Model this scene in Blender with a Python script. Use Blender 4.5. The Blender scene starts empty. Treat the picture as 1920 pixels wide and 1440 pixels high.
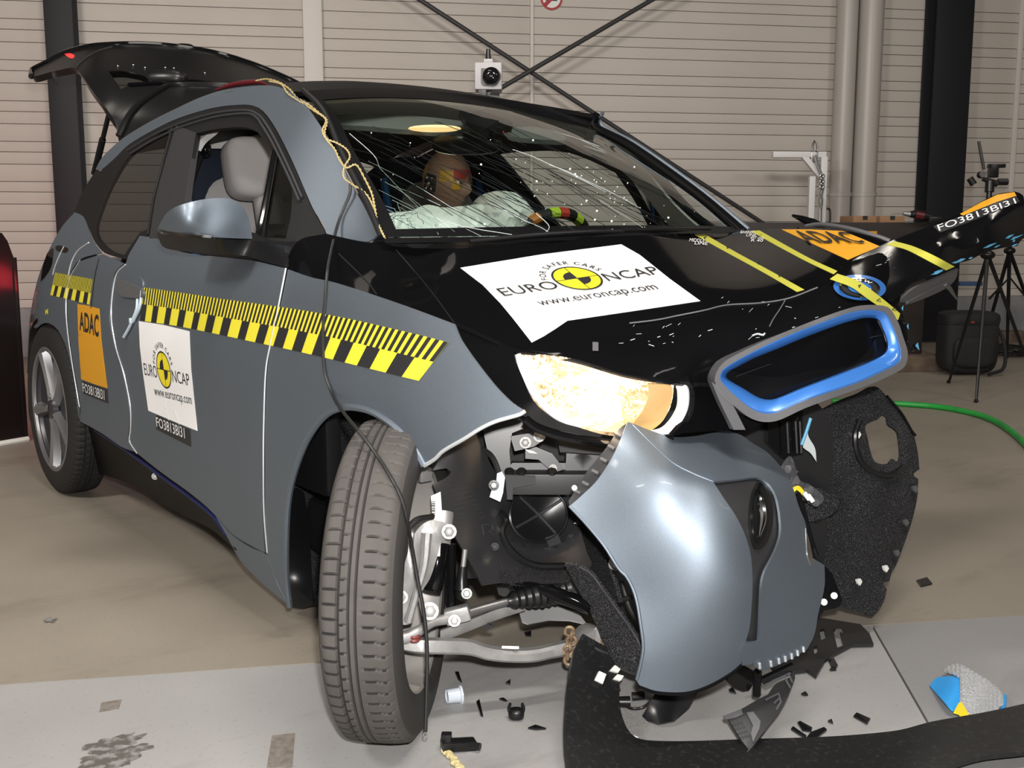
import bpy, bmesh, math, random
import numpy as np
from mathutils import Vector, Matrix
from mathutils.geometry import delaunay_2d_cdt
random.seed(7); RNG = np.random.default_rng(5)
PI = math.pi
SC = bpy.context.scene
COL = SC.collection

# ------------------------------------------------------------------ camera
# world frame = car frame: +X car forwards, +Y car's left, Z up, front axle at x = 0
FPX, TILT, YAW, CPOS = 2050.0, math.radians(8.3), math.radians(37.5), np.array([1.992, -2.018, 1.08])
R_ = np.array([math.sin(YAW), math.cos(YAW), 0.0]); FH = np.array([-math.cos(YAW), math.sin(YAW), 0.0]); UPZ = np.array([0, 0, 1.0])
F_ = FH * math.cos(TILT) - UPZ * math.sin(TILT); U_ = FH * math.sin(TILT) + UPZ * math.cos(TILT)
cd = bpy.data.cameras.new('camera'); cam = bpy.data.objects.new('camera', cd); COL.objects.link(cam)
cd.sensor_fit = 'HORIZONTAL'; cd.sensor_width = 36.0; cd.lens = 36.0 * FPX / 1920.0; cd.clip_start = 0.05
cam.matrix_world = Matrix(((R_[0], U_[0], -F_[0], CPOS[0]), (R_[1], U_[1], -F_[1], CPOS[1]), (R_[2], U_[2], -F_[2], CPOS[2]), (0, 0, 0, 1)))
SC.camera = cam
# ------------------------------------------------------------------ light
SC.view_settings.view_transform = 'Standard'; SC.view_settings.look = 'None'
SC.view_settings.gamma = 1.0; SC.view_settings.use_curve_mapping = False
SC.view_settings.exposure = 0.0
w = bpy.data.worlds.new('hall_world'); SC.world = w; w.use_nodes = True
w.node_tree.nodes['Background'].inputs[0].default_value = (0.9, 0.92, 1.0, 1)
w.node_tree.nodes['Background'].inputs[1].default_value = 0.05
def lamp(name, kind, loc, energy, color=(1, 1, 1), **kw):
    d = bpy.data.lights.new(name, kind); d.energy = energy; d.color = color
    for k, v in kw.items(): setattr(d, k, v)
    o = bpy.data.objects.new(name, d); COL.objects.link(o); o.location = loc
    return o
# the photographer's flash, just above the lens
fl = CPOS + U_ * 0.11 + R_ * 0.03
lamp('camera_flash', 'POINT', tuple(fl), 365.0, (1.0, 0.97, 0.94), shadow_soft_size=0.025)
# hall lamps under the ceiling
WD = FH * math.cos(math.radians(10)) - R_ * math.sin(math.radians(10))     # into the back wall
WU = R_ * math.cos(math.radians(10)) + FH * math.sin(math.radians(10))     # along the back wall, to the right
WP = CPOS * np.array([1, 1, 0]) + R_ * 4.86 + FH * 10.55                     # a point at the wall's foot
def room(u, n, z):            # u along the wall (0 in front of the camera), n metres in front of the wall
    o = WP + WU * (u - 4.9) - WD * n
    return np.array([o[0], o[1], z])
AIM = WD * math.cos(math.radians(8)) - UPZ * math.sin(math.radians(8))
for uu, nn, e in ((-5.0, 9.0, 290), (-1.0, 9.0, 210), (3.5, 9.0, 55)):       # floodlights washing the back wall
    l = lamp('hall_floodlight', 'AREA', tuple(room(uu, nn, 3.9)), e, (1.0, 0.94, 0.87), shape='RECTANGLE', size=1.6, size_y=0.4)
    l.rotation_euler = Matrix((tuple(WU), tuple(np.cross(-AIM, WU)), tuple(-AIM))).transposed().to_euler()
for uu, nn, e in ((-2.0, 5.0, 18), (3.2, 4.0, 26)):
    l = lamp('hall_lamp', 'AREA', tuple(room(uu, nn, 4.1)), e, (1.0, 0.92, 0.82), shape='RECTANGLE', size=1.8, size_y=0.4)


# ------------------------------------------------------------------ projection helpers (pixels of the 1920 x 1440 photograph)
def ray(px, py): return F_ + (px - 960.0) / FPX * R_ - (py - 720.0) / FPX * U_
def PZ(px, py, Z): return CPOS + ray(px, py) * Z
def PA(px, py, ax, v):
    d = ray(px, py); return CPOS + d * ((v - CPOS[ax]) / d[ax])
def PF(px, py, z=0.0): return PA(px, py, 2, z)
def proj(P):
    d = np.asarray(P, float) - CPOS; z = d @ F_
    return np.array([960 + FPX * (d @ R_) / z, 720 - FPX * (d @ U_) / z, z])
class TPS:                     # smooth surface through points, interpolating inverse depth
    def __init__(s, pts, reg=0.0):
        q = [proj(p) for p in pts]; s.xy = np.array([[a[0], a[1]] for a in q]) / 300.0; v = np.array([1 / a[2] for a in q])
        n = len(q); K = s.k(s.xy[:, None] - s.xy[None]) + reg * np.eye(n)
        A = np.zeros((n + 3, n + 3)); A[:n, :n] = K; A[:n, n] = 1; A[:n, n + 1:] = s.xy; A[n, :n] = 1; A[n + 1:, :n] = s.xy.T
        s.w = np.linalg.solve(A, np.concatenate([v, np.zeros(3)]))
    @staticmethod
    def k(d):
        r2 = (d ** 2).sum(-1); return np.where(r2 > 1e-12, r2 * np.log(np.maximum(r2, 1e-12)), 0.0)
    def __call__(s, px, py):
        p = np.array([px, py]) / 300.0; n = len(s.xy)
        iz = s.k(p[None] - s.xy) @ s.w[:n] + s.w[n] + s.w[n + 1:] @ p
        return PZ(px, py, 1.0 / max(iz, 0.02))
def ctl(*L):                   # control points: (px, py, 'x'|'y'|'z'|'Z', value)
    out = []
    for a, b, k, v in L:
        out.append(PZ(a, b, v) if k == 'Z' else PA(a, b, 'xyz'.index(k), v))
    return out
def tps(*L, reg=0.0): return TPS(ctl(*L), reg)
def back(f, d):                # the same surface pushed d metres away from the lens
    def g(px, py):
        P = f(px, py); v = P - CPOS; return P + v / np.linalg.norm(v) * d
    return g

# ------------------------------------------------------------------ materials
MATS = {}
def mat(name, col, rough=0.5, metal=0.0, coat=0.0, spec=0.5, noise=None, bump=None, emit=None, strength=0.0, coat_rough=0.03, **kw):
    m = bpy.data.materials.new(name); m.use_nodes = True; nt = m.node_tree; b = nt.nodes['Principled BSDF']
    b.inputs['Base Color'].default_value = (*col, 1); b.inputs['Roughness'].default_value = rough; b.inputs['Metallic'].default_value = metal
    b.inputs['Coat Weight'].default_value = coat; b.inputs['Coat Roughness'].default_value = coat_rough
    b.inputs['Specular IOR Level'].default_value = spec
    if emit: b.inputs['Emission Color'].default_value = (*emit, 1); b.inputs['Emission Strength'].default_value = strength
    tc = nt.nodes.new('ShaderNodeTexCoord')
    if noise:                  # (scale, second colour, contrast lo, hi[, detail])
        n = nt.nodes.new('ShaderNodeTexNoise'); n.inputs['Scale'].default_value = noise[0]; n.inputs['Detail'].default_value = noise[4] if len(noise) > 4 else 4
        nt.links.new(tc.outputs['Object'], n.inputs['Vector'])
        r = nt.nodes.new('ShaderNodeMapRange'); r.inputs['From Min'].default_value = noise[2]; r.inputs['From Max'].default_value = noise[3]
        nt.links.new(n.outputs['Fac'], r.inputs['Value'])
        mx = nt.nodes.new('ShaderNodeMix'); mx.data_type = 'RGBA'; mx.inputs['A'].default_value = (*col, 1); mx.inputs['B'].default_value = (*noise[1], 1)
        nt.links.new(r.outputs['Result'], mx.inputs['Factor']); nt.links.new(mx.outputs['Result'], b.inputs['Base Color'])
    if bump:                   # (scale, strength, distance)
        n = nt.nodes.new('ShaderNodeTexNoise'); n.inputs['Scale'].default_value = bump[0]; n.inputs['Detail'].default_value = 3
        nt.links.new(tc.outputs['Object'], n.inputs['Vector'])
        bm = nt.nodes.new('ShaderNodeBump'); bm.inputs['Strength'].default_value = bump[1]; bm.inputs['Distance'].default_value = bump[2]
        nt.links.new(n.outputs['Fac'], bm.inputs['Height']); nt.links.new(bm.outputs['Normal'], b.inputs['Normal'])
    MATS[name] = m
    return m
def glass(name, tint, ior=1.5, rough=0.01):
    m = bpy.data.materials.new(name); m.use_nodes = True; nt = m.node_tree; nt.nodes.clear()
    o = nt.nodes.new('ShaderNodeOutputMaterial'); mx = nt.nodes.new('ShaderNodeMixShader'); t = nt.nodes.new('ShaderNodeBsdfTransparent'); g = nt.nodes.new('ShaderNodeBsdfGlossy')
    f = nt.nodes.new('ShaderNodeFresnel'); f.inputs['IOR'].default_value = ior
    t.inputs[0].default_value = (*tint, 1); g.inputs['Roughness'].default_value = rough; g.inputs['Color'].default_value = (1, 1, 1, 1)
    nt.links.new(f.outputs[0], mx.inputs[0]); nt.links.new(t.outputs[0], mx.inputs[1]); nt.links.new(g.outputs[0], mx.inputs[2]); nt.links.new(mx.outputs[0], o.inputs[0])
    MATS[name] = m; return m
M = MATS
mat('silver_paint', (0.185, 0.222, 0.265), 0.56, 0.93, 0.06, noise=(900, (0.235, 0.275, 0.32), 0.35, 0.65, 2), coat_rough=0.06)
mat('gloss_black', (0.004, 0.004, 0.0045), 0.07, 0.0, 0.0, spec=0.3)
mat('wing_black', (0.004, 0.004, 0.0045), 0.10, spec=0.10)
mat('roof_black', (0.004, 0.004, 0.0045), 0.45, spec=0.1)
mat('hood_black', (0.0035, 0.0035, 0.004), 0.07, spec=0.018)
mat('rubber_dark', (0.020, 0.0195, 0.0195), 0.7, spec=0.25, bump=(700, 0.15, 0.0005))
mat('liner_black', (0.018, 0.018, 0.019), 0.28, spec=0.5)
mat('flat_yellow', (0.43, 0.42, 0.05), 0.6)
mat('gaiter_red', (0.16, 0.03, 0.025), 0.5)
mat('shield_metal', (0.42, 0.42, 0.42), 0.5, 0.3)
mat('black_plastic', (0.016, 0.016, 0.017), 0.42, bump=(500, 0.15, 0.0006))
mat('grained_plastic', (0.020, 0.020, 0.021), 0.5, bump=(900, 0.3, 0.0006))
mat('satin_black', (0.008, 0.008, 0.0085), 0.32, spec=0.35)
mat('grey_plastic', (0.085, 0.085, 0.09), 0.5)
mat('felt', (0.014, 0.014, 0.015), 0.95, spec=0.1, noise=(420, (0.14, 0.14, 0.145), 0.50, 0.76), bump=(350, 0.8, 0.003))
mat('rubber', (0.058, 0.053, 0.050), 0.72, spec=0.3, noise=(14, (0.075, 0.069, 0.064), 0.3, 0.7), bump=(700, 0.15, 0.0005))
mat('seal_rubber', (0.009, 0.009, 0.0095), 0.55, spec=0.25)
mat('trim_grey', (0.030, 0.030, 0.032), 0.6, spec=0.25)
mat('aluminium', (0.42, 0.415, 0.41), 0.45, 0.6, noise=(25, (0.32, 0.315, 0.31), 0.35, 0.7), bump=(120, 0.2, 0.002))
mat('alloy', (0.26, 0.26, 0.27), 0.38, 0.7)
mat('alloy_dark', (0.045, 0.045, 0.05), 0.35, 0.3)
mat('barrel', (0.36, 0.345, 0.33), 0.45, 0.3, noise=(6, (0.34, 0.31, 0.28), 0.4, 0.7))
mat('steel', (0.35, 0.35, 0.35), 0.35, 0.9)
mat('zinc', (0.24, 0.24, 0.235), 0.5, 0.5)
mat('rust', (0.16, 0.10, 0.06), 0.6, 0.4, noise=(80, (0.30, 0.22, 0.14), 0.4, 0.6))
mat('chrome', (0.82, 0.82, 0.83), 0.10, 1.0)
mat('satin_chrome', (0.36, 0.36, 0.38), 0.27, 0.8)
mat('accent_blue', (0.038, 0.155, 0.47), 0.30, 0.2, 0.5)
mat('scratch_blue', (0.10, 0.38, 0.60), 0.5)
mat('sill_blue', (0.006, 0.012, 0.08), 0.4)
mat('white_sheet', (0.80, 0.80, 0.80), 0.55)
mat('ink', (0.012, 0.012, 0.013), 0.6)
mat('white_ink', (0.75, 0.75, 0.75), 0.6)
mat('tape_yellow', (0.72, 0.64, 0.035), 0.55)
mat('logo_yellow', (0.78, 0.66, 0.02), 0.5)
mat('label_orange', (0.62, 0.29, 0.012), 0.55)
mat('label_black', (0.02, 0.02, 0.021), 0.5)
mat('roundel_blue', (0.03, 0.18, 0.55), 0.2, 0.1, 0.8)
mat('roundel_white', (0.75, 0.76, 0.78), 0.2, 0.0, 0.8)
mat('red_plastic', (0.20, 0.02, 0.018), 0.4)
mat('clear_white', (0.80, 0.80, 0.78), 0.35)
mat('clip_white', (0.78, 0.79, 0.74), 0.5)
mat('wire_yellow', (0.40, 0.32, 0.14), 0.6)
mat('bright_yellow', (0.80, 0.62, 0.02), 0.5)
mat('cable_black', (0.012, 0.012, 0.012), 0.45)
mat('cable_tie', (0.50, 0.60, 0.68), 0.35)
mat('airbag_cloth', (0.80, 0.82, 0.80), 0.85, spec=0.2, bump=(60, 0.35, 0.01))
mat('seat_grey', (0.34, 0.325, 0.32), 0.9, spec=0.1, bump=(500, 0.3, 0.001))
mat('seat_navy', (0.014, 0.018, 0.03), 0.85, spec=0.2)
mat('seat_blue', (0.02, 0.17, 0.52), 0.6)
mat('visor_grey', (0.20, 0.20, 0.195), 0.9, spec=0.1)
mat('headliner', (0.55, 0.54, 0.53), 0.9, spec=0.1)
mat('dummy_skin', (0.33, 0.20, 0.15), 0.5)
mat('dummy_yellow', (0.55, 0.33, 0.03), 0.5)
mat('dummy_red', (0.42, 0.05, 0.05), 0.5)
mat('dummy_shirt', (0.55, 0.53, 0.50), 0.9)
mat('tape_red', (0.65, 0.06, 0.04), 0.5)
mat('tape_lime', (0.55, 0.75, 0.05), 0.5)
mat('tape_orange', (0.55, 0.18, 0.03), 0.5)
mat('crack_dark', (0.012, 0.014, 0.014), 1.0, spec=0.0)
mat('crack_white', (0.42, 0.46, 0.46), 0.5)
mat('dome_lamp', (0.9, 0.8, 0.6), 0.5, emit=(1.0, 0.62, 0.25), strength=1.6)
mat('tail_red', (0.5, 0.01, 0.01), 0.3, emit=(1.0, 0.03, 0.03), strength=1.4)
glass('windshield_glass', (0.70, 0.78, 0.74), ior=1.28)
glass('side_glass', (0.15, 0.17, 0.165), ior=1.4)
glass('clear_lens', (0.92, 0.92, 0.92))
mat('dark_glass', (0.004, 0.005, 0.005), 0.04, spec=0.6)
mat('block_dark', (0.022, 0.018, 0.017), 0.55, noise=(3, (0.035, 0.028, 0.026), 0.35, 0.7))
mat('wood_rough', (0.10, 0.07, 0.05), 0.8, noise=(12, (0.16, 0.12, 0.09), 0.35, 0.7))
mat('cardboard', (0.30, 0.17, 0.09), 0.85)
mat('frame_white', (0.70, 0.70, 0.70), 0.4)
mat('bag_black', (0.008, 0.008, 0.009), 0.8, bump=(90, 0.5, 0.004))
mat('hose_green', (0.015, 0.32, 0.045), 0.4, noise=(9, (0.02, 0.24, 0.04), 0.4, 0.6))
mat('machine_black', (0.010, 0.007, 0.007), 0.28, bump=(3, 0.2, 0.01))
mat('steel_blue', (0.03, 0.07, 0.17), 0.5)
mat('foil_blue', (0.03, 0.33, 0.78), 0.4)
mat('foil_silver', (0.75, 0.77, 0.80), 0.3, 0.55, bump=(160, 0.9, 0.006))
mat('shard_black', (0.008, 0.008, 0.009), 0.25)
mat('white_box', (0.36, 0.35, 0.36), 0.5)
mat('lens_black', (0.006, 0.006, 0.007), 0.08)
mat('clear_plastic', (0.55, 0.60, 0.66), 0.15, spec=0.6)
mat('foam_straw', (0.52, 0.44, 0.22), 0.9)
mat('grit', (0.12, 0.11, 0.10), 0.9)
# ------------------------------------------------------------------ object helpers
def root_loc(o):
    while o.parent: o = o.parent
    return np.array(o.location)
def mesh_of(name, V, Fc, m=None, smooth=True, angle=35):
    me = bpy.data.meshes.new(name); me.from_pydata([tuple(map(float, v)) for v in V], [], Fc); me.update()
    if m:
        for q in (m if isinstance(m, list) else [m]): me.materials.append(M[q])
    if smooth:
        me.polygons.foreach_set('use_smooth', [True] * len(me.polygons))
        if angle: me.set_sharp_from_angle(angle=math.radians(angle))
    return me
def obj(name, g, m, parent=None, label=None, smooth=True, angle=35, kind=None, mi=None):
    V, Fc = g
    V = np.asarray(V, float)
    if parent is not None: V = V - root_loc(parent)
    me = mesh_of(name, V, Fc, m, smooth, angle)
    if mi is not None: me.polygons.foreach_set('material_index', mi)
    o = bpy.data.objects.new(name, me); COL.objects.link(o); o.parent = parent
    if label: o['label'] = label
    if kind: o['kind'] = kind
    return o
def thing(name, label, cat, loc=(0, 0, 0), group=None, kind=None):
    o = bpy.data.objects.new(name, None); COL.objects.link(o); o.location = [float(a) for a in loc]; o.empty_display_size = 0.1
    o['label'] = label; o['category'] = cat
    if group: o['group'] = group
    if kind: o['kind'] = kind
    return o
def solo(name, g, m, label, cat, group=None, kind=None, loc=None, **kw):   # a thing that is one mesh, origin at its base centre
    V = np.asarray(g[0], float)
    if loc is None: loc = np.array([*(V.min(0) + V.max(0))[:2] / 2, V[:, 2].min()])
    o = obj(name, (V - loc, g[1]), m, **kw); o.location = [float(a) for a in loc]
    if label: o['label'] = label
    if cat: o['category'] = cat
    if group: o['group'] = group
    if kind: o['kind'] = kind
    return o
def join(*gs):
    V, Fc = [], []
    for v, f in gs:
        n = len(V); V += [tuple(a) for a in np.asarray(v, float)]; Fc += [[i + n for i in q] for q in f]
    return V, Fc
# ------------------------------------------------------------------ curves and outlines
def cr(P, n=6, closed=False):   # Catmull-Rom through points of any dimension
    P = [np.asarray(p, float) for p in P]; k = len(P); out = []
    if k == 2 and not closed: return [P[0] + (P[1] - P[0]) * i / n for i in range(n + 1)]
    for i in range(k if closed else k - 1):
        if closed: a, b, c, d = P[i - 1], P[i], P[(i + 1) % k], P[(i + 2) % k]
        else: b, c = P[i], P[i + 1]; a = P[i - 1] if i else 2 * b - c; d = P[i + 2] if i + 2 < k else 2 * c - b
        for j in range(n):
            t = j / n; out.append(0.5 * (2 * b + (c - a) * t + (2 * a - 5 * b + 4 * c - d) * t * t + (3 * b - a - 3 * c + d) * t ** 3))
    if not closed: out.append(P[-1])
    return out
def outline(pts, step=9.0):     # points with a third entry are corners; the rest is rounded
    k = len(pts); P = [np.array(p[:2], float) for p in pts]; cor = [len(p) > 2 for p in pts]; out = []
    for i in range(k):
        b, c = P[i], P[(i + 1) % k]
        a = P[i - 1] if not cor[i] else 2 * b - c
        d = P[(i + 2) % k] if not cor[(i + 1) % k] else 2 * c - b
        # keep the tangents from overshooting on uneven spacing
        L = np.linalg.norm(c - b)
        m1 = (c - a) / 2; m2 = (d - b) / 2
        for mm in (m1, m2):
            l = np.linalg.norm(mm)
            if l > L: mm *= L / l
        n = max(1, int(L / step))
        for j in range(n):
            t = j / n; h = 2 * t ** 3 - 3 * t * t
            out.append((h + 1) * b + (t ** 3 - 2 * t * t + t) * m1 - h * c + (t ** 3 - t * t) * m2)
    return np.array(out)
def corners(pts): return [(*p, 1) for p in pts]
def inside(P, poly):
    x, y = P[:, 0], P[:, 1]; r = np.zeros(len(P), bool); n = len(poly); j = n - 1
    for i in range(n):
        xi, yi = poly[i]; xj, yj = poly[j]
        if yi != yj:
            c = ((yi > y) != (yj > y)) & (x < (xj - xi) * (y - yi) / (yj - yi) + xi); r ^= c
        j = i
    return r
def fill2d(out, holes=(), step=16.0):
    loops = [np.asarray(out)] + [np.asarray(h) for h in holes]
    lo, hi = loops[0].min(0), loops[0].max(0)
    gx, gy = np.meshgrid(np.arange(lo[0] + step * .5, hi[0], step), np.arange(lo[1] + step * .5, hi[1], step)); gx[1::2] += step * .5
    G = np.stack([gx.ravel(), gy.ravel()], 1)
    if len(G):
        k = inside(G, loops[0])
        for h in loops[1:]: k &= ~inside(G, h)
        B = np.concatenate(loops)
        G = G[k]
        if len(G): G = G[np.array([((B - g) ** 2).sum(1).min() > (step * .42) ** 2 for g in G])]
    V = np.concatenate(loops + [G]) if len(G) else np.concatenate(loops)
    E = []; n = 0
    for l in loops:
        E += [(n + i, n + (i + 1) % len(l)) for i in range(len(l))]; n += len(l)
    r = delaunay_2d_cdt([Vector(v) for v in V], E, [], 0, 1e-4)
    V2 = np.array([[v.x, v.y] for v in r[0]]); T = [list(f) for f in r[2] if len(f) == 3]
    C = np.array([V2[t].mean(0) for t in T]); k = inside(C, loops[0])
    for h in loops[1:]: k &= ~inside(C, h)
    return V2, [T[i] for i in range(len(T)) if k[i]]
def shell(V, T, th, toward=None):   # give a surface thickness, away from the lens side
    V = np.asarray(V, float); N = np.zeros_like(V); A = np.array(T)
    n = np.cross(V[A[:, 1]] - V[A[:, 0]], V[A[:, 2]] - V[A[:, 0]])
    c = CPOS if toward is None else np.asarray(toward, float)
    if ((c - V[A].mean(1)) * n).sum() < 0: T = [t[::-1] for t in T]; n = -n; A = np.array(T)
    for k in range(3): np.add.at(N, A[:, k], n)
    N /= np.maximum(np.linalg.norm(N, axis=1), 1e-12)[:, None]
    if th == 0: return V.tolist(), T
    m = len(V); B = V - N * th; Fc = [list(t) for t in T] + [[q + m for q in t[::-1]] for t in T]
    ed = {}
    for t in T:
        for i in range(3):
            a, b = t[i], t[(i + 1) % 3]
            if (b, a) in ed: del ed[(b, a)]
            else: ed[(a, b)] = 1
    for a, b in ed: Fc.append([b, a, a + m, b + m])
    return np.concatenate([V, B]).tolist(), Fc
def panel(pts, surf, th=0.004, step=15.0, holes=(), smooth=True, bump=None):
    o = outline(pts, step * .6) if smooth else outline(corners(pts), step * .6)
    hs = [outline(h, step * .6) for h in holes]
    V2, T = fill2d(o, hs, step)
    V = [surf(a, b) for a, b in V2]
    if bump is not None: V = [p + (CPOS - p) / np.linalg.norm(CPOS - p) * bump(a, b) for p, (a, b) in zip(V, V2)]
    return shell(V, T, th)
def lift(surf, d):
    def g(px, py):
        P = surf(px, py); v = CPOS - P; return P + v / np.linalg.norm(v) * d
    return g
def resample(P, n):
    P = np.array(P, float); L = np.concatenate([[0], np.cumsum(np.linalg.norm(np.diff(P, axis=0), axis=1))]); t = np.linspace(0, L[-1], n)
    return np.stack([np.interp(t, L, P[:, k]) for k in range(P.shape[1])], 1)
def grid(rows):                  # faces over a grid of points
    V = [p for r in rows for p in r]; n = len(rows[0])
    return V, [[i * n + j, i * n + j + 1, (i + 1) * n + j + 1, (i + 1) * n + j] for i in range(len(rows) - 1) for j in range(n - 1)]
def tri(Fc):
    out = []
    for f in Fc: out += [[f[0], f[i], f[i + 1]] for i in range(1, len(f) - 1)]
    return out
def strip(A, B, surf, th=0.0006, na=24, nb=4, smooth=True):   # a band between two pixel polylines laid on a surface
    A = resample(cr(A, 8) if smooth else A, na); B = resample(cr(B, 8) if smooth else B, na)
    V, Fc = grid([[surf(*(A[i] * (1 - j / nb) + B[i] * j / nb)) for i in range(na)] for j in range(nb + 1)])
    return shell(V, tri(Fc), th)
# ------------------------------------------------------------------ solids
def tube(P, r, n=10, sub=5, closed=False, caps=True):
    rad = r if hasattr(r, '__len__') else None
    Q = [np.append(np.asarray(p, float), (rad[i] if rad is not None else r)) for i, p in enumerate(P)]
    Q = np.array(cr(Q, sub, closed)) if sub > 1 and len(Q) > 2 else np.array(Q)
    C, Rr = Q[:, :3], Q[:, 3]; k = len(C)
    T = np.array([C[(i + 1) % k] - C[i - 1] for i in range(k)]) if closed else np.gradient(C, axis=0)
    T /= np.maximum(np.linalg.norm(T, axis=1), 1e-9)[:, None]
    a = np.array([0, 0, 1.0]) if abs(T[0][2]) < .9 else np.array([1.0, 0, 0]); V = []
    u = np.cross(T[0], a); u /= np.linalg.norm(u)
    for i in range(k):
        u = u - T[i] * (u @ T[i]); u /= np.linalg.norm(u); v = np.cross(T[i], u)
        for j in range(n):
            t = 2 * PI * j / n; V.append(C[i] + (u * math.cos(t) + v * math.sin(t)) * max(Rr[i], 1e-5))
    Fc = []
    for i in range(k if closed else k - 1):
        for j in range(n):
            p, q = i * n, ((i + 1) % k) * n; Fc.append([p + j, q + j, q + (j + 1) % n, p + (j + 1) % n])
    if caps and not closed: Fc += [list(range(n)), list(range((k - 1) * n, k * n))[::-1]]
    return V, Fc
def frame(axis, up=(0, 0, 1)):
    a = np.asarray(axis, float); a = a / np.linalg.norm(a); u = np.asarray(up, float)
    if abs(u @ a) > .98: u = np.array([1.0, 0, 0])
    x = np.cross(u, a); x /= np.linalg.norm(x); return x, np.cross(a, x), a
def lathe(prof, c, axis, n=32, up=(0, 0, 1), closed=False):     # profile of (radius, along)
    x, y, a = frame(axis, up); c = np.asarray(c, float); V = []; k = len(prof)
    for r, h in prof:
        for j in range(n):
            t = 2 * PI * j / n; V.append(c + a * h + (x * math.cos(t) + y * math.sin(t)) * max(r, 1e-5))
    Fc = [[i % k * n + j, i % k * n + (j + 1) % n, (i + 1) % k * n + (j + 1) % n, (i + 1) % k * n + j] for i in range(k if closed else k - 1) for j in range(n)]
    return V, Fc
def box(c, s, ax=None, bev=0.0):       # c centre, s full sizes, ax = three axis vectors
    X = np.array(ax if ax is not None else np.eye(3), float); c = np.asarray(c, float); h = np.asarray(s, float) / 2
    bm = bmesh.new(); bmesh.ops.create_cube(bm, size=1.0)
    for v in bm.verts: v.co = Vector([v.co[k] * 2 * h[k] for k in range(3)])
    if bev > 0: bmesh.ops.bevel(bm, geom=list(bm.edges), offset=bev, segments=2, affect='EDGES', profile=0.6)
    bm.verts.ensure_lookup_table(); V = [c + X[0] * v.co[0] + X[1] * v.co[1] + X[2] * v.co[2] for v in bm.verts]; Fc = [[v.index for v in f.verts] for f in bm.faces]
    bm.free(); return V, Fc
def ball(c, s, ax=None, nu=20, nv=14, p=1.0):    # (super)ellipsoid with radii s
    X = np.array(ax if ax is not None else np.eye(3), float); c = np.asarray(c, float); V = []; Fc = []
    sg = lambda v: math.copysign(abs(v) ** p, v)
    for i in range(nv + 1):
        f = -PI / 2 + PI * i / nv
        for j in range(nu):
            t = 2 * PI * j / nu; q = (sg(math.cos(f)) * sg(math.cos(t)) * s[0], sg(math.cos(f)) * sg(math.sin(t)) * s[1], sg(math.sin(f)) * s[2])
            V.append(c + X[0] * q[0] + X[1] * q[1] + X[2] * q[2])
    for i in range(nv):
        for j in range(nu): Fc.append([i * nu + j, i * nu + (j + 1) % nu, (i + 1) * nu + (j + 1) % nu, (i + 1) * nu + j])
    return V, Fc
def prism(P, d):                 # closed 3-D polygon extruded along d
    P = [np.asarray(p, float) for p in P]; n = len(P); d = np.asarray(d, float); V = P + [p + d for p in P]
    nrm = sum(np.cross(P[i] - P[0], P[(i + 1) % n] - P[0]) for i in range(n)); fl = nrm @ d > 0
    a = list(range(n)); b = [i + n for i in range(n)]
    Fc = [a[::-1] if fl else a, b if fl else b[::-1]]
    for i in range(n):
        q = [i, (i + 1) % n, (i + 1) % n + n, i + n]; Fc.append(q if fl else q[::-1])
    return V, Fc
def slab(pts, Z, th, smooth=False):   # a flat plate seen face-on: pixel outline at depth Z (number or function) with thickness away from the lens
    f = Z if callable(Z) else (lambda a, b: PZ(a, b, Z))
    return panel(pts if smooth else corners(pts), f, th, 22.0)
def bolt(P, r=0.009, axis=None, h=0.007):
    a = (CPOS - np.asarray(P)) if axis is None else axis
    return join(lathe([(1e-4, 0), (r * 1.45, 0), (r * 1.45, h * .25), (r, h * .3)], P, a, 14), lathe([(r, 0), (r, h), (r * .8, h * 1.15), (1e-4, h * 1.15)], P, a, 6))
def mirror_y(g): return [(v[0], -v[1], v[2]) for v in g[0]], [f[::-1] for f in g[1]]
# ------------------------------------------------------------------ lettering
_tc = {}
def glyphs(s, bold=0.0):
    if (s, bold) in _tc: return _tc[s, bold]
    cu = bpy.data.curves.new('t', 'FONT'); cu.body = s; cu.resolution_u = 3; cu.fill_mode = 'BOTH'; cu.offset = bold
    o = bpy.data.objects.new('t', cu); me = bpy.data.meshes.new_from_object(o)
    V = np.array([[v.co.x, v.co.y] for v in me.vertices]); Fc = [list(p.vertices) for p in me.polygons]
    bpy.data.objects.remove(o); bpy.data.curves.remove(cu); bpy.data.meshes.remove(me)
    _tc[s, bold] = (V, Fc); return V, Fc
def text(s, box_, mp, bold=0.0, fit=True):      # lettering stretched into box_ = (a0, b0, a1, b1) of a mapping (a, b) -> 3-D point
    V, Fc = glyphs(s, bold); lo, hi = V.min(0), V.max(0); a0, b0, a1, b1 = box_
    U = [(a0 + (v[0] - lo[0]) / (hi[0] - lo[0]) * (a1 - a0), b0 + (v[1] - lo[1]) / max(hi[1] - lo[1], 1e-6) * (b1 - b0)) for v in V]
    W3 = [mp(*u) for u in U]
    return W3, [list(f) for f in Fc]
def arc_text(s, r, t0, t1, h, mp):              # letters on an arc, angles in degrees, baseline radius r
    adv = []; x = 0
    for ch in s:
        wd = 0.32 if ch == ' ' else (lambda g: g[0][:, 0].max())(glyphs(ch, .014)) + 0.10
        adv.append((x, wd)); x += wd
    gs = []
    for ch, (a, wd) in zip(s, adv):
        if ch == ' ': continue
        V, Fc = glyphs(ch, .014); t = math.radians(t0 + (t1 - t0) * (a + wd / 2) / x); sc = h / 0.70; k = abs(math.radians(t1 - t0)) * r / x
        u = np.array([math.sin(t), -math.cos(t)]); o = np.array([math.cos(t), math.sin(t)])
        W = [o * (r + v[1] * sc) + u * ((v[0] - wd / 2) * k) for v in V]
        gs.append(([mp(*p) for p in W], [list(f) for f in Fc]))
    return join(*gs)
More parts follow.
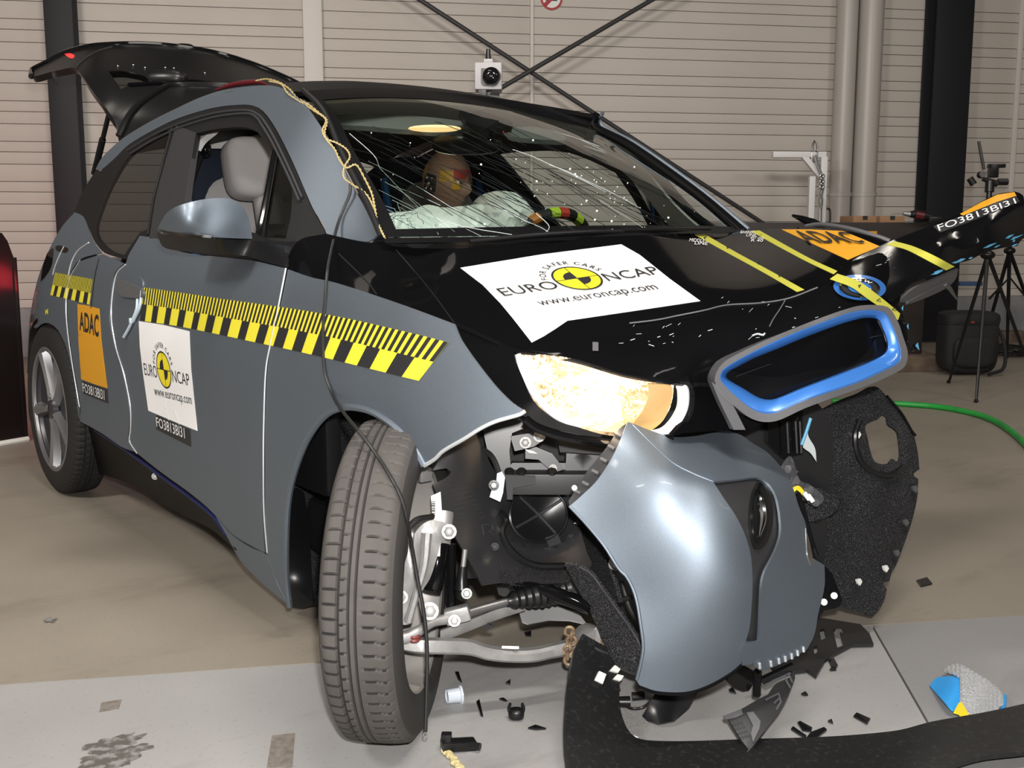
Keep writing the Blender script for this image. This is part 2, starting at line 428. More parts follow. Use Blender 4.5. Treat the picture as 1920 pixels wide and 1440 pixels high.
def disc(r0, r1, t0, t1, mp, n=28):             # annular sector in (a, b)
    V = []; Fc = []
    for i in range(n + 1):
        t = math.radians(t0 + (t1 - t0) * i / n)
        for r in (r0, (r0 + r1) / 2, r1): V.append(mp(r * math.cos(t), r * math.sin(t)))
    for i in range(n):
        for j in range(2): Fc.append([i * 3 + j, i * 3 + j + 1, i * 3 + j + 4, i * 3 + j + 3])
    return V, Fc
def face_lens(g):
    V = np.asarray(g[0], float); out = []
    for f in g[1]:
        n = np.cross(V[f[1]] - V[f[0]], V[f[2]] - V[f[0]]); out.append(f if n @ (CPOS - V[f[0]]) > 0 else f[::-1])
    return g[0], out
# ================================================================== THE HALL
mat('cladding', (0.525, 0.483, 0.44), 0.6, noise=(1.3, (0.495, 0.453, 0.41), 0.35, 0.65))
mat('groove', (0.16, 0.145, 0.135), 0.8)
mat('post_white', (0.62, 0.585, 0.55), 0.5)
mat('plinth_grey', (0.20, 0.205, 0.22), 0.7, noise=(3, (0.25, 0.25, 0.26), 0.4, 0.6))
mat('column_grey', (0.012, 0.0125, 0.0155), 0.55, spec=0.3)
mat('pipe_grey', (0.42, 0.39, 0.36), 0.38)
mat('ceiling_grey', (0.035, 0.035, 0.036), 0.9)
mat('hall_wall', (0.22, 0.20, 0.18), 0.9)
mat('rod_grey', (0.030, 0.030, 0.032), 0.5)
def floor_mat(name, a, b, dirt):
    m = mat(name, a, 0.5, spec=0.35, noise=(1.4, b, 0.3, 0.7, 8)); nt = m.node_tree; bs = nt.nodes['Principled BSDF']
    tc = nt.nodes.new('ShaderNodeTexCoord'); n = nt.nodes.new('ShaderNodeTexNoise'); n.inputs['Scale'].default_value = 3.1; n.inputs['Detail'].default_value = 12; n.inputs['Roughness'].default_value = 0.72
    mp = nt.nodes.new('ShaderNodeMapping'); mp.inputs['Rotation'].default_value = (0, 0, 0.5); mp.inputs['Scale'].default_value = (1.0, 0.35, 1.0)
    nt.links.new(tc.outputs['Object'], mp.inputs['Vector']); nt.links.new(mp.outputs[0], n.inputs['Vector'])
    r = nt.nodes.new('ShaderNodeMapRange'); r.inputs['From Min'].default_value = 0.53; r.inputs['From Max'].default_value = 0.76; r.inputs['To Max'].default_value = 0.75
    nt.links.new(n.outputs['Fac'], r.inputs['Value'])
    n2 = nt.nodes.new('ShaderNodeTexNoise'); n2.inputs['Scale'].default_value = 90; n2.inputs['Detail'].default_value = 4; nt.links.new(tc.outputs['Object'], n2.inputs['Vector'])
    r2 = nt.nodes.new('ShaderNodeMapRange'); r2.inputs['From Min'].default_value = 0.60; r2.inputs['From Max'].default_value = 0.72; r2.inputs['To Max'].default_value = 0.35
    nt.links.new(n2.outputs['Fac'], r2.inputs['Value'])
    ad = nt.nodes.new('ShaderNodeMath'); ad.operation = 'MAXIMUM'; nt.links.new(r.outputs[0], ad.inputs[0]); nt.links.new(r2.outputs[0], ad.inputs[1])
    old = bs.inputs['Base Color'].links[0].from_socket
    mx = nt.nodes.new('ShaderNodeMix'); mx.data_type = 'RGBA'; mx.inputs['B'].default_value = (*dirt, 1)
    nt.links.new(ad.outputs[0], mx.inputs['Factor']); nt.links.new(old, mx.inputs['A']); nt.links.new(mx.outputs['Result'], bs.inputs['Base Color'])
    bp = nt.nodes.new('ShaderNodeBump'); bp.inputs['Strength'].default_value = 0.12; bp.inputs['Distance'].default_value = 0.002; nt.links.new(n2.outputs['Fac'], bp.inputs['Height']); nt.links.new(bp.outputs[0], bs.inputs['Normal'])
    return m
floor_mat('floor_beige', (0.235, 0.207, 0.17), (0.29, 0.257, 0.212), (0.14, 0.12, 0.095))
floor_mat('floor_grey', (0.295, 0.29, 0.285), (0.345, 0.34, 0.334), (0.17, 0.163, 0.155))
floor_mat('floor_grey_dark', (0.235, 0.232, 0.228), (0.28, 0.276, 0.272), (0.15, 0.146, 0.139))
mat('floor_joint', (0.10, 0.09, 0.075), 0.9)
mat('oil_stain', (0.10, 0.09, 0.08), 0.6, noise=(45, (0.24, 0.235, 0.23), 0.45, 0.62))
AXR = [WU, -WD, UPZ]                                    # room axes: along the wall, out of it, up
def un(P): d = np.asarray(P)[:2] - WP[:2]; return d @ WU[:2] + 4.9, -(d @ WD[:2])
def wall_px(px, py=420, n=0.0):                          # point on the plane n metres in front of the wall
    d = ray(px, py); P0 = WP - WD * n; t = ((P0 - CPOS) @ WD) / (d @ WD); return CPOS + d * t
def rbox(u0, u1, n0, n1, z0, z1, bev=0.0): return box(room((u0 + u1) / 2, (n0 + n1) / 2, (z0 + z1) / 2), (u1 - u0, abs(n1 - n0), z1 - z0), AXR, bev)
UW = lambda px, n=0.0: un(wall_px(px, 420, n))[0]
U0, U1 = UW(-330), UW(2250)
# floor: three cast slabs with open joints
nA = un(PF(590, 1243))[1]; uB0 = un(PF(1640, 1178))[0]; uB1 = un(PF(1745, 1370))[0]
fl_ = obj('floor', rbox(U0 - 2, U1 + 2, -0.3, 14.0, -0.20, -0.012), 'floor_joint', kind='structure')
obj('floor_slab', rbox(U0 - 2, U1 + 2, -0.3, nA - 0.003, -0.012, 0), 'floor_beige', fl_, label='brownish floor slab in front of the back wall')
gB = 0.006
def quad_slab(c): return prism([room(*q, -0.012) for q in c], (0, 0, 0.012))
k = (uB1 - uB0) / (un(PF(1745, 1370))[1] - nA)
obj('floor_slab', quad_slab([(U0 - 2, nA + .003), (uB0, nA + .003), (uB0 + k * (14 - nA), 14), (U0 - 2, 14)]), 'floor_grey', fl_, label='light grey floor slab under the front wheel')
obj('floor_slab', quad_slab([(uB0 + gB, nA + .003), (U1 + 2, nA + .003), (U1 + 2, 14), (uB0 + gB + k * (14 - nA), 14)]), 'floor_grey_dark', fl_, label='darker grey floor slab at lower right')
# the back wall: concrete plinth and cladding boards between vertical joints
wb = obj('wall_back', rbox(U0, U1, -0.30, -0.018, 0, 4.2), 'groove', kind='structure')
obj('plinth', rbox(U0, U1, -0.02, 0.035, 0, 0.40), 'plinth_grey', wb, label='grey concrete foot of the wall')
joints = [U0, UW(596), UW(995), UW(1889), U1]
zz = [0.40]; z = 1.88 - 5 * 0.318; seq = []
while z < 3.9:
    for o_ in (0, 0.097, 0.180): seq.append(z + o_)
    z += 0.318
seq = [q for q in seq if 0.42 < q < 3.75]; zz += seq
cache = {}
for a, b in zip(joints[:-1], joints[1:]):
    for z0, z1 in zip(zz[:-1], zz[1:]):
        if z1 - z0 < 0.03: continue
        key = (round(b - a, 3), round(z1 - z0, 3)); c = room((a + b) / 2, -0.009, (z0 + z1) / 2)
        if key not in cache:
            g = box((0, 0, 0), (b - a - 0.005, 0.018, z1 - z0 - 0.0045), AXR, 0.0012); cache[key] = mesh_of('cladding_board', *g, 'cladding')
        o = bpy.data.objects.new('cladding_board', cache[key]); COL.objects.link(o); o.parent = wb; o.location = c
obj('cladding_panel', rbox(U0, U1, -0.018, 0, zz[-1] + .003, 4.2), 'cladding', wb)
obj('wall_left', rbox(U0 - 0.3, U0, -0.3, 14, 0, 4.2), 'hall_wall', kind='structure')
obj('wall_right', rbox(U1, U1 + 0.3, -0.3, 14, 0, 4.2), 'hall_wall', kind='structure')
obj('wall_front', rbox(U0, U1, 14, 14.3, 0, 4.2), 'hall_wall', kind='structure')
obj('ceiling', rbox(U0, U1, -0.3, 14.3, 4.2, 4.4), 'ceiling_grey', kind='structure')
# joint strips and posts on the wall
obj('trim_1', rbox(UW(578), UW(613), 0.0, 0.05, 0.0, 4.2, 0.006), 'post_white', kind='structure')
obj('trim_2', rbox(UW(993), UW(998.5), 0.0, 0.025, 0.4, 4.2, 0.003), 'post_white', kind='structure')
obj('trim_3', rbox(UW(1885), UW(1893), 0.0, 0.025, 0.4, 4.2, 0.003), 'post_white', kind='structure')
def column(x0, x1, flip, label):
    n = 0.24; a, b = UW(x0, n), UW(x1, n); t = thing('steel_column', label, 'column', room((a + b) / 2, 0.25, 0), kind='structure')
    ts = 0.022
    obj('flange', rbox(a, b, n - ts, n, 0, 4.19, 0.003), 'column_grey', t); obj('flange', rbox(a, b, 0.02, 0.02 + ts, 0, 4.19, 0.003), 'column_grey', t)
    c = (a + b) / 2; obj('web', rbox(c - .008, c + .008, 0.02 + ts, n - ts, 0, 4.19), 'column_grey', t)
    obj('base_plate', rbox(a - .05, b + .05, 0.0, n + .06, 0, 0.02, 0.003), 'column_grey', t)
    return t
column(105, 157, 0, 'dark grey steel column behind the raised tailgate at left')
column(1737, 1804, 0, 'dark steel column behind the torn hood tip at right')
for a, b, lb in ((1553, 1589, 'beige vertical wall pipe, left one of the pair'), (1592, 1634, 'beige vertical wall pipe, right one of the pair beside the dark column')):
    ua, ub = UW(a, .1), UW(b, .1); r = (ub - ua) / 2; t = thing('wall_pipe', lb, 'pipe', room((ua + ub) / 2, .1, 0), 'pair of wall pipes')
    obj('pipe', lathe([(r, 0), (r, 4.18)], room((ua + ub) / 2, 0.02 + r, 0), (0, 0, 1), 28), 'pipe_grey', t)
    obj('clamp', lathe([(r + .001, -.02), (r + .006, -.018), (r + .006, .018), (r + .001, .02)], room((ua + ub) / 2, 0.02 + r, 1.35), (0, 0, 1), 28), 'pipe_grey', t)
# cross bracing in front of the wall
nb = 0.30
def rod(p, q, lb, n):
    a, b = wall_px(*p, n), wall_px(*q, n); d = b - a; a = a - d * 0.25 if p[1] < 20 else a; b = b + d * (0.05 if q[1] > 180 else 0.25)
    if a[2] > 4.15: a = a + d * ((a[2] - 4.15) / -d[2])
    solo('bracing_rod', tube([a, b], 0.019, 12, 1), 'rod_grey', lb, 'bracing rod', 'crossed wall bracing')
rod((788, 0), (1425, 415), 'dark bracing rod descending to the right across the wall', nb)
rod((1222, 0), (905, 185), 'dark bracing rod descending to the left behind the white camera', nb + .04)
# no-smoking sign
c = wall_px(1034, -3, 0.012); sg = thing('no_smoking_sign', 'round red and white no smoking sign on the wall, top middle', 'sign', c)
R0 = 20.5 / FPX * 9.6
mp = lambda a, b: c + WU * a + UPZ * b - WD * 0.001
obj('plate', lathe([(1e-4, 0), (R0 * .98, 0), (R0 * .98, -.008), (1e-4, -.008)], c, -WD, 36), 'clip_white', sg)
mat('sign_red', (0.40, 0.02, 0.03), 0.5)
mp2 = lambda a, b: c + WU * a + UPZ * b - WD * 0.003
obj('red_ring', disc(R0 * .82, R0, 0, 360, mp2, 40), 'sign_red', sg)
s2 = math.sqrt(.5); q = R0 * .86
obj('red_bar', ([mp2(-q * s2 - .012, -q * s2 + .012), mp2(-q * s2 + .012, -q * s2 - .012), mp2(q * s2 + .012, q * s2 - .012), mp2(q * s2 - .012, q * s2 + .012)], [[0, 1, 2, 3]]), 'sign_red', sg)
mp3 = lambda a, b: c + WU * a + UPZ * b - WD * 0.0022
obj('cigarette', ([mp3(-.05, -.02), mp3(.05, -.02), mp3(.05, 0), mp3(-.05, 0)], [[0, 1, 2, 3]]), 'ink', sg)
# stains and grime on the floor
def stain(px, py, r, sq, m, seed, n=26):
    rr = random.Random(seed); c = PF(px, py, 0.0006 + .0003 * (seed % 8)); P = []
    for i in range(n):
        t = 2 * PI * i / n; q = r * (1 + rr.uniform(-.35, .35)); P.append(c + np.array([math.cos(t) * q, math.sin(t) * q * sq, 0]))
    return P, [list(range(n))]
g = join(*[stain(px, py, r, s, '', i) for i, (px, py, r, s) in enumerate(((205, 1395, .030, 1.5), (225, 1390, .026, 1.9), (244, 1408, .025, 1.7), (190, 1420, .030, 1.2), (222, 1428, .03, 1.2), (170, 1436, .03, .9), (95, 1162, .02, .8)))])
obj('oil_mark', g, 'oil_stain', fl_, kind='stuff')
mat('tape_residue', (0.145, 0.125, 0.105), 0.7, noise=(60, (0.205, 0.185, 0.165), 0.35, 0.6))
def fpoly(name, pts, m, th=0.0012, **kw): return prism([PF(*p, 0.0) for p in pts], (0, 0, th))
for i, pts in enumerate((((510, 1380), (553, 1375), (548, 1440), (500, 1440)), ((190, 1318), (228, 1312), (222, 1330), (186, 1336)))):
    obj('tape_mark', fpoly('', pts, ''), 'tape_residue', fl_, label='dull tape residue on the floor')
# ================================================================== THE CAR: body
car = thing('crashed_car', 'crash tested grey-blue hatchback with black hood, torn front bumper and raised tailgate', 'car', (-1.2, 0, 0))
def interp(x, xs, ys): return float(np.interp(x, xs, ys))
def smooth_tab(xs, ys):          # cubic table
    xs = np.array(xs, float); ys = np.array(ys, float); m = np.gradient(ys, xs)
    def f(x):
        x = min(max(x, xs[0]), xs[-1]); i = min(int(np.searchsorted(xs, x, 'right')) - 1, len(xs) - 2); h = xs[i + 1] - xs[i]; t = (x - xs[i]) / h
        return float((2 * t ** 3 - 3 * t * t + 1) * ys[i] + (t ** 3 - 2 * t * t + t) * h * m[i] + (3 * t * t - 2 * t ** 3) * ys[i + 1] + (t ** 3 - t * t) * h * m[i + 1])
    return f
w_z = smooth_tab([0.0, 0.15, .30, .45, .60, .72, .84, .95, 1.03, 1.12, 1.22, 1.32, 1.42, 1.48, 1.56, 1.7], [.80, .832, .862, .880, .886, .886, .878, .862, .836, .795, .748, .698, .640, .600, .50, .40])
p_x = smooth_tab([-3.6, -3.27, -3.1, -2.9, -2.65, -2.4, -2.0, -.4, 0.0, .18, .32, .45, .6], [.45, .27, .17, .085, .03, .006, 0, 0, .004, .028, .075, .15, .28])
def sst(t): t = min(max(t, 0), 1); return t * t * (3 - 2 * t)
def side_w(x, z):
    e = .115 * sst((x + .68) / .45) * sst((z - .98) / .07) if x > -.7 else 0.0
    # the front door's shallow shoulder line and lower scoop
    d = -.010 * math.exp(-((z - .55) / .12) ** 2) * sst((x + 1.6) / .3) * sst((-.55 - x) / .3)
    return w_z(z) - p_x(x) - e + d
def side(px, py):
    d = ray(px, py); a, b = 0.6, 9.0
    g = lambda t: (CPOS[1] + d[1] * t) + side_w(CPOS[0] + d[0] * t, CPOS[2] + d[2] * t)
    t = 1.3; s = .04; prev = t
    while t < 7.0:
        if g(t) >= 0: a, b = prev, t; break
        prev = t; t += s
    else: return PA(px, py, 1, -.6)
    for _ in range(30):
        m = (a + b) / 2
        if g(m) >= 0: b = m
        else: a = m
    return CPOS + d * ((a + b) / 2)
_sc = {}
def sideC(px, py):
    k = (round(px, 2), round(py, 2))
    if k not in _sc: _sc[k] = side(px, py)
    return _sc[k].copy()
C = 1
FENDER = [(540, 505, C), (580, 519), (625, 529), (700, 553), (780, 581), (852, 608, C), (866, 640), (895, 681), (930, 725), (960, 755), (984, 771, C), (972, 778), (930, 790), (900, 804), (870, 823), (832, 845), (815, 861), (795, 873, C), (780, 846), (752, 811), (722, 786), (690, 769), (652, 763), (620, 772), (595, 795), (571, 835), (551, 890), (541, 940), (537, 1000), (537, 1080), (543, 1137, C), (520, 1092), (500, 1037, C), (497, 960), (497, 880), (497, 800), (501, 700), (508, 650), (522, 590)]
DOOR = [(262, 442, C), (297, 448), (330, 469), (380, 479), (430, 484), (480, 490), (535, 503, C), (517, 590), (504, 650), (496, 700), (492, 800), (492, 880), (492, 960), (496, 1036, C), (470, 1023), (438, 1003), (405, 968), (385, 948), (350, 920), (300, 884), (257, 850, C), (244, 827), (246, 803), (245, 760), (233, 700), (218, 650), (210, 600), (211, 560), (218, 516), (235, 496), (240, 480)]
SKIRT = [(405, 970, C), (438, 1006), (470, 1027), (499, 1041), (520, 1095), (541, 1136, C), (520, 1118), (482, 1085), (450, 1050), (425, 1005)]
REAR_DOOR = [(192, 476, C), (232, 494, C), (214, 514), (207, 560), (205, 600), (214, 650), (229, 700), (241, 760), (242, 803), (240, 827), (254, 848, C), (228, 838), (190, 812), (150, 790, C), (151, 763), (137, 680), (128, 613), (126, 563), (131, 523), (150, 490, C)]
QUARTER = [(140, 398, C), (155, 405), (165, 428), (172, 450), (190, 474, C), (149, 487), (128, 522), (122, 563), (124, 613), (133, 680), (147, 763), (149, 788, C), (145, 770), (140, 720), (132, 680), (122, 645), (108, 618), (92, 606), (76, 608), (65, 622), (58, 648), (54, 690), (51, 700, C), (53, 650), (56, 600), (63, 555), (75, 510), (95, 462), (117, 424)]
RAIL = [(179, 318, C), (188, 300), (205, 281), (235, 256), (283, 227), (333, 202), (372, 184), (410, 171), (455, 163), (500, 160), (522, 163), (548, 174), (566, 190), (584, 212), (617, 262), (640, 307), (660, 347), (684, 390), (708, 440, C), (690, 453), (650, 447), (612, 438, C), (605, 420), (587, 391), (550, 306), (521, 248), (501, 217), (485, 202), (460, 196), (400, 202), (333, 222), (283, 246), (240, 272), (213, 298), (190, 318)]
parts = {}
def far(g, k=1.0):              # copy for the car's left side, set back as the crash left it
    return [(v[0] - .19 * k * sst((v[2] - .85) / .2), -v[1] * (1 - .045 * k * sst((v[2] - .85) / .2)), v[2]) for v in g[0]], [f[::-1] for f in g[1]]
def body(name, pts, m, th=.004, step=13, lab=None, mirror=False, surf=sideC, holes=(), off=0.0, parent=None, bump=None, smooth=True):
    g = panel(pts, back(surf, off) if off else surf, th, step, holes, bump=bump, smooth=smooth)
    o = obj(name, g, m, parent or car, lab)
    if mirror: obj(name, far(g), m, car)
    parts[name] = o
    return o
def bulge(cx, cy, rx, ry, a): return lambda x, y: a * math.exp(-((x - cx) / rx) ** 2 - ((y - cy) / ry) ** 2)
body('front_fender', FENDER, 'silver_paint', lab='grey-blue front fender ending in a torn front edge')
fd = body('front_door', DOOR, 'silver_paint', mirror=True, lab='grey-blue front door')
body('side_skirt', SKIRT, 'silver_paint', mirror=True)
rd = body('rear_door', REAR_DOOR, 'silver_paint', mirror=True)
body('quarter_panel', QUARTER, 'silver_paint', mirror=True)
body('roof_rail', RAIL, 'silver_paint', mirror=True, lab='grey-blue roof side frame running into the windscreen pillar')
# shut line highlights put in as pale tubes; rolled lip on the wheel arch
def edge(name, pts, r, m, surf=sideC, lab=None, d=0.0, parent=None, sub=5):
    P = [lift(surf, d)(*p[:2]) for p in cr([np.array(p[:2], float) for p in pts], 5)]
    if hasattr(r, '__len__'): r = list(np.interp(np.linspace(0, 1, len(P)), np.linspace(0, 1, len(r)), r))
    return obj(name, tube(P, r, 8, 1), m, parent or car, lab)
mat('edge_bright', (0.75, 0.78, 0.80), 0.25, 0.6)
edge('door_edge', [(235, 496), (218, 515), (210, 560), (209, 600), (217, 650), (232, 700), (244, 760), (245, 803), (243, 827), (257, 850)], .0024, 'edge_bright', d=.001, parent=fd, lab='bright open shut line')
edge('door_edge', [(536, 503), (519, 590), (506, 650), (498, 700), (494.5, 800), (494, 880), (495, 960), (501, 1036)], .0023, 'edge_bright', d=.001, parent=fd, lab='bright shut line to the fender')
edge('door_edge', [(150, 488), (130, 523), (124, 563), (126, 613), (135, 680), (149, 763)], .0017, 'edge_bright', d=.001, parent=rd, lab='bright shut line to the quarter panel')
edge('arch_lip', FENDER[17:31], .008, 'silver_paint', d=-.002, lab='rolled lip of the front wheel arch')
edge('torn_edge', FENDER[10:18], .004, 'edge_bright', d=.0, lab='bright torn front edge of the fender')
edge('seam', [(186, 484), (178, 520), (173, 560), (171, 578)], .0026, 'seal_rubber', d=.001, parent=rd, lab='dark gap at the end of the measuring tape')
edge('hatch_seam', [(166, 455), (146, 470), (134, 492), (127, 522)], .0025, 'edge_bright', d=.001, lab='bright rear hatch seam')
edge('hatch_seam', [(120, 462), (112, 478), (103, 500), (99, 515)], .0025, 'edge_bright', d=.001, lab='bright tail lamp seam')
body('fuel_flap', [(104, 462), (112, 460), (128, 466), (124, 474), (106, 470)], 'gloss_black', off=-.0015, th=.003, step=6, lab='black tail lamp corner')
# dark sill under the doors
sill = tps((150, 790, 'y', -.80), (150, 890, 'y', -.72), (262, 855, 'y', -.84), (260, 920, 'y', -.76), (400, 962, 'y', -.85), (390, 985, 'y', -.80), (440, 1030, 'y', -.845), (330, 950, 'y', -.78))
body('sill', [(148, 788, C), (190, 814), (240, 843), (300, 888), (352, 924), (400, 962), (425, 1003), (442, 1032, C), (395, 992), (330, 960), (270, 920), (215, 897), (152, 880, C)], 'roof_black', surf=sill, th=.02, lab='black sill under the doors')
edge('sill_stripe', [(178, 806), (225, 836), (270, 868), (310, 898), (352, 928), (400, 967), (425, 1003)], .006, 'sill_blue', surf=sill, d=.004, lab='dark blue line along the sill')
obj('sill_bolt', bolt(lift(sill, .004)(291, 893), .008), 'zinc', car)
# ---- side windows
FRAME = [(179, 320, C), (190, 320), (213, 300), (240, 274), (283, 248), (333, 224), (400, 204), (460, 198), (484, 204), (500, 219), (520, 250), (549, 308), (586, 393), (611, 440, C), (560, 452), (534, 462), (480, 452, C), (400, 452), (300, 452, C), (263, 444), (236, 486, C), (196, 474), (176, 450), (168, 430), (156, 405), (140, 398, C), (152, 365)]
REARWIN = [(309, 243), (283, 264), (243, 292), (212, 340), (192, 385), (180, 425), (184, 446), (205, 468), (233, 478, C), (262, 436, C), (276, 430), (290, 370), (306, 310), (322, 246, C)]
FRONTWIN = [(368, 250, C), (400, 243), (448, 238), (476, 243), (495, 262), (511, 287, C), (498, 360), (480, 447, C), (342, 447, C), (347, 377), (357, 310)]
TRIWIN = [(520, 290, C), (535, 318), (549, 350, C), (545, 405), (536, 447, C), (493, 445, C), (505, 370)]
wf = body('window_frame', FRAME, 'seal_rubber', off=.006, th=.012, step=13, holes=(REARWIN, FRONTWIN, TRIWIN), mirror=True, lab='black frame around the side windows')
rg = body('rear_window', REARWIN, 'side_glass', off=.010, th=0, step=14, mirror=True, lab='dark rear side glass')
body('quarter_window', TRIWIN, 'side_glass', off=.010, th=0, step=10, mirror=True, lab='small triangular front side glass')
body('b_pillar', [(330, 235, C), (366, 248, C), (356, 310), (346, 380), (340, 447, C), (280, 447, C), (292, 370), (308, 310)], 'trim_grey', off=-.001, th=.02, lab='dull grey post between the side windows')
edge('pillar_seam', [(322, 240), (304, 310), (288, 372), (277, 440)], .004, 'seal_rubber', d=.002)
edge('glass_bar', [(515, 283), (503, 350), (492, 405), (482, 449)], .008, 'gloss_black', d=.0, lab='thin black bar in the front side window')
for k_, (a, b) in enumerate(((0, 0), (5, 6))):
    edge('window_seal', [(240 + a, 282 + b), (283 + a, 256 + b), (333 + a, 233 + b), (400 + a, 213 + b), (458 + a * .6, 207 + b), (482 - a * .3, 214 + b), (497 - a, 230 + b), (516 - a, 262 + b), (544 - a, 320 + b), (566 - a, 370 + b)], .004, 'trim_grey', d=.002)
# black belt from the mirror to the hood
BELT = [(300, 450, C), (400, 453), (480, 449), (535, 453), (560, 452, C), (535, 502, C), (480, 488), (430, 482), (380, 477), (332, 467)]
body('door_belt', BELT, 'satin_black', off=-.001, th=.006, lab='black belt strip under the side window')
# ---- mirror
Mc = PA(385, 413, 1, -.955); mx = np.array([.16, 1.0, 0]); mx /= np.linalg.norm(mx); my = np.array([-1.0, .16, 0]); my /= np.linalg.norm(my)
MS = tps((295, 430, 'y', -1.03), (385, 372, 'y', -.98), (385, 410, 'x', Mc[0] + .075), (340, 420, 'x', Mc[0] + .06), (470, 410, 'y', -.86), (430, 420, 'x', Mc[0] + .075), (472, 448, 'y', -.86), (400, 445, 'x', Mc[0] + .07), (310, 435, 'y', -1.02))
mr = body('mirror_cap', [(295, 432), (303, 414), (314, 398), (334, 386), (380, 374), (426, 372), (450, 383), (463, 400), (470, 425), (473, 448, C), (404, 445), (333, 438), (300, 436)], 'silver_paint', surf=MS, th=.07, step=9, lab='grey-blue cap of the door mirror')
LB = tps((296, 438, 'y', -1.02), (400, 448, 'x', Mc[0] + .072), (473, 450, 'y', -.86), (300, 457, 'y', -1.0), (410, 476, 'x', Mc[0] + .03), (472, 460, 'y', -.86), (535, 460, 'y', -.845), (535, 500, 'y', -.855))
mb = obj('mirror_base', panel([(295, 437, C), (333, 441), (404, 448), (474, 450, C), (534, 461, C), (534, 500, C), (500, 492), (460, 480), (412, 477), (333, 470), (305, 462)], LB, .06, 9), 'satin_black', mr, label='black underside and arm')
obj('indicator', panel([(297, 430, C), (333, 436), (380, 439), (403, 442), (403, 447), (398, 448), (350, 444), (299, 438)], lift(MS, .004), .004, 6), 'clear_lens', mr, label='clear indicator strip'); 
obj('indicator_core', panel([(300, 431, C), (335, 437), (398, 443), (396, 446), (350, 442), (302, 436)], lift(MS, .002), .002, 6), 'chrome', mr)
# ---- door handle, cable ties
hs = lift(sideC, .004)
hdl = obj('door_handle', panel([(217, 529), (226, 525), (262, 540), (267, 546), (266, 556), (258, 559), (228, 556), (219, 548)], lift(sideC, .035), .022, 7), 'grey_plastic', car, label='grey pull handle')
obj('handle_cup', panel([(238, 524), (252, 517), (266, 524), (267, 545), (264, 568), (250, 575), (236, 566), (233, 545)], hs, .004, 7), 'silver_paint', hdl, label='grey-blue handle cup')
obj('lock_disc', panel([(243, 522), (255, 517), (266, 524), (266, 540), (255, 545), (245, 540)], lift(sideC, .012), .012, 6), 'silver_paint', hdl)
for pts in (((266, 545), (262, 575), (250, 602)), ((258, 560), (256, 580), (247, 603), (240, 618), (232, 632))):
    obj('cable_tie', tube([lift(sideC, .024)(*p) for p in pts], .0045, 8, 6), 'cable_tie', hdl, label='pale cable tie hanging from the handle')
obj('tie_lock', box(lift(sideC, .026)(246, 601), (.014, .012, .016), None, .003), 'cable_tie', hdl)
# ---- roof, headliner, windscreen
zr = smooth_tab([-3.1, -2.61, -2.18, -1.74, -1.41, -1.06, -.82], [1.06, 1.28, 1.41, 1.46, 1.485, 1.475, 1.44])
def roof_pt(s, u, dz=0.0):        # s along (0 front .. 1 rear), u right -1 .. left 1
    xf = -.80 - .16 * (1 - u * u) - .14 * (u + 1) / 2; x = xf + s * (-2.42 - xf)
    z = zr(x) + (.055 + .02 * sst((-x - .9) / .6)) * (1 - abs(u) ** 2.4) * (.35 + .65 * sst((-x - .85) / .5)); return np.array([x, .597 * u, z + dz])
us = np.linspace(-1, 1, 25)
V, Fc = grid([[roof_pt(s, u) for u in us] for s in np.linspace(0, 1, 26)]); rf = obj('roof_panel', shell(V, tri(Fc), .012, (0, 0, 9)), 'roof_black', car, label='gloss black roof panel')
V, Fc = grid([[roof_pt(s, u, -.045) for u in us * .97] for s in np.linspace(.05, .62, 20)]); obj('headliner', shell(V, tri(Fc), .01, (0, 0, 0)), 'headliner', car, label='pale grey inner roof lining')
def cbez(P, t): return resample(cr(P, 10), 101)[int(round(t * 100))]
RA = ctl((714, 446, 'y', -.712), (688, 385, 'y', -.70), (641, 292, 'y', -.663), (606, 212, 'y', -.63)) + [roof_pt(0, -1)]
CA = [np.array([-.105, 0, 1.054]), np.array([-.30, 0, 1.205]), np.array([-.55, 0, 1.325]), np.array([-.78, 0, 1.415]), roof_pt(0, 0)]
LA = ctl((1388, 436, 'y', .66), (1300, 362, 'y', .645), (1180, 276, 'y', .615), (1110, 238, 'y', .60)) + [roof_pt(0, 1)]
RA, CA, LA = [resample(cr(q, 12), 31) for q in (RA, CA, LA)]
def ws_pt(v, u, d=0.0):           # v 0 base .. 1 top, u 0 right .. 1 left
    i = v * 30; k = min(int(i), 29); f = i - k; a, b, c_ = [q[k] * (1 - f) + q[k + 1] * f for q in (RA, CA, LA)]
    m = b; P = a * 2 * (u - .5) * (u - 1) - m * 4 * u * (u - 1) + c_ * 2 * u * (u - .5)
    P = P + (np.array([.55, 0, .83]) * d); return P
GV, GF = grid([[ws_pt(v, u) for u in np.linspace(0, 1, 41)] for v in np.linspace(0, 1, 31)])
wsg = obj('windscreen', (GV, GF), 'windshield_glass', car, label='cracked windscreen')
# black border of the windscreen
def ws_band(uv): V, Fc = grid([[ws_pt(v, u, .0015) for (u, v) in row] for row in uv]); return V, Fc
us_ = np.linspace(0, 1, 41); vs_ = np.linspace(0, 1, 31)
bands = [ws_band([[(u, v) for u in us_] for v in np.linspace(.865, 1, 7)]), ws_band([[(u, v) for u in us_] for v in np.linspace(0, .035, 3)]),
         ws_band([[(u, v) for v in vs_] for u in np.linspace(0, .028, 3)]), ws_band([[(u, v) for v in vs_] for u in np.linspace(.972, 1, 3)])]
obj('black_border', join(*bands), 'roof_black', wsg)
obj('pillar_seal', tube([ws_pt(v, 0, .004) for v in np.linspace(0, 1, 24)], .008, 8, 1), 'seal_rubber', car)
lp = tube([ws_pt(v, 1, .0) + np.array([0, .012, 0]) for v in np.linspace(0, 1, 24)], .017, 10, 1); obj('pillar_trim', lp, 'gloss_black', car)
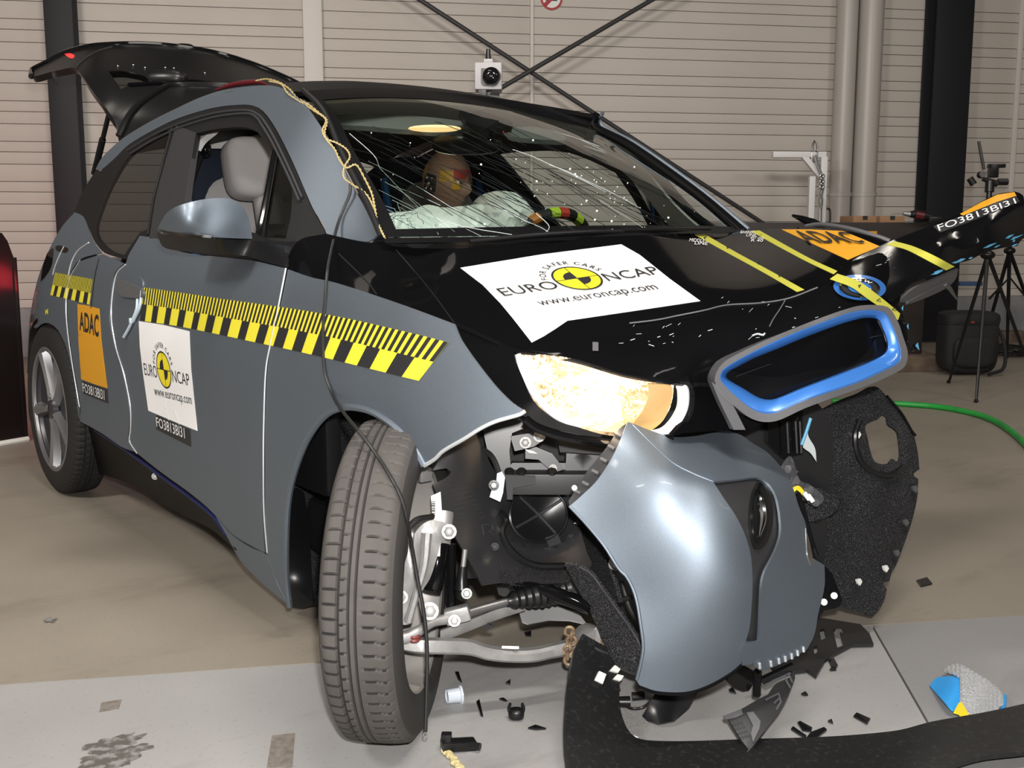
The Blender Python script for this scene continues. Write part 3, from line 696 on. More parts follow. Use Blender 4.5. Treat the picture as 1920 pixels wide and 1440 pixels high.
obj('pillar_trim', tube([ws_pt(v, 1, .012) + np.array([.004, .028, 0]) for v in np.linspace(-0.0, 1, 24)], .007, 8, 1), 'silver_paint', car, label='grey-blue sliver of the far windscreen pillar')
SV = [ws_pt(v, u) for v in np.linspace(0, 1, 7) for u in np.linspace(0, 1, 9)]
WS = TPS(SV)
# cracks: long streaks fanning over the glass, a spider of splits at the lower corner
rr = random.Random(21); dark, white, spark = [], [], []
def crack(pts, r, lst):
    P = [lift(WS, .002)(*p) for p in cr([np.array(p, float) for p in pts], 4)]; lst.append(tube(P, r, 4, 1, caps=False))
def in_ws(x, y):
    l = 600 + (y - 205) * .49; r_ = 1075 + (y - 225) * 1.47; return l + 12 < x < r_ - 12 and 205 + max(0, x - 900) * .14 < y < 445
for i in range(120):
    x, y = rr.uniform(640, 1180), rr.uniform(222, 400); a = math.radians(rr.gauss(24, 5)); L = rr.uniform(60, 260); pts = []
    for k in range(6):
        t = k / 5 * L; q = (x + math.cos(a) * t, y + math.sin(a + .0006 * t) * t + rr.uniform(-1.2, 1.2))
        if in_ws(*q): pts.append(q)
    if len(pts) > 2: crack(pts, rr.choice((.0004, .0006, .0008)), dark if rr.random() < .90 else white)
for i in range(30):
    x, y = rr.uniform(725, 790), rr.uniform(395, 445); a = rr.uniform(0, 6.28); pts = []
    for k in range(5):
        t = k * rr.uniform(5, 11); q = (x + math.cos(a) * t + rr.uniform(-3, 3), y + math.sin(a) * t * .7 + rr.uniform(-3, 3))
        if in_ws(*q): pts.append(q)
    if len(pts) > 2: crack(pts, .0007, white if rr.random() < .75 else dark)
for pts in (((712, 315), (760, 365), (800, 405), (822, 440)), ((735, 375), (800, 405), (870, 425), (960, 440)), ((1005, 400), (1030, 425), (1015, 442)), ((655, 250), (700, 290), (712, 315))): crack(pts, .0009, white)
for i in range(70):
    x, y = rr.uniform(660, 1300), rr.uniform(235, 440)
    if i < 45: x = rr.gauss(1090, 75); y = 330 + (x - 1000) * .35 + rr.gauss(0, 26)
    if in_ws(x, y): s = rr.choice((.0009, .0012, .0016, .0018, .003)); spark.append(ball(lift(WS, .003)(x, y), (s, s, s), None, 6, 4))
obj('dark_crack', join(*dark), 'crack_dark', wsg, kind='stuff'); obj('white_crack', join(*white), 'crack_white', wsg, kind='stuff')
mat('glass_chip', (0.95, 0.97, 0.97), 0.2, spec=1.0); obj('glass_chip', join(*spark), 'glass_chip', wsg, kind='stuff')
# wiper arms and cowl
obj('glass_foot', grid([[ws_pt(0, u) + np.array([.010 * k, 0, -.006 * k]) for u in us_ * .6] for k in range(3)]), 'roof_black', car)
COWL = [(700, 436, C), (740, 448), (850, 452), (1000, 439), (1150, 430), (1300, 428), (1394, 429, C), (1396, 440, C), (1300, 444), (1200, 447), (1090, 452), (1000, 461), (850, 474), (740, 471), (700, 458, C)]
obj('wiper', tube([lift(WS, .012)(*p) for p in ((880, 453), (1000, 441), (1100, 435), (1165, 434))], .006, 8), 'satin_black', car, label='black wiper along the foot of the windscreen')
obj('wiper', tube([lift(WS, .012)(*p) for p in ((1168, 432), (1250, 430), (1330, 430))], .006, 8), 'satin_black', car)
# ================================================================== THE CAR: hood and nose
HOOD = tps((612, 440, 'y', -.78), (535, 503, 'y', -.845), (560, 455, 'y', -.83), (640, 470, 'y', -.765), (720, 455, 'y', -.70), (850, 463, 'y', -.55), (1000, 450, 'y', -.33), (1200, 440, 'y', 0), (1385, 438, 'y', .58),
           (625, 529, 'y', -.835), (700, 553, 'y', -.80), (780, 581, 'y', -.775), (852, 608, 'y', -.745), (780, 520, 'y', -.66), (965, 655, 'y', -.66), (1100, 684, 'y', -.56), (1290, 712, 'y', -.42),
           (1270, 592, 'y', -.33), (1400, 570, 'y', -.18), (1560, 515, 'y', .02), (1640, 455, 'y', .34), (1480, 430, 'y', .55), (1313, 564, 'y', -.25), (1020, 560, 'y', -.50), (1240, 500, 'y', -.13),
           (1340, 720, 'x', .47), (1650, 500, 'x', .49), (1690, 590, 'x', .565), (1690, 690, 'x', .60), (1420, 795, 'x', .50), (1290, 800, 'y', -.40), (1530, 600, 'x', .565), (1390, 650, 'x', .515))
sink = lambda x, y: -.018 * math.exp(-((x - 1180) / 90) ** 2 - ((y - 628) / 26) ** 2) + .012 * math.exp(-((x - 1400) / 110) ** 2 - ((y - 540) / 18) ** 2) + .0035 * math.sin(x * .045 + y * .09) * math.exp(-((x - 1240) / 160) ** 2 - ((y - 620) / 40) ** 2)
HOODP = [(611, 438, C), (650, 447), (690, 455), (714, 452, C), (740, 462), (850, 466), (1000, 453), (1090, 445), (1200, 441), (1300, 438), (1388, 434, C), (1480, 427), (1540, 427), (1600, 435), (1650, 447), (1672, 457, C), (1640, 470), (1600, 487), (1576, 500), (1571, 513), (1533, 538), (1480, 557), (1427, 568), (1363, 571), (1300, 583), (1268, 594, C), (1262, 640), (1272, 690), (1292, 716, C), (1233, 710), (1167, 699), (1083, 674), (1010, 660), (963, 654), (900, 628), (852, 608, C), (780, 581), (700, 553), (625, 529), (580, 519), (535, 503, C), (545, 470), (565, 448)]
obj('cowl', panel(COWL, back(HOOD, .004), .006, 12), 'satin_black', car, 'black cowl at the foot of the windscreen')
hd = obj('hood', panel(HOODP, lift(HOOD, .003), .012, 15, bump=sink), 'hood_black', car, label='gloss black hood, buckled in front')
NOSE = [(1268, 594, C), (1300, 583), (1363, 571), (1427, 568), (1480, 557), (1533, 538), (1571, 513, C), (1576, 500, C), (1600, 487), (1650, 470), (1690, 500), (1690, 552, C), (1683, 585), (1695, 610), (1700, 660), (1688, 692), (1620, 725), (1515, 763), (1440, 790), (1400, 806, C), (1380, 810), (1340, 808), (1262, 814, C), (1290, 780), (1299, 745), (1292, 716, C), (1272, 690), (1262, 640)]
ns = obj('nose_panel', panel(NOSE, HOOD, .012, 14, bump=lambda x, y: .004 * math.sin(x * .03 + y * .05) * math.exp(-((x - 1330) / 80) ** 2 - ((y - 630) / 60) ** 2)), 'hood_black', car, label='gloss black nose panel around the grille')
edge('fold_line', [(1180, 606), (1230, 600), (1270, 592), (1320, 582), (1363, 572), (1427, 568), (1480, 559), (1533, 539)], .0018, 'grey_plastic', surf=HOOD, d=.006, parent=hd, lab='pale crease along the front of the hood')
edge('fold_line', [(1474, 560), (1462, 580), (1450, 598), (1443, 612)], .0013, 'grey_plastic', surf=HOOD, d=.005, parent=ns)
edge('hood_lip', [(852, 608), (900, 629), (963, 656), (1010, 663), (1083, 677), (1167, 702), (1233, 713), (1290, 720), (1340, 724)], .006, 'gloss_black', surf=HOOD, d=.004, parent=hd)
edge('shut_line', [(635, 476), (660, 500), (690, 530), (706, 552)], .0015, 'seal_rubber', surf=HOOD, d=.004, parent=hd)
edge('shut_line', [(742, 468), (770, 500), (810, 548), (852, 606)], .0012, 'seal_rubber', surf=HOOD, d=.004, parent=hd)
# scuffs
rr = random.Random(4); sc = []
for (cx, cy, n, sx, sy) in ((1230, 625, 16, 60, 16), (1420, 630, 6, 14, 5), (1660, 500, 8, 22, 16), (1450, 575, 8, 60, 8), (1550, 600, 5, 50, 12)):
    for i in range(n):
        x, y = rr.gauss(cx, sx), rr.gauss(cy, sy); L = rr.uniform(2, 12); a = rr.gauss(-.35, .4)
        sc.append(tube([lift(HOOD, .006)(x, y), lift(HOOD, .006)(x + L * math.cos(a), y + L * math.sin(a))], rr.choice((.0005, .0008)), 4, 1, caps=False))
sc.append(tube([lift(HOOD, .006)(*p) for p in cr([np.array(q, float) for q in ((1411, 629), (1420, 626), (1430, 628), (1434, 625))], 4)], .002, 5, 1))
obj('scuff', join(*sc), 'crack_white', hd, kind='stuff')
# left wing bent up and out
WING = tps((1573, 505, 'x', .475), (1640, 458, 'x', .40), (1600, 487, 'x', .455), (1680, 448, 'x', .385), (1753, 420, 'x', .36), (1820, 392, 'x', .37), (1903, 360, 'x', .40), (1690, 552, 'x', .555), (1740, 520, 'x', .525), (1793, 493, 'x', .50), (1847, 473, 'x', .49), (1907, 455, 'x', .475), (1920, 385, 'x', .43), (1760, 465, 'x', .50), (1850, 420, 'x', .485))
WINGP = [(1574, 505, C), (1600, 487), (1640, 466), (1680, 448), (1753, 420), (1800, 400), (1840, 378), (1870, 364), (1903, 359, C), (1918, 366), (1922, 392, C), (1948, 384, C), (1945, 436, C), (1917, 448), (1908, 461, C), (1880, 465), (1847, 473), (1820, 487), (1793, 495), (1773, 508), (1740, 521), (1707, 533), (1692, 551, C), (1672, 562), (1640, 540), (1600, 520)]
fold = lambda x, y: .006 * math.sin((y + (x - 1700) * .42) * .16) * sst((x - 1690) / 60)
wg = obj('torn_wing', panel(WINGP, lift(WING, .004), .006, 11, bump=fold), 'wing_black', car, label='gloss black left hood corner bent up and outwards')
wf_ = lift(WING, .013)
def wpatch(name, pts, m, d=.013, lab=None, smooth=False, st=9): return obj(name, panel(pts, lift(WING, d), .0006, st, smooth=smooth, bump=fold), m, wg, lab)
wpatch('orange_sticker', [(1800, 401), (1840, 379), (1870, 365), (1902, 360), (1906, 367), (1870, 378), (1806, 404)], 'label_orange', .006, 'narrow orange sticker edge')
wpatch('label_strip', [(1750, 424), (1806, 404), (1870, 378), (1906, 367), (1912, 378), (1872, 394), (1812, 418), (1762, 436)], 'label_black', .006, 'black strip with white lettering')
def wm(a, b):
    p = np.array([1757.0, 423.5]) * (1 - a) + np.array([1902.0, 371.5]) * a + np.array([4.5, 11.0]) * -b * (1.0 - .1 * a) + np.array([4.0, 9.5]); return lift(WING, .013 + fold(*p))(*p)
obj('lettering', face_lens(text('FO3813BI31', (0.0, 0.0, 1.0, 1.0), wm)), 'white_ink', wg, 'white lettering FO3813BI31')
rr = random.Random(12); V = []
for i in range(46):
    t = rr.random(); x, y = 1700 + t * 215, 548 - t * 92 - rr.uniform(2, 26) * (.4 + .6 * t); L = rr.uniform(6, 30); wd = rr.uniform(.8, 3.4)
    a = -.40 + rr.gauss(0, .1); u = np.array([math.cos(a), math.sin(a)]) * L / 2; v = np.array([-u[1], u[0]]) / L * 2 * wd
    q = np.array([x, y]); pts = [q - u, q - u * .3 + v, q + u * .6 + v * .5, q + u, q - v * .7]
    if inside(np.array(pts), np.array([p[:2] for p in WINGP], float)).all(): V.append(([lift(WING, .0075 + fold(*p))(*p) for p in pts], [[0, 1, 2, 3, 4]]))
obj('paint_scratch', face_lens(join(*V)), 'scratch_blue', wg, 'blue scratched paint along the lower edge', kind='stuff')
fl2 = tps((1690, 565, 'x', .53), (1750, 530, 'x', .50), (1797, 505, 'x', .48), (1735, 562, 'x', .48), (1790, 523, 'x', .46))
obj('wing_flange', panel([(1688, 563, C), (1713, 541), (1753, 524), (1797, 505, C), (1792, 523), (1775, 540), (1730, 561), (1692, 574, C)], fl2, .006, 9), 'grey_plastic', wg, 'grey torn inner flange')
obj('flange_tab', join(tube([fl2(1771, 532), fl2(1780, 540), fl2(1788, 552), fl2(1795, 562)], [.006, .006, .004, .002], 8), tube([fl2(1700, 566), fl2(1740, 545), fl2(1775, 528)], .004, 8)), 'grey_plastic', wg)
TS = tps((1690, 565, 'x', .55), (1710, 600, 'x', .55), (1724, 657, 'x', .56), (1700, 640, 'x', .57))
obj('torn_strip', panel([(1684, 572, C), (1696, 566), (1700, 590), (1710, 627), (1724, 657, C), (1716, 658), (1708, 652), (1703, 640), (1698, 605)], TS, .006, 8), 'gloss_black', ns, 'black torn strip hanging beside the grille')
obj('paint_scratch', join(*[face_lens(([TS(*p) + (CPOS - TS(*p)) * .004 for p in q], [[0, 1, 2]])) for q in (((1716, 648), (1721, 642), (1724, 657)), ((1690, 578), (1694, 572), (1693, 583)), ((1700, 612), (1703, 606), (1704, 618)))]), 'scratch_blue', ns, kind='stuff')
edge('wing_fin', [(1486, 404), (1505, 411), (1525, 419), (1546, 424)], [.004, .010, .014, .006], 'gloss_black', surf=lambda a, b: PA(a, b, 1, .62), parent=hd, lab='black hinge tip standing up at the far hood corner')
edge('hood_edge', [(1512, 424), (1540, 421), (1590, 428), (1640, 442), (1668, 452)], .006, 'grey_plastic', surf=HOOD, d=.002, parent=hd)
# ---- tapes and stickers
def tape(name, A, B, surf, lab, parent, d=.0045, bump=None):
    f = lift(surf, d)
    if bump: f = (lambda g: lambda a, b: lift(g, bump(a, b))(a, b))(f)
    return obj(name, strip([np.array(p, float) for p in A], [np.array(p, float) for p in B], f), 'flat_yellow', parent, lab)
tape('yellow_tape', [(1303, 440), (1355, 469), (1430, 510), (1494, 547)], [(1322, 439), (1375, 470), (1445, 508), (1508, 543)], HOOD, 'yellow tape at mid hood', hd, .006, sink)
tape('yellow_tape', [(1407, 433), (1450, 457), (1510, 489), (1563, 514)], [(1424, 432), (1465, 455), (1520, 485), (1570, 508)], HOOD, 'yellow tape nearer the far side', hd, .006, sink)
NB = lambda a, b: .004 * math.sin(a * .03 + b * .05) * math.exp(-((a - 1330) / 80) ** 2 - ((b - 630) / 60) ** 2)
tape('yellow_tape', [(1556, 523), (1596, 538), (1627, 560), (1662, 584), (1684, 600)], [(1570, 513), (1610, 527), (1642, 550), (1672, 574), (1688, 588)], HOOD, 'yellow tape over the round badge', ns, .032, NB)
tape('yellow_tape', [(1662, 459), (1697, 467), (1737, 487), (1774, 507)], [(1677, 452), (1713, 462), (1753, 480), (1790, 500)], WING, 'yellow tape across the bent wing', wg, .006, fold)
tick = []
for (a, b, s) in ((1322, 446, 0), (1365, 464, 0), (1422, 493, 0), (1462, 517, 0), (1612, 536, 1), (1648, 563, 2), (1677, 580, 2)):
    f = lift(HOOD, .035 + NB(a, b) if s else .0076 + sink(a, b)); q = lambda u, v: f(a + u, b + v)
    tick.append(face_lens(([q(-3, -1), q(2, -3), q(3, -1), q(0, 0), q(1, 3), q(-1, 3)], [[0, 1, 2, 3, 4, 5]])) if s < 2 else join(*[face_lens(([q(*u), q(*v), q(v[0] - .6, v[1] - 1.2), q(u[0] - .6, u[1] - 1.2)], [[0, 1, 2, 3]])) for u, v in (((-4, 1), (4, 3)), ((4, 3), (3, -3)), ((3, -3), (-4, 1)))]))
for q_ in tick: obj('tape_mark', q_, 'ink', hd, 'handwritten black mark on a tape')
def hand(s, p0, w_, h_, ang=.0):
    f = lift(HOOD, .016)
    return text(s, (0, 0, 1, 1), lambda a, b: f(p0[0] + a * w_ + b * h_ * .3, p0[1] + a * w_ * ang - b * h_))
obj('hand_lettering', face_lens(join(hand('MIDDLE', (1292, 452.5), 28, 6, .06), hand('LINE', (1302, 458), 24, 6, .06), hand('BARRIER', (1388, 437.5), 26, 5, .02), hand('LINE', (1399, 443), 18, 5, .02), hand('497 mm', (1406, 448), 26, 5, .02), hand('R 40', (1408, 453), 22, 5, .02))), 'white_ink', hd, 'small white handwriting beside the tapes')
# orange club sticker on the hood
OS = [(1465, 430, C), (1520, 430), (1580, 433, C), (1615, 447), (1650, 462, C), (1618, 475), (1590, 487, C), (1530, 460)]
obj('orange_sticker', panel(OS, lift(HOOD, .007), .0006, 10, smooth=False), 'label_orange', hd, 'orange sticker with bold black lettering')
om = lambda a, b: lift(HOOD, .028)(*(np.array([1480.0, 431.5]) * (1 - a) * (1 - b) + np.array([1586.0, 434.5]) * a * (1 - b) + np.array([1516.0, 455.0]) * (1 - a) * b + np.array([1625.0, 455.0]) * a * b))
obj('lettering', face_lens(text('ADAC', (0, 1, 1, 0), om, .012)), 'ink', hd, 'bold black lettering')
# the large white sticker on the hood
HS = [(863, 502, C), (1015, 477), (1165, 458, C), (1200, 478), (1255, 522), (1313, 564, C), (1200, 581), (1085, 598), (1064, 601, C), (1042, 616), (1020, 630), (997, 642, C), (962, 597), (938, 568), (905, 534)]
stk = obj('white_sticker', panel(HS, lift(HOOD, .0055), .0006, 13, smooth=False, bump=sink), 'white_sheet', hd, 'large white printed sheet on the hood')
def logo(prefix, cen, h, up, surf, d, parent, car_w=(-3.8, -1.15, 1.15, 3.58), by=-.50, ch=.66, url=(-2.75, 2.65, -1.78, .62)):
    cen, h, up = np.array(cen, float), np.array(h, float), np.array(up, float)
    f = lambda dd: (lambda a, b: lift(surf, dd)(*(cen + h * a + up * b)))
    m0, m1, m2 = f(d), f(d + .0006), f(d + .0012)
    obj('logo_disc', face_lens(disc(0.001, .97, 0, 360, m0, 48)), 'logo_yellow', parent, 'yellow target disc')
    ring = [disc(.93, 1.02, 0, 360, m1, 48), disc(0.001, .55, 90, 180, m1, 12), disc(0.001, .55, 270, 360, m1, 12)]
    bar = lambda x0, y0, x1, y1: ([m2(x0, y0), m2(x1, y0), m2(x1, y1), m2(x0, y1)], [[0, 1, 2, 3]])
    ring += [bar(-.98, -.022, -.5, .022), bar(-.5, -.022, 0, .022), bar(0, -.022, .5, .022), bar(.5, -.022, .98, .022), bar(-.02, -.98, .02, -.5), bar(-.02, -.5, .02, 0), bar(-.02, 0, .02, .5), bar(-.02, .5, .02, .98)]
    obj('logo_mark', face_lens(join(*ring)), 'ink', parent, 'black quartered target')
    T_ = [text('EURO', (car_w[0], by, car_w[1], by + ch), m1), text('NCAP', (car_w[2], by, car_w[3], by + ch), m1), arc_text('FOR SAFER CARS', 1.22, 172, 14, .27, m1)]
    tx = text('www.euroncap.com', (url[0], url[2], url[1], url[2] + url[3]), m1); T_.append(tx)
    for g_, l_ in zip(T_, ('left of the target', 'right of the target', 'arched over the target', 'with the web address')): obj('lettering', face_lens(g_), 'ink', parent, 'black lettering ' + l_)
logo('hood', (1082, 521.5), (40.5, -5.8), (-25.5, -20.5), lambda a, b: lift(HOOD, sink(a, b))(a, b), .011, hd, (-3.72, -1.12, 1.12, 3.56), -.58, .68, (-2.75, 2.70, -1.92, .56))
# door stickers
DS = [(260, 602, C), (305, 609), (355, 621, C), (358, 690), (364, 750), (370, 808, C), (325, 790), (278, 770, C), (268, 700), (262, 650)]
obj('white_sticker', panel(DS, lift(sideC, .004), .0006, 10, smooth=False), 'white_sheet', fd, 'white printed sheet on the door')
logo('door', (307, 693.5), (12.9, 3.2), (-4.7, -34.5), sideC, .0055, fd, (-2.95, -1.08, 1.12, 3.62), -.55, .66, (-1.9, 3.55, -1.72, .52))
def qmap(Q, surf, d):
    Q = [np.array(q, float) for q in Q]; f = lift(surf, d); return lambda a, b: f(*(Q[0] * (1 - a) * (1 - b) + Q[1] * a * (1 - b) + Q[2] * a * b + Q[3] * (1 - a) * b))
obj('code_label', panel(corners([(293, 778), (356, 806), (358, 838), (293, 805)]), lift(sideC, .004), .0006, 8), 'label_black', fd, 'black label with white code below the sheet')
obj('lettering', face_lens(text('FO3813BI31', (.0, .86, 1.0, .08), qmap([(292, 780), (345, 800), (347, 826), (294, 803)], sideC, .006))), 'white_ink', fd, 'white code FO3813BI31')
obj('sheet_crease', join(tube([lift(sideC, .0055)(*p) for p in ((308, 745), (312, 770), (316, 788))], .0012, 5), tube([lift(sideC, .0055)(*p) for p in ((327, 768), (332, 785), (336, 796))], .0012, 5)), 'crack_white', fd)
obj('orange_sticker', panel([(145, 570, C), (165, 573), (186, 579, C), (190, 640), (201, 728, C), (176, 720), (152, 711, C), (147, 640)], lift(sideC, .004), .0006, 9, smooth=False), 'label_orange', rd, 'orange sticker on the rear door')
obj('lettering', face_lens(text('ADAC', (0, 1, 1, 0), bold=.025, mp=qmap([(148, 584), (185, 590), (185, 633), (149, 619)], sideC, .006))), 'ink', rd, 'bold black lettering')
obj('code_label', panel(corners([(154, 714), (201, 730), (203, 757), (156, 738)]), lift(sideC, .004), .0006, 8), 'label_black', rd, 'black label with white code below the orange sticker')
obj('lettering', face_lens(text('FO3813BI31', (0, .92, 1, .06), qmap([(154, 717), (195, 730), (196, 752), (156, 736)], sideC, .006))), 'white_ink', rd, 'white code FO3813BI31')
obj('yellow_dab', face_lens(join(*[([lift(sideC, .004)(*p) for p in q], [[0, 1, 2]]) for q in (((85, 579), (85, 591), (88, 585)), ((90, 578), (90, 590), (86, 584)))])), 'tape_yellow', parts['quarter_panel'], 'small yellow dab over the wheel arch')
# measuring tape along the flank
def ruler(name, A, B, split, lower, n_up, parent, lab, d=.003, first_black=False):
    f = lift(sideC, d); NA = 400
    A = resample([f(*p) for p in cr([np.array(q, float) for q in A], 12)], NA); B = resample([f(*p) for p in cr([np.array(q, float) for q in B], 12)], NA)
    def M(u, v): i = min(max(u, 0), 1) * (NA - 1); k = min(int(i), NA - 2); g_ = i - k; return (A[k] * (1 - g_) + A[k + 1] * g_) * (1 - v) + (B[k] * (1 - g_) + B[k + 1] * g_) * v
    def N(u, v, dd): P = M(u, v); w_ = CPOS - P; return P + w_ / np.linalg.norm(w_) * dd
    n = max(24, int(np.linalg.norm(A[-1] - A[0]) / .03)); V, Fc = grid([[M(i / n, v) for i in range(n + 1)] for v in (0, .25, .5, .75, 1)])
    rl = obj(name, shell(V, tri(Fc), .0006), 'tape_yellow', parent, lab)
    bl = []
    def cell(u0, u1, v0, v1):
        k = max(1, int((u1 - u0) * n + .99)); Vs, Fs = grid([[N(u0 + (u1 - u0) * i / k, v, .0008) for i in range(k + 1)] for v in (v0, (v0 + v1) / 2, v1)]); bl.append((Vs, Fs))
    for u0, u1 in lower: cell(u0, u1, split, 1.0)
    for i in range(n_up): cell((i + .48) / n_up, (i + 1) / n_up, 0, split)
    obj('black_stripe', face_lens(join(*bl)), 'ink', rl, 'black scale marks')
# edges of the yellow blocks along the lower rim, in pixels -> fractions of the strip
RB = [(262, 601), (330, 611), (400, 625), (470, 640), (540, 655), (610, 671), (680, 688), (740, 703), (785, 714)]
RT = [(270, 539), (340, 549), (420, 561), (500, 572), (580, 584), (660, 599), (730, 615), (790, 629), (840, 642)]
arc = np.array([lift(sideC, .003)(*p) for p in cr([np.array(q, float) for q in RB], 30)]); arcl = np.concatenate([[0], np.cumsum(np.linalg.norm(np.diff(arc, axis=0), axis=1))]); arcx = np.array([proj(p)[0] for p in arc])
fr_ = lambda x: float(np.interp(x, arcx, arcl) / arcl[-1])
ys = [271.5, 293, 317, 343, 369, 397, 426, 459, 494, 530, 565, 605, 646, 693, 753]; ye = [283, 307, 331, 358, 383, 411, 445, 478, 512, 547, 584, 624, 669, 723, 785]
ruler('measuring_tape', RT, RB, .50, [(0, fr_(ys[0]))] + [(fr_(a), fr_(b)) for a, b in zip(ye[:-1], ys[1:])], 74, fd, 'yellow and black measuring tape along the flank')
ruler('measuring_tape', [(104, 511), (125, 515), (150, 519), (174, 524)], [(94, 553), (115, 558), (140, 564), (167, 571)], .55, [(.09 + .19 * i, .185 + .19 * i) for i in range(5)], 28, parts['quarter_panel'], 'yellow and black measuring tape on the rear flank')
# ---- kidney grille
KO = [(1340, 713), (1345, 695), (1360, 677), (1400, 655), (1447, 633), (1500, 611), (1547, 593), (1585, 580), (1613, 573), (1645, 572), (1668, 578), (1684, 604), (1693, 630), (1702, 660), (1699, 682), (1690, 693), (1655, 711), (1613, 728), (1513, 764), (1460, 788), (1430, 791), (1402, 781), (1366, 751), (1347, 727)]
K1 = [(1350, 710), (1353, 696), (1368, 684), (1405, 663), (1450, 641), (1505, 618), (1550, 601), (1590, 587), (1616, 582), (1640, 581), (1660, 587), (1674, 610), (1683, 634), (1690, 660), (1688, 676), (1680, 684), (1650, 699), (1610, 717), (1510, 751), (1456, 774), (1431, 775), (1408, 766), (1374, 738), (1356, 720)]
K2 = [(1362, 706), (1367, 697), (1380, 690), (1415, 672), (1460, 654), (1510, 633), (1560, 615), (1600, 602), (1620, 597), (1638, 597), (1647, 602), (1655, 620), (1661, 636), (1663, 650), (1661, 658), (1652, 667), (1625, 680), (1600, 690), (1500, 728), (1455, 747), (1438, 749), (1420, 744), (1392, 727), (1372, 715)]
kp = ctl((1350, 705, 'x', .505), (1690, 590, 'x', .605), (1700, 675, 'x', .635), (1425, 785, 'x', .545), (1530, 680, 'x', .60))
KS = TPS(kp)
gr = obj('grille', panel(K2, back(KS, .035), .01, 14), 'gloss_black', ns, 'black blanked grille slot in a blue and chrome surround')
def ring(name, o, i, dd, th, m, lab): 
    O = outline(o, 7); I = outline(i, 7); return obj(name, panel(o, lift(KS, dd), th, 9, holes=(i,)), m, ns, lab)
ring('grille_frame', KO, K1, .016, .05, 'satin_chrome', 'chrome frame of the grille')
f_in = lambda a, b: KS(a, b)
# blue bevelled inner frame: outer rim proud, inner rim recessed
O = resample(outline(K1 + K1[:1], 5), 160); I = resample(outline(K2 + K2[:1], 5), 160)
# pair up by angle about the slot axis
def loop(P, n=180):
    P = outline(P, 4); c = np.array([1520.0, 682.0]); ax = np.array([.94, -.34]); ay = np.array([.34, .94])
    q = np.stack([(P - c) @ ax / 165, (P - c) @ ay / 62], 1); t = np.arctan2(q[:, 1], q[:, 0]); o = np.argsort(t); t, P = t[o], P[o]
    T = np.linspace(-PI, PI, n, endpoint=False); tt = np.concatenate([t - 2 * PI, t, t + 2 * PI]); PP = np.concatenate([P, P, P])
    return np.stack([np.interp(T, tt, PP[:, 0]), np.interp(T, tt, PP[:, 1])], 1)
LO, LI = loop(K1), loop(K2); rows = []
for k, (w_, dd) in enumerate(((0, .014), (.12, .016), (.5, .006), (.9, -.010), (1, -.03))): rows.append([lift(KS, dd)(*(LO[i % 180] * (1 - w_) + LI[i % 180] * w_)) for i in range(181)])
obj('blue_frame', face_lens(grid(rows)), 'accent_blue', ns, 'blue bevelled grille surround')
obj('grille_rib', join(*[tube([back(KS, .028)(*p) for p in q], .0015, 6, 2) for q in (((1510, 634), (1560, 622), (1610, 606)), ((1380, 706), (1500, 664), (1655, 628)))]), 'satin_black', gr)
obj('grille_side_trim', panel([(1334, 716, C), (1350, 728), (1372, 756), (1385, 780), (1398, 806, C), (1376, 806, C), (1352, 758)], lift(KS, .012), .02, 8), 'satin_chrome', ns, 'brushed trim end beside the grille')
# ---- round badge
def bmap(d): return lambda a, b: lift(HOOD, d + NB(1613, 538))(1612 + 49 * a + 5 * b, 539 + 5 * a - 23.5 * b)
bdg = obj('badge', face_lens(disc(.001, 1.0, 0, 360, bmap(0.0115), 48)), 'accent_blue', ns, 'round badge with a blue ring')
obj('badge_ring', face_lens(disc(.70, .78, 0, 360, bmap(0.0242), 48)), 'chrome', ns); obj('badge_disc', face_lens(disc(.001, .72, 0, 360, bmap(0.0184), 48)), 'ink', ns)
obj('badge_quarter', face_lens(join(disc(.001, .44, 0, 90, bmap(0.0230), 10), disc(.001, .44, 180, 270, bmap(0.0230), 10))), 'roundel_blue', ns, 'blue quarters of the badge'); obj('badge_quarter', face_lens(join(disc(.001, .44, 90, 180, bmap(0.0230), 10), disc(.001, .44, 270, 360, bmap(0.0230), 10))), 'roundel_white', ns, 'white quarters of the badge')
obj('lettering', face_lens(arc_text('BMW', .49, 140, 40, .17, bmap(0.0242))), 'white_ink', ns, 'white badge lettering')
# ---- headlight
HL = tps((963, 660, 'y', -.675), (1083, 673, 'y', -.60), (1167, 700, 'y', -.54), (1287, 718, 'y', -.44), (1293, 773, 'y', -.41), (1250, 817, 'y', -.43), (1130, 815, 'y', -.54), (1043, 787, 'y', -.615), (1000, 750, 'y', -.655), (852, 608, 'y', -.75), (985, 785, 'y', -.665), (1120, 740, 'y', -.555))
HP = [(852, 606, C), (900, 627), (963, 652), (1010, 660), (1083, 674), (1167, 700), (1233, 712), (1293, 716, C), (1302, 735), (1299, 775), (1275, 814, C), (1200, 828), (1135, 829), (1060, 816), (1010, 801), (985, 782), (958, 757), (928, 726), (893, 682), (864, 640)]
LENS = [(963, 659, C), (982, 658), (1010, 662), (1083, 675), (1167, 703), (1233, 716), (1287, 720, C), (1297, 735), (1294, 775), (1270, 808), (1250, 817, C), (1190, 820), (1133, 815), (1087, 802), (1043, 788), (1000, 751), (980, 708), (967, 678)]
hl = obj('headlight', panel(HP, back(HL, .004), .02, 12, holes=(LENS,)), 'gloss_black', car, 'lit headlight in a black surround')
lc = back(HL, .03); LB_ = lambda a, b: lc(a, b)
def bowl(x, y): u = ((x - 1115) / 165) ** 2 + ((y - 740) / 75) ** 2; return lift(HL, -.03 - .09 * max(0, 1 - u))(x, y)
m = mat('lamp_reflector', (0.75, 0.62, 0.42), 0.22, 0.9); nt = m.node_tree; bs = nt.nodes['Principled BSDF']; tc = nt.nodes.new('ShaderNodeTexCoord')
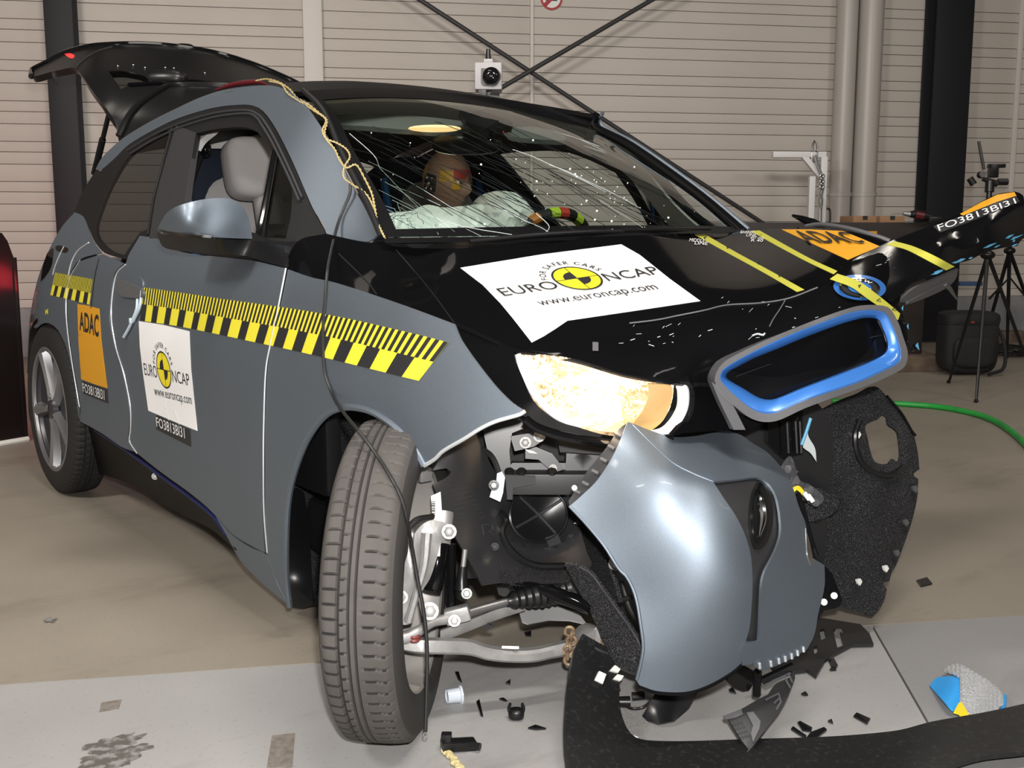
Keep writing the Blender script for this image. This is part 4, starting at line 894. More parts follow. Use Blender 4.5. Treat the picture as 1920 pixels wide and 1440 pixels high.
n1 = nt.nodes.new('ShaderNodeTexNoise'); n1.inputs['Scale'].default_value = 55; n1.inputs['Detail'].default_value = 6; n1.inputs['Distortion'].default_value = 1.5; nt.links.new(tc.outputs['Object'], n1.inputs['Vector'])
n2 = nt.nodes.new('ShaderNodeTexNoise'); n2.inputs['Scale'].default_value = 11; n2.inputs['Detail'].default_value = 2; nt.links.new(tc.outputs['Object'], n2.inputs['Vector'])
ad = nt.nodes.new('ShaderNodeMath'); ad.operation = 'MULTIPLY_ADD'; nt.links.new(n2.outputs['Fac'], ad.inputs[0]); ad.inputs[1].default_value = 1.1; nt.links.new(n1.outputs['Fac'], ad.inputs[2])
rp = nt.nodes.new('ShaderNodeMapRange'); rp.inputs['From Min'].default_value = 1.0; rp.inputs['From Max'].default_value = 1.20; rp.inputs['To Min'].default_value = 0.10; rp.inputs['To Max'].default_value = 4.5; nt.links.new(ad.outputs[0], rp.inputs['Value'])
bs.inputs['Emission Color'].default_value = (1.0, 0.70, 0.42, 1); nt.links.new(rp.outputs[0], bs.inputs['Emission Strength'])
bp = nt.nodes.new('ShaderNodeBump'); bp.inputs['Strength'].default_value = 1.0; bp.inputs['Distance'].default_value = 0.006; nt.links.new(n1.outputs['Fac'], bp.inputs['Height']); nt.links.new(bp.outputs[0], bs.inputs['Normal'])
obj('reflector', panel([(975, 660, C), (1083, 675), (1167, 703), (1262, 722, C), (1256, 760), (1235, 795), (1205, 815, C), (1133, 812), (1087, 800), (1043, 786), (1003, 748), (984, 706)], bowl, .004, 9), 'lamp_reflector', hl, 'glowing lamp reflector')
mat('lamp_amber', (0.62, 0.42, 0.18), 0.3, 0.4, emit=(1, .55, .2), strength=.25)
obj('projector_rim', panel([(1215, 720, C), (1258, 724), (1258, 755), (1242, 790), (1210, 815, C), (1185, 800), (1205, 770), (1215, 745)], back(HL, .026), .004, 8), 'lamp_amber', hl, 'amber tinted projector rim')
def band(P, w_): return P
mat('light_guide', (0.85, 0.85, 0.85), 0.25, emit=(1, .95, .9), strength=.35)
obj('light_guide', join(tube([back(HL, .012)(*p) for p in ((1276, 722), (1281, 735), (1279, 765), (1262, 795), (1240, 812), (1205, 816))], [.010, .012, .012, .012, .011, .008], 10), tube([back(HL, .012)(*p) for p in ((971, 664), (980, 690), (994, 722), (1012, 750), (1045, 781), (1090, 800))], [.006, .009, .009, .008, .007, .006], 10)), 'light_guide', hl, 'white U-shaped light guide')
obj('lens', panel(LENS, lift(HL, .002), 0, 12), 'clear_lens', hl, 'clear headlight cover')
bl_ = lamp('headlight_bulb', 'POINT', tuple(back(HL, .005)(1160, 780)), 6.0, (1, .74, .48), shadow_soft_size=.02)
bl_.location = tuple(lift(HL, .03)(1150, 800)); bl_.data.energy = 0.3
obj('headlight_flange', tube([HL(*p) for p in ((984, 786), (1010, 804), (1060, 819), (1135, 831), (1200, 830), (1262, 818))], .009, 8), 'gloss_black', hl)
obj('scratch_mark', face_lens(join(*[([lift(HOOD, .006)(*p) for p in ((x, y), (x + w_, y + .5), (x + w_, y + h_), (x, y + h_ - .5))], [[0, 1, 2, 3]]) for x, y, w_, h_ in ((1111, 641, 11, 17),)])), 'grey_plastic', hd, 'small grey square mark above the headlight')
# ---- the loose bumper skin
BUMP = tps((1177, 792, 'Z', 2.20), (1068, 948, 'Z', 2.17), (1120, 880, 'Z', 2.17), (1133, 1023, 'Z', 2.13), (1187, 1103, 'Z', 2.12), (1204, 1237, 'Z', 2.13), (1200, 1286, 'Z', 2.15), (1260, 1050, 'Z', 2.08), (1300, 950, 'Z', 2.085), (1250, 880, 'Z', 2.12), (1337, 903, 'Z', 2.125), (1390, 990, 'Z', 2.10), (1408, 1100, 'Z', 2.105), (1310, 1150, 'Z', 2.085), (1330, 1285, 'Z', 2.16), (1395, 1215, 'Z', 2.15),
           (1455, 940, 'Z', 2.22), (1500, 985, 'Z', 2.30), (1545, 1080, 'Z', 2.34), (1480, 1050, 'Z', 2.22), (1440, 1130, 'Z', 2.165), (1425, 1240, 'Z', 2.19), (1513, 1217, 'Z', 2.27), (1533, 1150, 'Z', 2.30), (1217, 808, 'Z', 2.215), (1287, 823, 'Z', 2.265), (1343, 812, 'Z', 2.34), (1413, 833, 'Z', 2.38), (1473, 887, 'Z', 2.36), (1420, 888, 'Z', 2.26), (1395, 858, 'Z', 2.31), reg=.004)
INS = [(1337, 903, C), (1380, 899), (1420, 895), (1440, 906), (1454, 927), (1462, 960), (1464, 1000), (1454, 1033), (1434, 1073), (1428, 1100), (1424, 1180), (1422, 1203, C), (1397, 1207, C), (1406, 1173), (1411, 1100), (1408, 1043), (1397, 1003), (1380, 968), (1358, 935)]
BP = [(1177, 791, C), (1184, 793), (1217, 806), (1260, 819), (1300, 818), (1343, 811), (1383, 813), (1413, 832), (1440, 849), (1473, 887), (1488, 918), (1498, 950), (1511, 983), (1520, 1040), (1546, 1060, C), (1546, 1100), (1534, 1152), (1527, 1190), (1513, 1218, C), (1487, 1233), (1447, 1252), (1424, 1257), (1413, 1247), (1411, 1222), (1393, 1210), (1389, 1245, C), (1370, 1261), (1330, 1284), (1286, 1298), (1233, 1297), (1200, 1286), (1193, 1275, C), (1203, 1237), (1206, 1208), (1201, 1167), (1195, 1130), (1187, 1103), (1175, 1080), (1160, 1064), (1133, 1022), (1100, 982), (1068, 949, C), (1092, 928), (1120, 900), (1150, 853)]
bu = obj('bumper_skin', panel(BP, BUMP, .005, 13, holes=(INS,)), 'silver_paint', car, 'grey-blue front bumper skin hanging loose')
obj('fog_lamp_recess', panel(INS, back(BUMP, .022), .004, 11), 'grained_plastic', bu, 'dark grained fog lamp insert')
lo = outline(INS, 8); n_ = len(lo); rows = [[BUMP(*lo[i % n_]) for i in range(n_ + 1)], [back(BUMP, .024)(*lo[i % n_]) for i in range(n_ + 1)]]
obj('recess_wall', grid(rows), 'silver_paint', bu)
FL = [(1425, 905), (1436, 920), (1441, 950), (1440, 985), (1432, 1010), (1420, 1018), (1414, 1000), (1412, 965), (1416, 925)]
obj('fog_lamp_ring', panel([(1426, 898), (1442, 912), (1450, 950), (1448, 990), (1436, 1020), (1420, 1030), (1410, 1005), (1407, 965), (1412, 920)], back(BUMP, .012), .01, 7), 'satin_black', bu, 'black fog lamp housing')
obj('fog_lamp', panel(FL, back(BUMP, .006), .006, 6), 'dark_glass', bu, 'dark fog lamp glass')
obj('fog_reflector', tube([back(BUMP, .002)(*p) for p in ((1424, 922), (1428, 945), (1430, 975), (1424, 1005))], [.003, .007, .007, .002], 8), 'chrome', bu)
obj('bumper_flange', panel([(1177, 792, C), (1150, 853), (1120, 900), (1092, 928), (1068, 949, C), (1066, 940), (1082, 915), (1100, 885), (1120, 860), (1140, 835), (1160, 805)], back(BUMP, .02), .006, 8), 'black_plastic', bu, 'dark ribbed mounting flange')
obj('flange_rib', join(*[tube([back(BUMP, .012)(a, b), back(BUMP, .012)(a - 12, b - 6)], .004, 6, 1) for a, b in ((1165, 818), (1152, 842), (1138, 866), (1122, 888), (1104, 910), (1088, 925))]), 'grey_plastic', bu)
edge('bumper_edge', [(1068, 949), (1100, 983), (1133, 1023), (1160, 1065), (1175, 1081), (1187, 1104), (1195, 1131), (1201, 1168), (1206, 1208), (1203, 1237), (1194, 1274)], .0035, 'silver_paint', surf=BUMP, parent=bu)
edge('bumper_edge', [(1198, 1287), (1233, 1298), (1286, 1299), (1330, 1285), (1370, 1262), (1389, 1246)], .005, 'gloss_black', surf=BUMP, d=-.003, parent=bu, lab='black lower rim of the bumper')
edge('bumper_crease', [(1186, 796), (1225, 835), (1262, 868), (1300, 888), (1337, 903)], .0016, 'silver_paint', surf=BUMP, d=-.0005, parent=bu)
obj('clip_row', join(*[tube([lift(BUMP, .003)(a, b), lift(BUMP, .003)(a + 1, b + 9)], .003, 6, 1) for a, b in ((1424, 1244), (1445, 1240), (1460, 1235), (1472, 1231), (1484, 1226), (1495, 1220), (1506, 1213))]), 'edge_bright', bu, 'row of bright clips along the lower edge', kind='stuff')
obj('hinge_link', panel([(1394, 1208, C), (1410, 1207), (1413, 1222, C), (1411, 1244), (1392, 1248, C), (1390, 1228)], lift(BUMP, .004), .01, 6), 'silver_paint', bu)
obj('headlight_clip', ball(lift(BUMP, .004)(1077, 915), (.006,) * 3, None, 8, 6), 'clip_white', bu)
edge('torn_edge', [(1496, 925), (1508, 965), (1520, 1010), (1530, 1042)], .006, 'gloss_black', surf=BUMP, d=-.004, parent=bu)
obj('side_slit', panel([(1511, 990, C), (1518, 1015), (1524, 1045), (1521, 1060, C), (1514, 1040)], lift(BUMP, .003), .004, 6), 'chrome', bu, 'bright sliver in the bumper side')
# ================================================================== THE CAR: wheels, running gear, torn front
from mathutils.bvhtree import BVHTree
mat('sidewall_rubber', (0.034, 0.032, 0.031), 0.65, spec=0.25)
mat('groove_shade_rubber', (0.012, 0.011, 0.011), 0.9)  # tread groove shade put into a darker rubber colour
def tyre_geo(P, n, r, hw, pitch, per, out_sign):
    # h along the axis n; out_sign = side of the L-shaped shoulder grooves
    s = r / .336
    prof = [(.236, -.066), (.243, -.070), (.262, -.0765), (.285, -.0775), (.305, -.0735), (.317, -.068), (.3235, -.063)]
    ts = [-.0575, -.050, -.042, -.0345, -.0318, -.0285, -.0258, -.019, -.0128, -.0112, -.0085, -.0068, .0005, .0022, .0048, .0065, .013, .0165, .024, .031, .038, .0425, .050, .0575]
    tr = [(.336 - .0042 * (abs(t) / .0575) ** 3 * (1.0 if abs(t) > .03 else .6), t) for t in ts]
    prof = prof + tr + [(a, -h) for a, h in prof[::-1]]
    x, y, a = frame(n); nseg = pitch * per; V = []; k = len(prof); dark = set()
    i0 = 7; grooves = {-.0285, -.0112 - 0, -.0085, .0022, .0048, -.0318}
    dep = lambda h: .0055 if any(abs(h - g) < 1e-6 for g in (-.0318, -.0285)) else (.005 if any(abs(h - g) < 1e-6 for g in (-.0112, -.0085, .0022, .0048)) else 0)
    R_tab = np.zeros((nseg, k))
    for j in range(nseg):
        ph = j % per
        for i, (rr_, h) in enumerate(prof):
            d = dep(h) if i0 <= i < i0 + len(ts) else 0
            cut = False
            if i0 <= i < i0 + len(ts) or i in (i0 - 1,):
                if h < -.0345 + 1e-6 and ph == 0 and h > -.0625 - 1e-3: cut = True                 # L-shaped shoulder grooves
                if .0165 - 1e-6 <= h <= .038 + 1e-6 and ph == per // 2: cut = True
                if .05 - 1e-6 <= h <= .0575 + 1e-6 and ph == per // 2 + 1: cut = True
                if -.0258 - 1e-6 <= h <= -.019 + 1e-6 and ph == per // 3 and j // per % 1 == 0: cut = True
            if cut: d = max(d, .0045)
            R_tab[j, i] = (rr_ - d) * s
            t = 2 * PI * j / nseg; V.append(np.asarray(P) + a * (h * hw / .0775 * out_sign) + (x * math.cos(t) + y * math.sin(t)) * R_tab[j, i])
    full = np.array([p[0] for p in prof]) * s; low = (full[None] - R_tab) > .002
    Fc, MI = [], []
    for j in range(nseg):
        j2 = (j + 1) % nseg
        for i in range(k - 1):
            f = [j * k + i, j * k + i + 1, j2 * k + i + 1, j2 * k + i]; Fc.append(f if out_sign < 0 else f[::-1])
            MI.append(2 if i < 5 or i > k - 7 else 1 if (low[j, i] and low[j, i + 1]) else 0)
    return (V, Fc), MI
HD = math.radians(-44.0); fh = np.array([math.cos(HD), math.sin(HD), 0]); fn = np.array([-math.sin(HD), math.cos(HD), 0])
FW = PZ(738, 1090, 2.33); RW = .337; FW[2] = RW
(tg, mi) = tyre_geo(FW, fn, RW, .078, 76, 9, 1)
fwh = obj('front_wheel', join(lathe([(.232, .062), (.243, .066), (.246, .060), (.238, .052), (.230, .030), (.226, -.02), (.222, -.040), (.10, -.048), (.06, -.040), (1e-4, -.040)], FW, fn, 64)), 'barrel', car, 'front wheel turned outwards, its bare rim seen from inside')
ty = obj('tyre', tg, ['rubber', 'groove_shade_rubber', 'sidewall_rubber'], fwh, 'worn grey-black front tyre', mi=mi, angle=50)
TB = BVHTree.FromPolygons([tuple(map(float, v)) for v in tg[0]], tg[1])
ax_, ay_, _ = frame(fn)
sp = []
for i in range(5):
    t = 2 * PI * i / 5 + .3; d = ax_ * math.cos(t) + ay_ * math.sin(t); e = -ax_ * math.sin(t) + ay_ * math.cos(t)
    sp.append(prism([FW + d * .05 - e * .03 - fn * .045, FW + d * .05 + e * .03 - fn * .045, FW + d * .225 + e * .018 - fn * .05, FW + d * .225 - e * .018 - fn * .05], fn * .022))
obj('spoke', join(*sp), 'barrel', fwh); obj('brake_disc', lathe([(.06, .012), (.135, .012), (.14, .008), (.14, -.008), (.135, -.012), (.06, -.012)], FW - fn * .005, fn, 48), 'steel', fwh)
obj('balance_weight', box(FW + fn * .05 + UPZ * .20 - fh * .105, (.012, .03, .03), None, .002), 'zinc', fwh)
# rear wheel
def rear_wheel(sy, lab):
    RC = np.array([-2.575, sy * .785, .345]); nr = np.array([0, sy, 0.0])
    w_ = obj('rear_wheel', lathe([(.236, .066), (.250, .071), (.252, .067), (.243, .058), (.236, .040), (.215, .034), (.205, .030), (.05, .040), (1e-4, .042)], RC, nr, 64), 'alloy_dark', car, lab)
    g, m_ = tyre_geo(RC, nr, .345, .0775, 76, 5, -1 if sy < 0 else -1)
    obj('tyre', g, ['rubber_dark', 'groove_shade_rubber', 'rubber_dark'], w_, mi=m_, angle=50)
    obj('rim_lip', lathe([(.236, .060), (.238, .070), (.246, .074), (.252, .071), (.252, .064)], RC, nr, 64), 'alloy', w_)
    X = np.array([0.0, 0, 0]); rx = R_ - nr * (R_ @ nr); rx /= np.linalg.norm(rx); ry = np.array([0, 0, 1.0])
    for t in (116, 44, -28, -100, -172):
        t = math.radians(t); d = rx * math.cos(t) + ry * math.sin(t); e = -rx * math.sin(t) + ry * math.cos(t)
        q = lambda a, b, h: RC + d * a + e * b + nr * h
        rows = [[q(a, b, h) for b, h in zip((-wd, -wd * .72, 0, wd * .72, wd), (h0 - .03, h0, h0 + .009, h0, h0 - .03))] for a, wd, h0 in ((.035, .016, .060), (.09, .013, .058), (.16, .016, .060), (.215, .026, .064), (.243, .036, .066))]
        g = grid(rows); obj('spoke', (g[0], g[1] if sy < 0 else [f[::-1] for f in g[1]]), 'alloy', w_)
    obj('hub_cap', lathe([(.040, .045), (.038, .066), (.030, .070), (1e-4, .070)], RC, nr, 32), 'alloy_dark', w_)
    obj('wheel_nut', join(*[bolt(RC + nr * .060 + (rx * math.cos(k * 1.2566 + .6) + ry * math.sin(k * 1.2566 + .6)) * .052, .009, nr) for k in range(5)]), 'zinc', w_)
    return w_
rear_wheel(-1, 'rear wheel with five slim silver spokes over dark panels'); rear_wheel(1, 'far rear wheel')
# wheel housings
AR = tps((536, 1140, 'y', -.74), (536, 1000, 'y', -.74), (560, 860, 'y', -.72), (610, 780, 'y', -.66), (700, 765, 'y', -.60), (790, 850, 'y', -.56), (830, 950, 'y', -.55), (590, 1130, 'y', -.70), (680, 850, 'y', -.50), (640, 1000, 'y', -.5))
obj('wheel_liner', panel([(538, 1139, C), (532, 1000), (545, 890), (568, 825), (600, 782), (650, 752), (700, 758), (760, 805), (800, 860, C), (830, 920), (830, 1000, C), (720, 1040), (640, 1090), (592, 1134, C)], AR, .01, 16), 'felt', car, 'felt lined front wheel housing')
obj('liner_flap', panel([(540, 1137, C), (538, 1000), (545, 925), (568, 920), (580, 1000), (588, 1132, C), (565, 1140)], lift(AR, .02), .006, 10), 'satin_black', car, 'black plastic edge of the wheel housing')
RA_ = tps((60, 590, 'y', -.72), (150, 590, 'y', -.70), (150, 780, 'y', -.70), (60, 700, 'y', -.74), (100, 640, 'y', -.66))
obj('wheel_liner', panel([(52, 690, C), (54, 640), (62, 605), (78, 592), (100, 594), (122, 620), (140, 670), (152, 780, C), (165, 870), (120, 860), (60, 800)], RA_, .01, 12), 'satin_black', car, 'dark rear wheel housing')
# dark body of the car behind everything
bk = tps((880, 800, 'Z', 2.68), (1500, 760, 'Z', 2.66), (1200, 1100, 'Z', 2.72), (880, 1090, 'Z', 2.72), (1500, 1000, 'Z', 2.70))
obj('front_bulkhead', panel([(870, 800, C), (1000, 770), (1340, 770), (1520, 740, C), (1560, 800), (1550, 1000), (1530, 1180, C), (1400, 1210), (1230, 1200), (1100, 1120), (980, 1085), (870, 1085, C)], bk, .03, 30), 'satin_black', car, 'black front structure behind the bumper')
obj('underbody', box((-1.55, 0, .24), (2.2, 1.3, .16), None, .03), 'satin_black', car); obj('rear_axle', tube([(-2.55, -.72, .33), (-2.55, .72, .33)], .05, 12, 1), 'satin_black', car)
# ---- plastic liner with the round cap
LN = tps((800, 872, 'Z', 2.40), (850, 838, 'Z', 2.42), (905, 808, 'Z', 2.46), (812, 910, 'Z', 2.38), (843, 987, 'Z', 2.37), (873, 1040, 'Z', 2.36), (905, 1098, 'Z', 2.36), (930, 960, 'Z', 2.44), (1000, 1090, 'Z', 2.42), (1080, 1075, 'Z', 2.46), (1085, 985, 'Z', 2.52), (1010, 900, 'Z', 2.53), (1000, 975, 'Z', 2.53), (940, 1040, 'Z', 2.41))
LP = [(797, 873, C), (850, 838), (903, 806, C), (912, 850), (926, 880), (950, 905), (1000, 900), (1065, 905, C), (1080, 940), (1088, 990), (1100, 1035), (1108, 1062), (1062, 1090), (1030, 1094), (993, 1090), (960, 1094), (937, 1093), (905, 1098, C), (873, 1040), (843, 987), (811, 908, C), (836, 896), (846, 884), (838, 878), (800, 884, C)]
rim_b = lambda x, y: .012 * math.exp(-((math.hypot((x - 1008) / 75, (y - 965) / 66) - 1) / .10) ** 2) - .010 * math.exp(-((x - 905) / 10) ** 2 - ((y - 1045) / 9) ** 2)
ln = obj('splash_liner', panel(LP, LN, .006, 9, bump=rim_b), 'liner_black', car, 'black plastic splash liner with a round cap')
cpx = lambda r: [(1010 + 55 * r * math.cos(t), 965 + 52 * r * math.sin(t)) for t in np.linspace(0, 2 * PI, 40, endpoint=False)]
obj('round_cap', panel(cpx(.93), lift(LN, .008), .012, 9), 'satin_black', ln, 'round cap with a cross of ribs')
obj('cap_rib', join(*[tube([lift(LN, .010)(*p) for p in q], .0035, 6, 3) for q in (((975, 932), (1010, 965), (1042, 1000)), ((966, 990), (1010, 965), (1052, 938)))]), 'trim_grey', ln)
obj('cap_rim', tube([lift(LN, .008)(*p) for p in cpx(.98)], .004, 6, 1, True), 'satin_black', ln)
obj('raised_mark', join(*[tube([lift(LN, .002)(*p) for p in q], .0012, 5, 4) for q in (((907, 1003), (905, 985), (920, 985), (924, 992), (918, 998)), ((916, 996), (926, 1003)))] + [tube([lift(LN, .001)(838 + k * 3.2, 914 + k * 8.5), lift(LN, .001)(878 + k * 4, 905 + k * 8)], .0006, 4, 1) for k in range(9)]), 'trim_grey', ln)
obj('cap_catch', panel([(1022, 1008, C), (1046, 1000, C), (1052, 1018, C), (1030, 1026, C)], lift(LN, .012), .01, 6), 'trim_grey', ln)
obj('liner_screw', bolt(lift(LN, .004)(928, 1025), .006), 'trim_grey', ln); obj('cap_step', tube([lift(LN, .004)(*p) for p in ((935, 960), (948, 975), (940, 1000), (960, 1035), (1000, 1060), (1060, 1062))], .009, 8), 'satin_black', ln)
hr = random.Random(5); fz = []
for i in range(420):
    t = hr.random(); x, y = 938 + 130 * t, 1072 + hr.uniform(-14, 18) + 6 * math.sin(t * 9); p = lift(LN, .004)(x, y); q = lift(LN, hr.uniform(.012, .02))(x + hr.uniform(-7, 7), y + hr.uniform(3, 11)); w2 = .0006; fz.append(([p - R_ * w2, p + R_ * w2, q], [[0, 1, 2]]))
obj('felt_fringe', join(*fz), 'felt', ln, 'frayed felt fringe', kind='stuff')
# felt band curving down behind the bumper
FB = tps((1060, 1060, 'Z', 2.36), (1110, 1075, 'Z', 2.34), (1153, 1147, 'Z', 2.31), (1187, 1187, 'Z', 2.30), (1198, 1243, 'Z', 2.30), (1085, 1110, 'Z', 2.40), (1123, 1190, 'Z', 2.38), (1155, 1245, 'Z', 2.36))
obj('felt_strip', panel([(1058, 1060, C), (1085, 1062), (1108, 1076), (1130, 1105), (1155, 1140), (1180, 1175), (1200, 1210), (1201, 1245), (1193, 1264), (1172, 1257), (1152, 1243), (1128, 1195), (1106, 1147), (1082, 1102)], FB, .008, 8), 'felt', ln, 'fuzzy felt strip behind the bumper')
edge('strip_edge', [(1085, 1062), (1108, 1076), (1130, 1105), (1155, 1140), (1180, 1175), (1200, 1210), (1202, 1245), (1193, 1264), (1165, 1254)], .0028, 'trim_grey', surf=FB, d=.003, parent=ln)
FA = tps((1085, 940, 'Z', 2.56), (1110, 1000, 'Z', 2.5), (1140, 1060, 'Z', 2.44), (1090, 1000, 'Z', 2.58), (1130, 1110, 'Z', 2.5))
obj('felt_arch', panel([(1076, 930, C), (1095, 960), (1112, 1000), (1130, 1040), (1150, 1090), (1160, 1130, C), (1140, 1125), (1110, 1080), (1095, 1030), (1083, 985)], FA, .01, 9), 'felt', ln, 'felt arch lining')
# ---- structure above the liner
def blk(x0, y0, x1, y1, Z, d=.05, m='black_plastic', name='bracket', lab=None, bev=.004, parent=None):
    A = [R_, FH, UPZ]; wd = (x1 - x0) / FPX * Z; h = (y1 - y0) / FPX * Z; return obj(name, box(PZ((x0 + x1) / 2, (y0 + y1) / 2, Z) + FH * d / 2, (wd, d, h), A, bev), m, parent or car, lab)
cr_ = obj('front_carrier', slab([(905, 805), (925, 785), (985, 785), (990, 800), (960, 812), (955, 845), (958, 880), (945, 895), (930, 880), (915, 850)], 2.44, .06), 'satin_black', car, 'black plastic carrier behind the bumper')
obj('crossbar', box(PZ(1035, 908, 2.42) + FH * .02, (168 / FPX * 2.42, .05, 40 / FPX * 2.42), [R_, FH, UPZ], .004), 'grained_plastic', cr_, 'black crossbar')
obj('bar_cap', slab([(947, 890), (1004, 893), (1004, 908), (962, 915), (961, 937), (951, 937)], 2.40, .02), 'trim_grey', cr_, 'grey L-shaped bar end')
obj('mount_clip', slab([(932, 888), (941, 884), (947, 895), (943, 925), (938, 941), (918, 932), (922, 918), (930, 908)], 2.385, .016), 'cable_tie', cr_, 'pale mounting clip'); obj('clip_pin', bolt(PZ(926, 910, 2.38), .008), 'satin_black', cr_)
obj('shelf', slab([(960, 868), (1080, 868), (1115, 885), (1110, 892), (945, 892)], 2.46, .06), 'black_plastic', cr_)
obj('arm', slab([(985, 845), (1005, 838), (1035, 850), (1058, 880), (1045, 884), (1028, 878), (1010, 862), (985, 860)], 2.43, .03), 'satin_black', cr_)
obj('cover', slab([(1062, 850), (1140, 855), (1125, 885), (1060, 885)], 2.45, .05), 'satin_black', cr_)
obj('beam', slab([(1045, 822), (1140, 830), (1135, 852), (1050, 848)], 2.50, .05), 'trim_grey', cr_, 'dark grey beam under the headlight')
obj('bolt_plate', slab([(957, 818), (995, 812), (1018, 800), (1024, 822), (1000, 838), (965, 846)], 2.44, .03), 'black_plastic', cr_)
for p in ((985, 830), (1011, 818), (1037, 878)): obj('bolt', bolt(PZ(*p, 2.425), .009 if p[0] < 1030 else .006), 'zinc', cr_)
obj('paper_tag', slab([(984, 842), (1000, 846), (1008, 851), (992, 849)], 2.42, .001), 'clip_white', cr_)
for p in ((955, 884), (978, 884), (1035, 884)): obj('cap_screw', lathe([(1e-4, .004), (.008, .004), (.011, 0)], PZ(*p, 2.41), -FH + UPZ, 14), 'satin_black', cr_)
obj('red_bolt', bolt(PZ(1153, 1057, 2.40), .010), 'zinc', cr_)
for q in (((905, 840, 2.45), (925, 860, 2.43), (940, 900, 2.42)), ((1110, 1110, 2.5), (1150, 1125, 2.48), (1185, 1120, 2.46)), ((1165, 1090, 2.5), (1180, 1140, 2.48), (1200, 1170, 2.46))): obj('wiring', tube([PZ(*p) for p in q], .006, 8), 'cable_black', cr_)
# ---- suspension
su = obj('steering_knuckle', join(panel([(752, 1028, C), (770, 1010), (790, 985), (812, 975), (845, 985), (848, 1005), (828, 1018), (818, 1050), (806, 1085), (790, 1110), (775, 1135), (768, 1170, C), (752, 1170), (748, 1100)], lambda a, b: PZ(a, b, 2.30 + .0004 * (a - 790)), .05, 9, bump=lambda x, y: .022 * math.exp(-((x - 775) / 22) ** 2 - ((y - 1060) / 45) ** 2) + .012 * math.exp(-((x - 820) / 18) ** 2 - ((y - 1000) / 12) ** 2)),
    tube([PZ(800, 1000, 2.27), PZ(795, 1060, 2.265), PZ(778, 1120, 2.27), PZ(765, 1165, 2.28)], [.012, .009, .008, .01], 8)), 'aluminium', car, 'cast aluminium steering knuckle')
obj('knuckle_bolt', join(bolt(PZ(842, 997, 2.28), .011), bolt(PZ(752, 1120, 2.27), .010), bolt(PZ(806, 1146, 2.28), .013)), 'zinc', su)
obj('hub', lathe([(1e-4, .03), (.022, .03), (.026, .0), (.042, -.005), (.045, -.04)], PZ(752, 1003, 2.30), fn, 24), 'steel', su, 'steel hub end'); obj('sensor_cable', tube([PZ(752, 1030, 2.25), PZ(760, 1000, 2.25), PZ(780, 975, 2.25), PZ(812, 968, 2.28)], .006, 8), 'cable_black', su)
obj('brake_hose', tube([PZ(748, 975, 2.25), PZ(757, 1000, 2.25), PZ(760, 1030, 2.26), PZ(752, 1060, 2.27)], .006, 8), 'cable_black', su)
st = obj('damper', tube([PZ(832, 960, 2.38), PZ(826, 1020, 2.36)], .022, 20, 1), 'aluminium', car, 'suspension strut'); obj('damper_body', lathe([(1e-4, 0), (.018, 0), (.0205, .005), (.0205, .10), (.018, .105), (1e-4, .105)], PZ(811, 1108, 2.345), PZ(826, 1020, 2.36) - PZ(811, 1108, 2.345), 24), 'gloss_black', st, 'black damper tube')
obj('paper_label', slab([(808, 930), (826, 922), (829, 965), (825, 1043), (815, 1043)], 2.335, .001), 'clip_white', st, 'white barcode label'); obj('barcode', join(*[slab([(809, 940 + k * 3.1), (816, 940 + k * 3.1), (816, 941.5 + k * 3.1 + (k % 3) * .5), (809, 941.5 + k * 3.1 + (k % 3) * .5)], 2.334, .0005) for k in range(9)]), 'ink', st)
obj('strut_edge', tube([PZ(845, 1020, 2.38), PZ(845, 1165, 2.38)], .012, 8, 1), 'gloss_black', st)
lk = obj('anti_roll_link', tube([PZ(872, 1030, 2.36), PZ(868, 1065, 2.36)], .0055, 10, 1), 'zinc', car, 'anti-roll bar link'); obj('link_body', join(tube([PZ(868, 1062, 2.36), PZ(866, 1085, 2.36), PZ(866, 1105, 2.36)], [.010, .012, .017], 12), ball(PZ(868, 1114, 2.355), (.017, .017, .015))), 'satin_black', lk); obj('ball_nut', bolt(PZ(875, 1113, 2.335), .008), 'zinc', lk)
obj('anti_roll_bar', tube([PZ(960, 1092, 2.46), PZ(1000, 1100, 2.45), PZ(1050, 1117, 2.43), PZ(1085, 1130, 2.41), PZ(1110, 1142, 2.39)], .0165, 16), 'gloss_black', car, 'black anti-roll bar')
tr_ = obj('tie_rod', tube([PZ(955, 1127, 2.42), PZ(900, 1142, 2.39), PZ(868, 1152, 2.37)], .0095, 14), 'steel', car, 'steel tie rod with a black bellows')
pr = []; nb_ = 9
for i in range(nb_):
    h0 = .004 + i * .0165; pr += [(.017 + .009 * min(i, 4) / 4 + .000, h0), (.021 + .010 * min(i, 4) / 4, h0 + .008)]
e0, e1 = PZ(955, 1127, 2.42), PZ(1085, 1098, 2.50); obj('bellows', lathe([(.011, -.008), (.013, 0)] + pr, e0, e1 - e0, 24), 'satin_black', tr_, 'ribbed black rubber bellows')
obj('clamp_block', join(box(PZ(858, 1152, 2.355), (.055, .03, .034), [R_ * .96 - UPZ * .0 + UPZ * .25, FH, UPZ * .96 - R_ * .25], .006), bolt(PZ(852, 1164, 2.335), .009)), 'aluminium', tr_)
obj('track_arm', tube([PZ(840, 1160, 2.35), PZ(812, 1167, 2.33), PZ(790, 1180, 2.31), PZ(770, 1192, 2.30), (PZ(750, 1198, 2.29))], [.012, .010, .011, .014, .014], 12), 'aluminium', tr_); obj('red_gaiter', lathe([(.012, 0), (.015, .004), (.013, .008), (.015, .012), (.012, .016)], PZ(776, 1202, 2.30), UPZ, 16), 'gaiter_red', tr_)
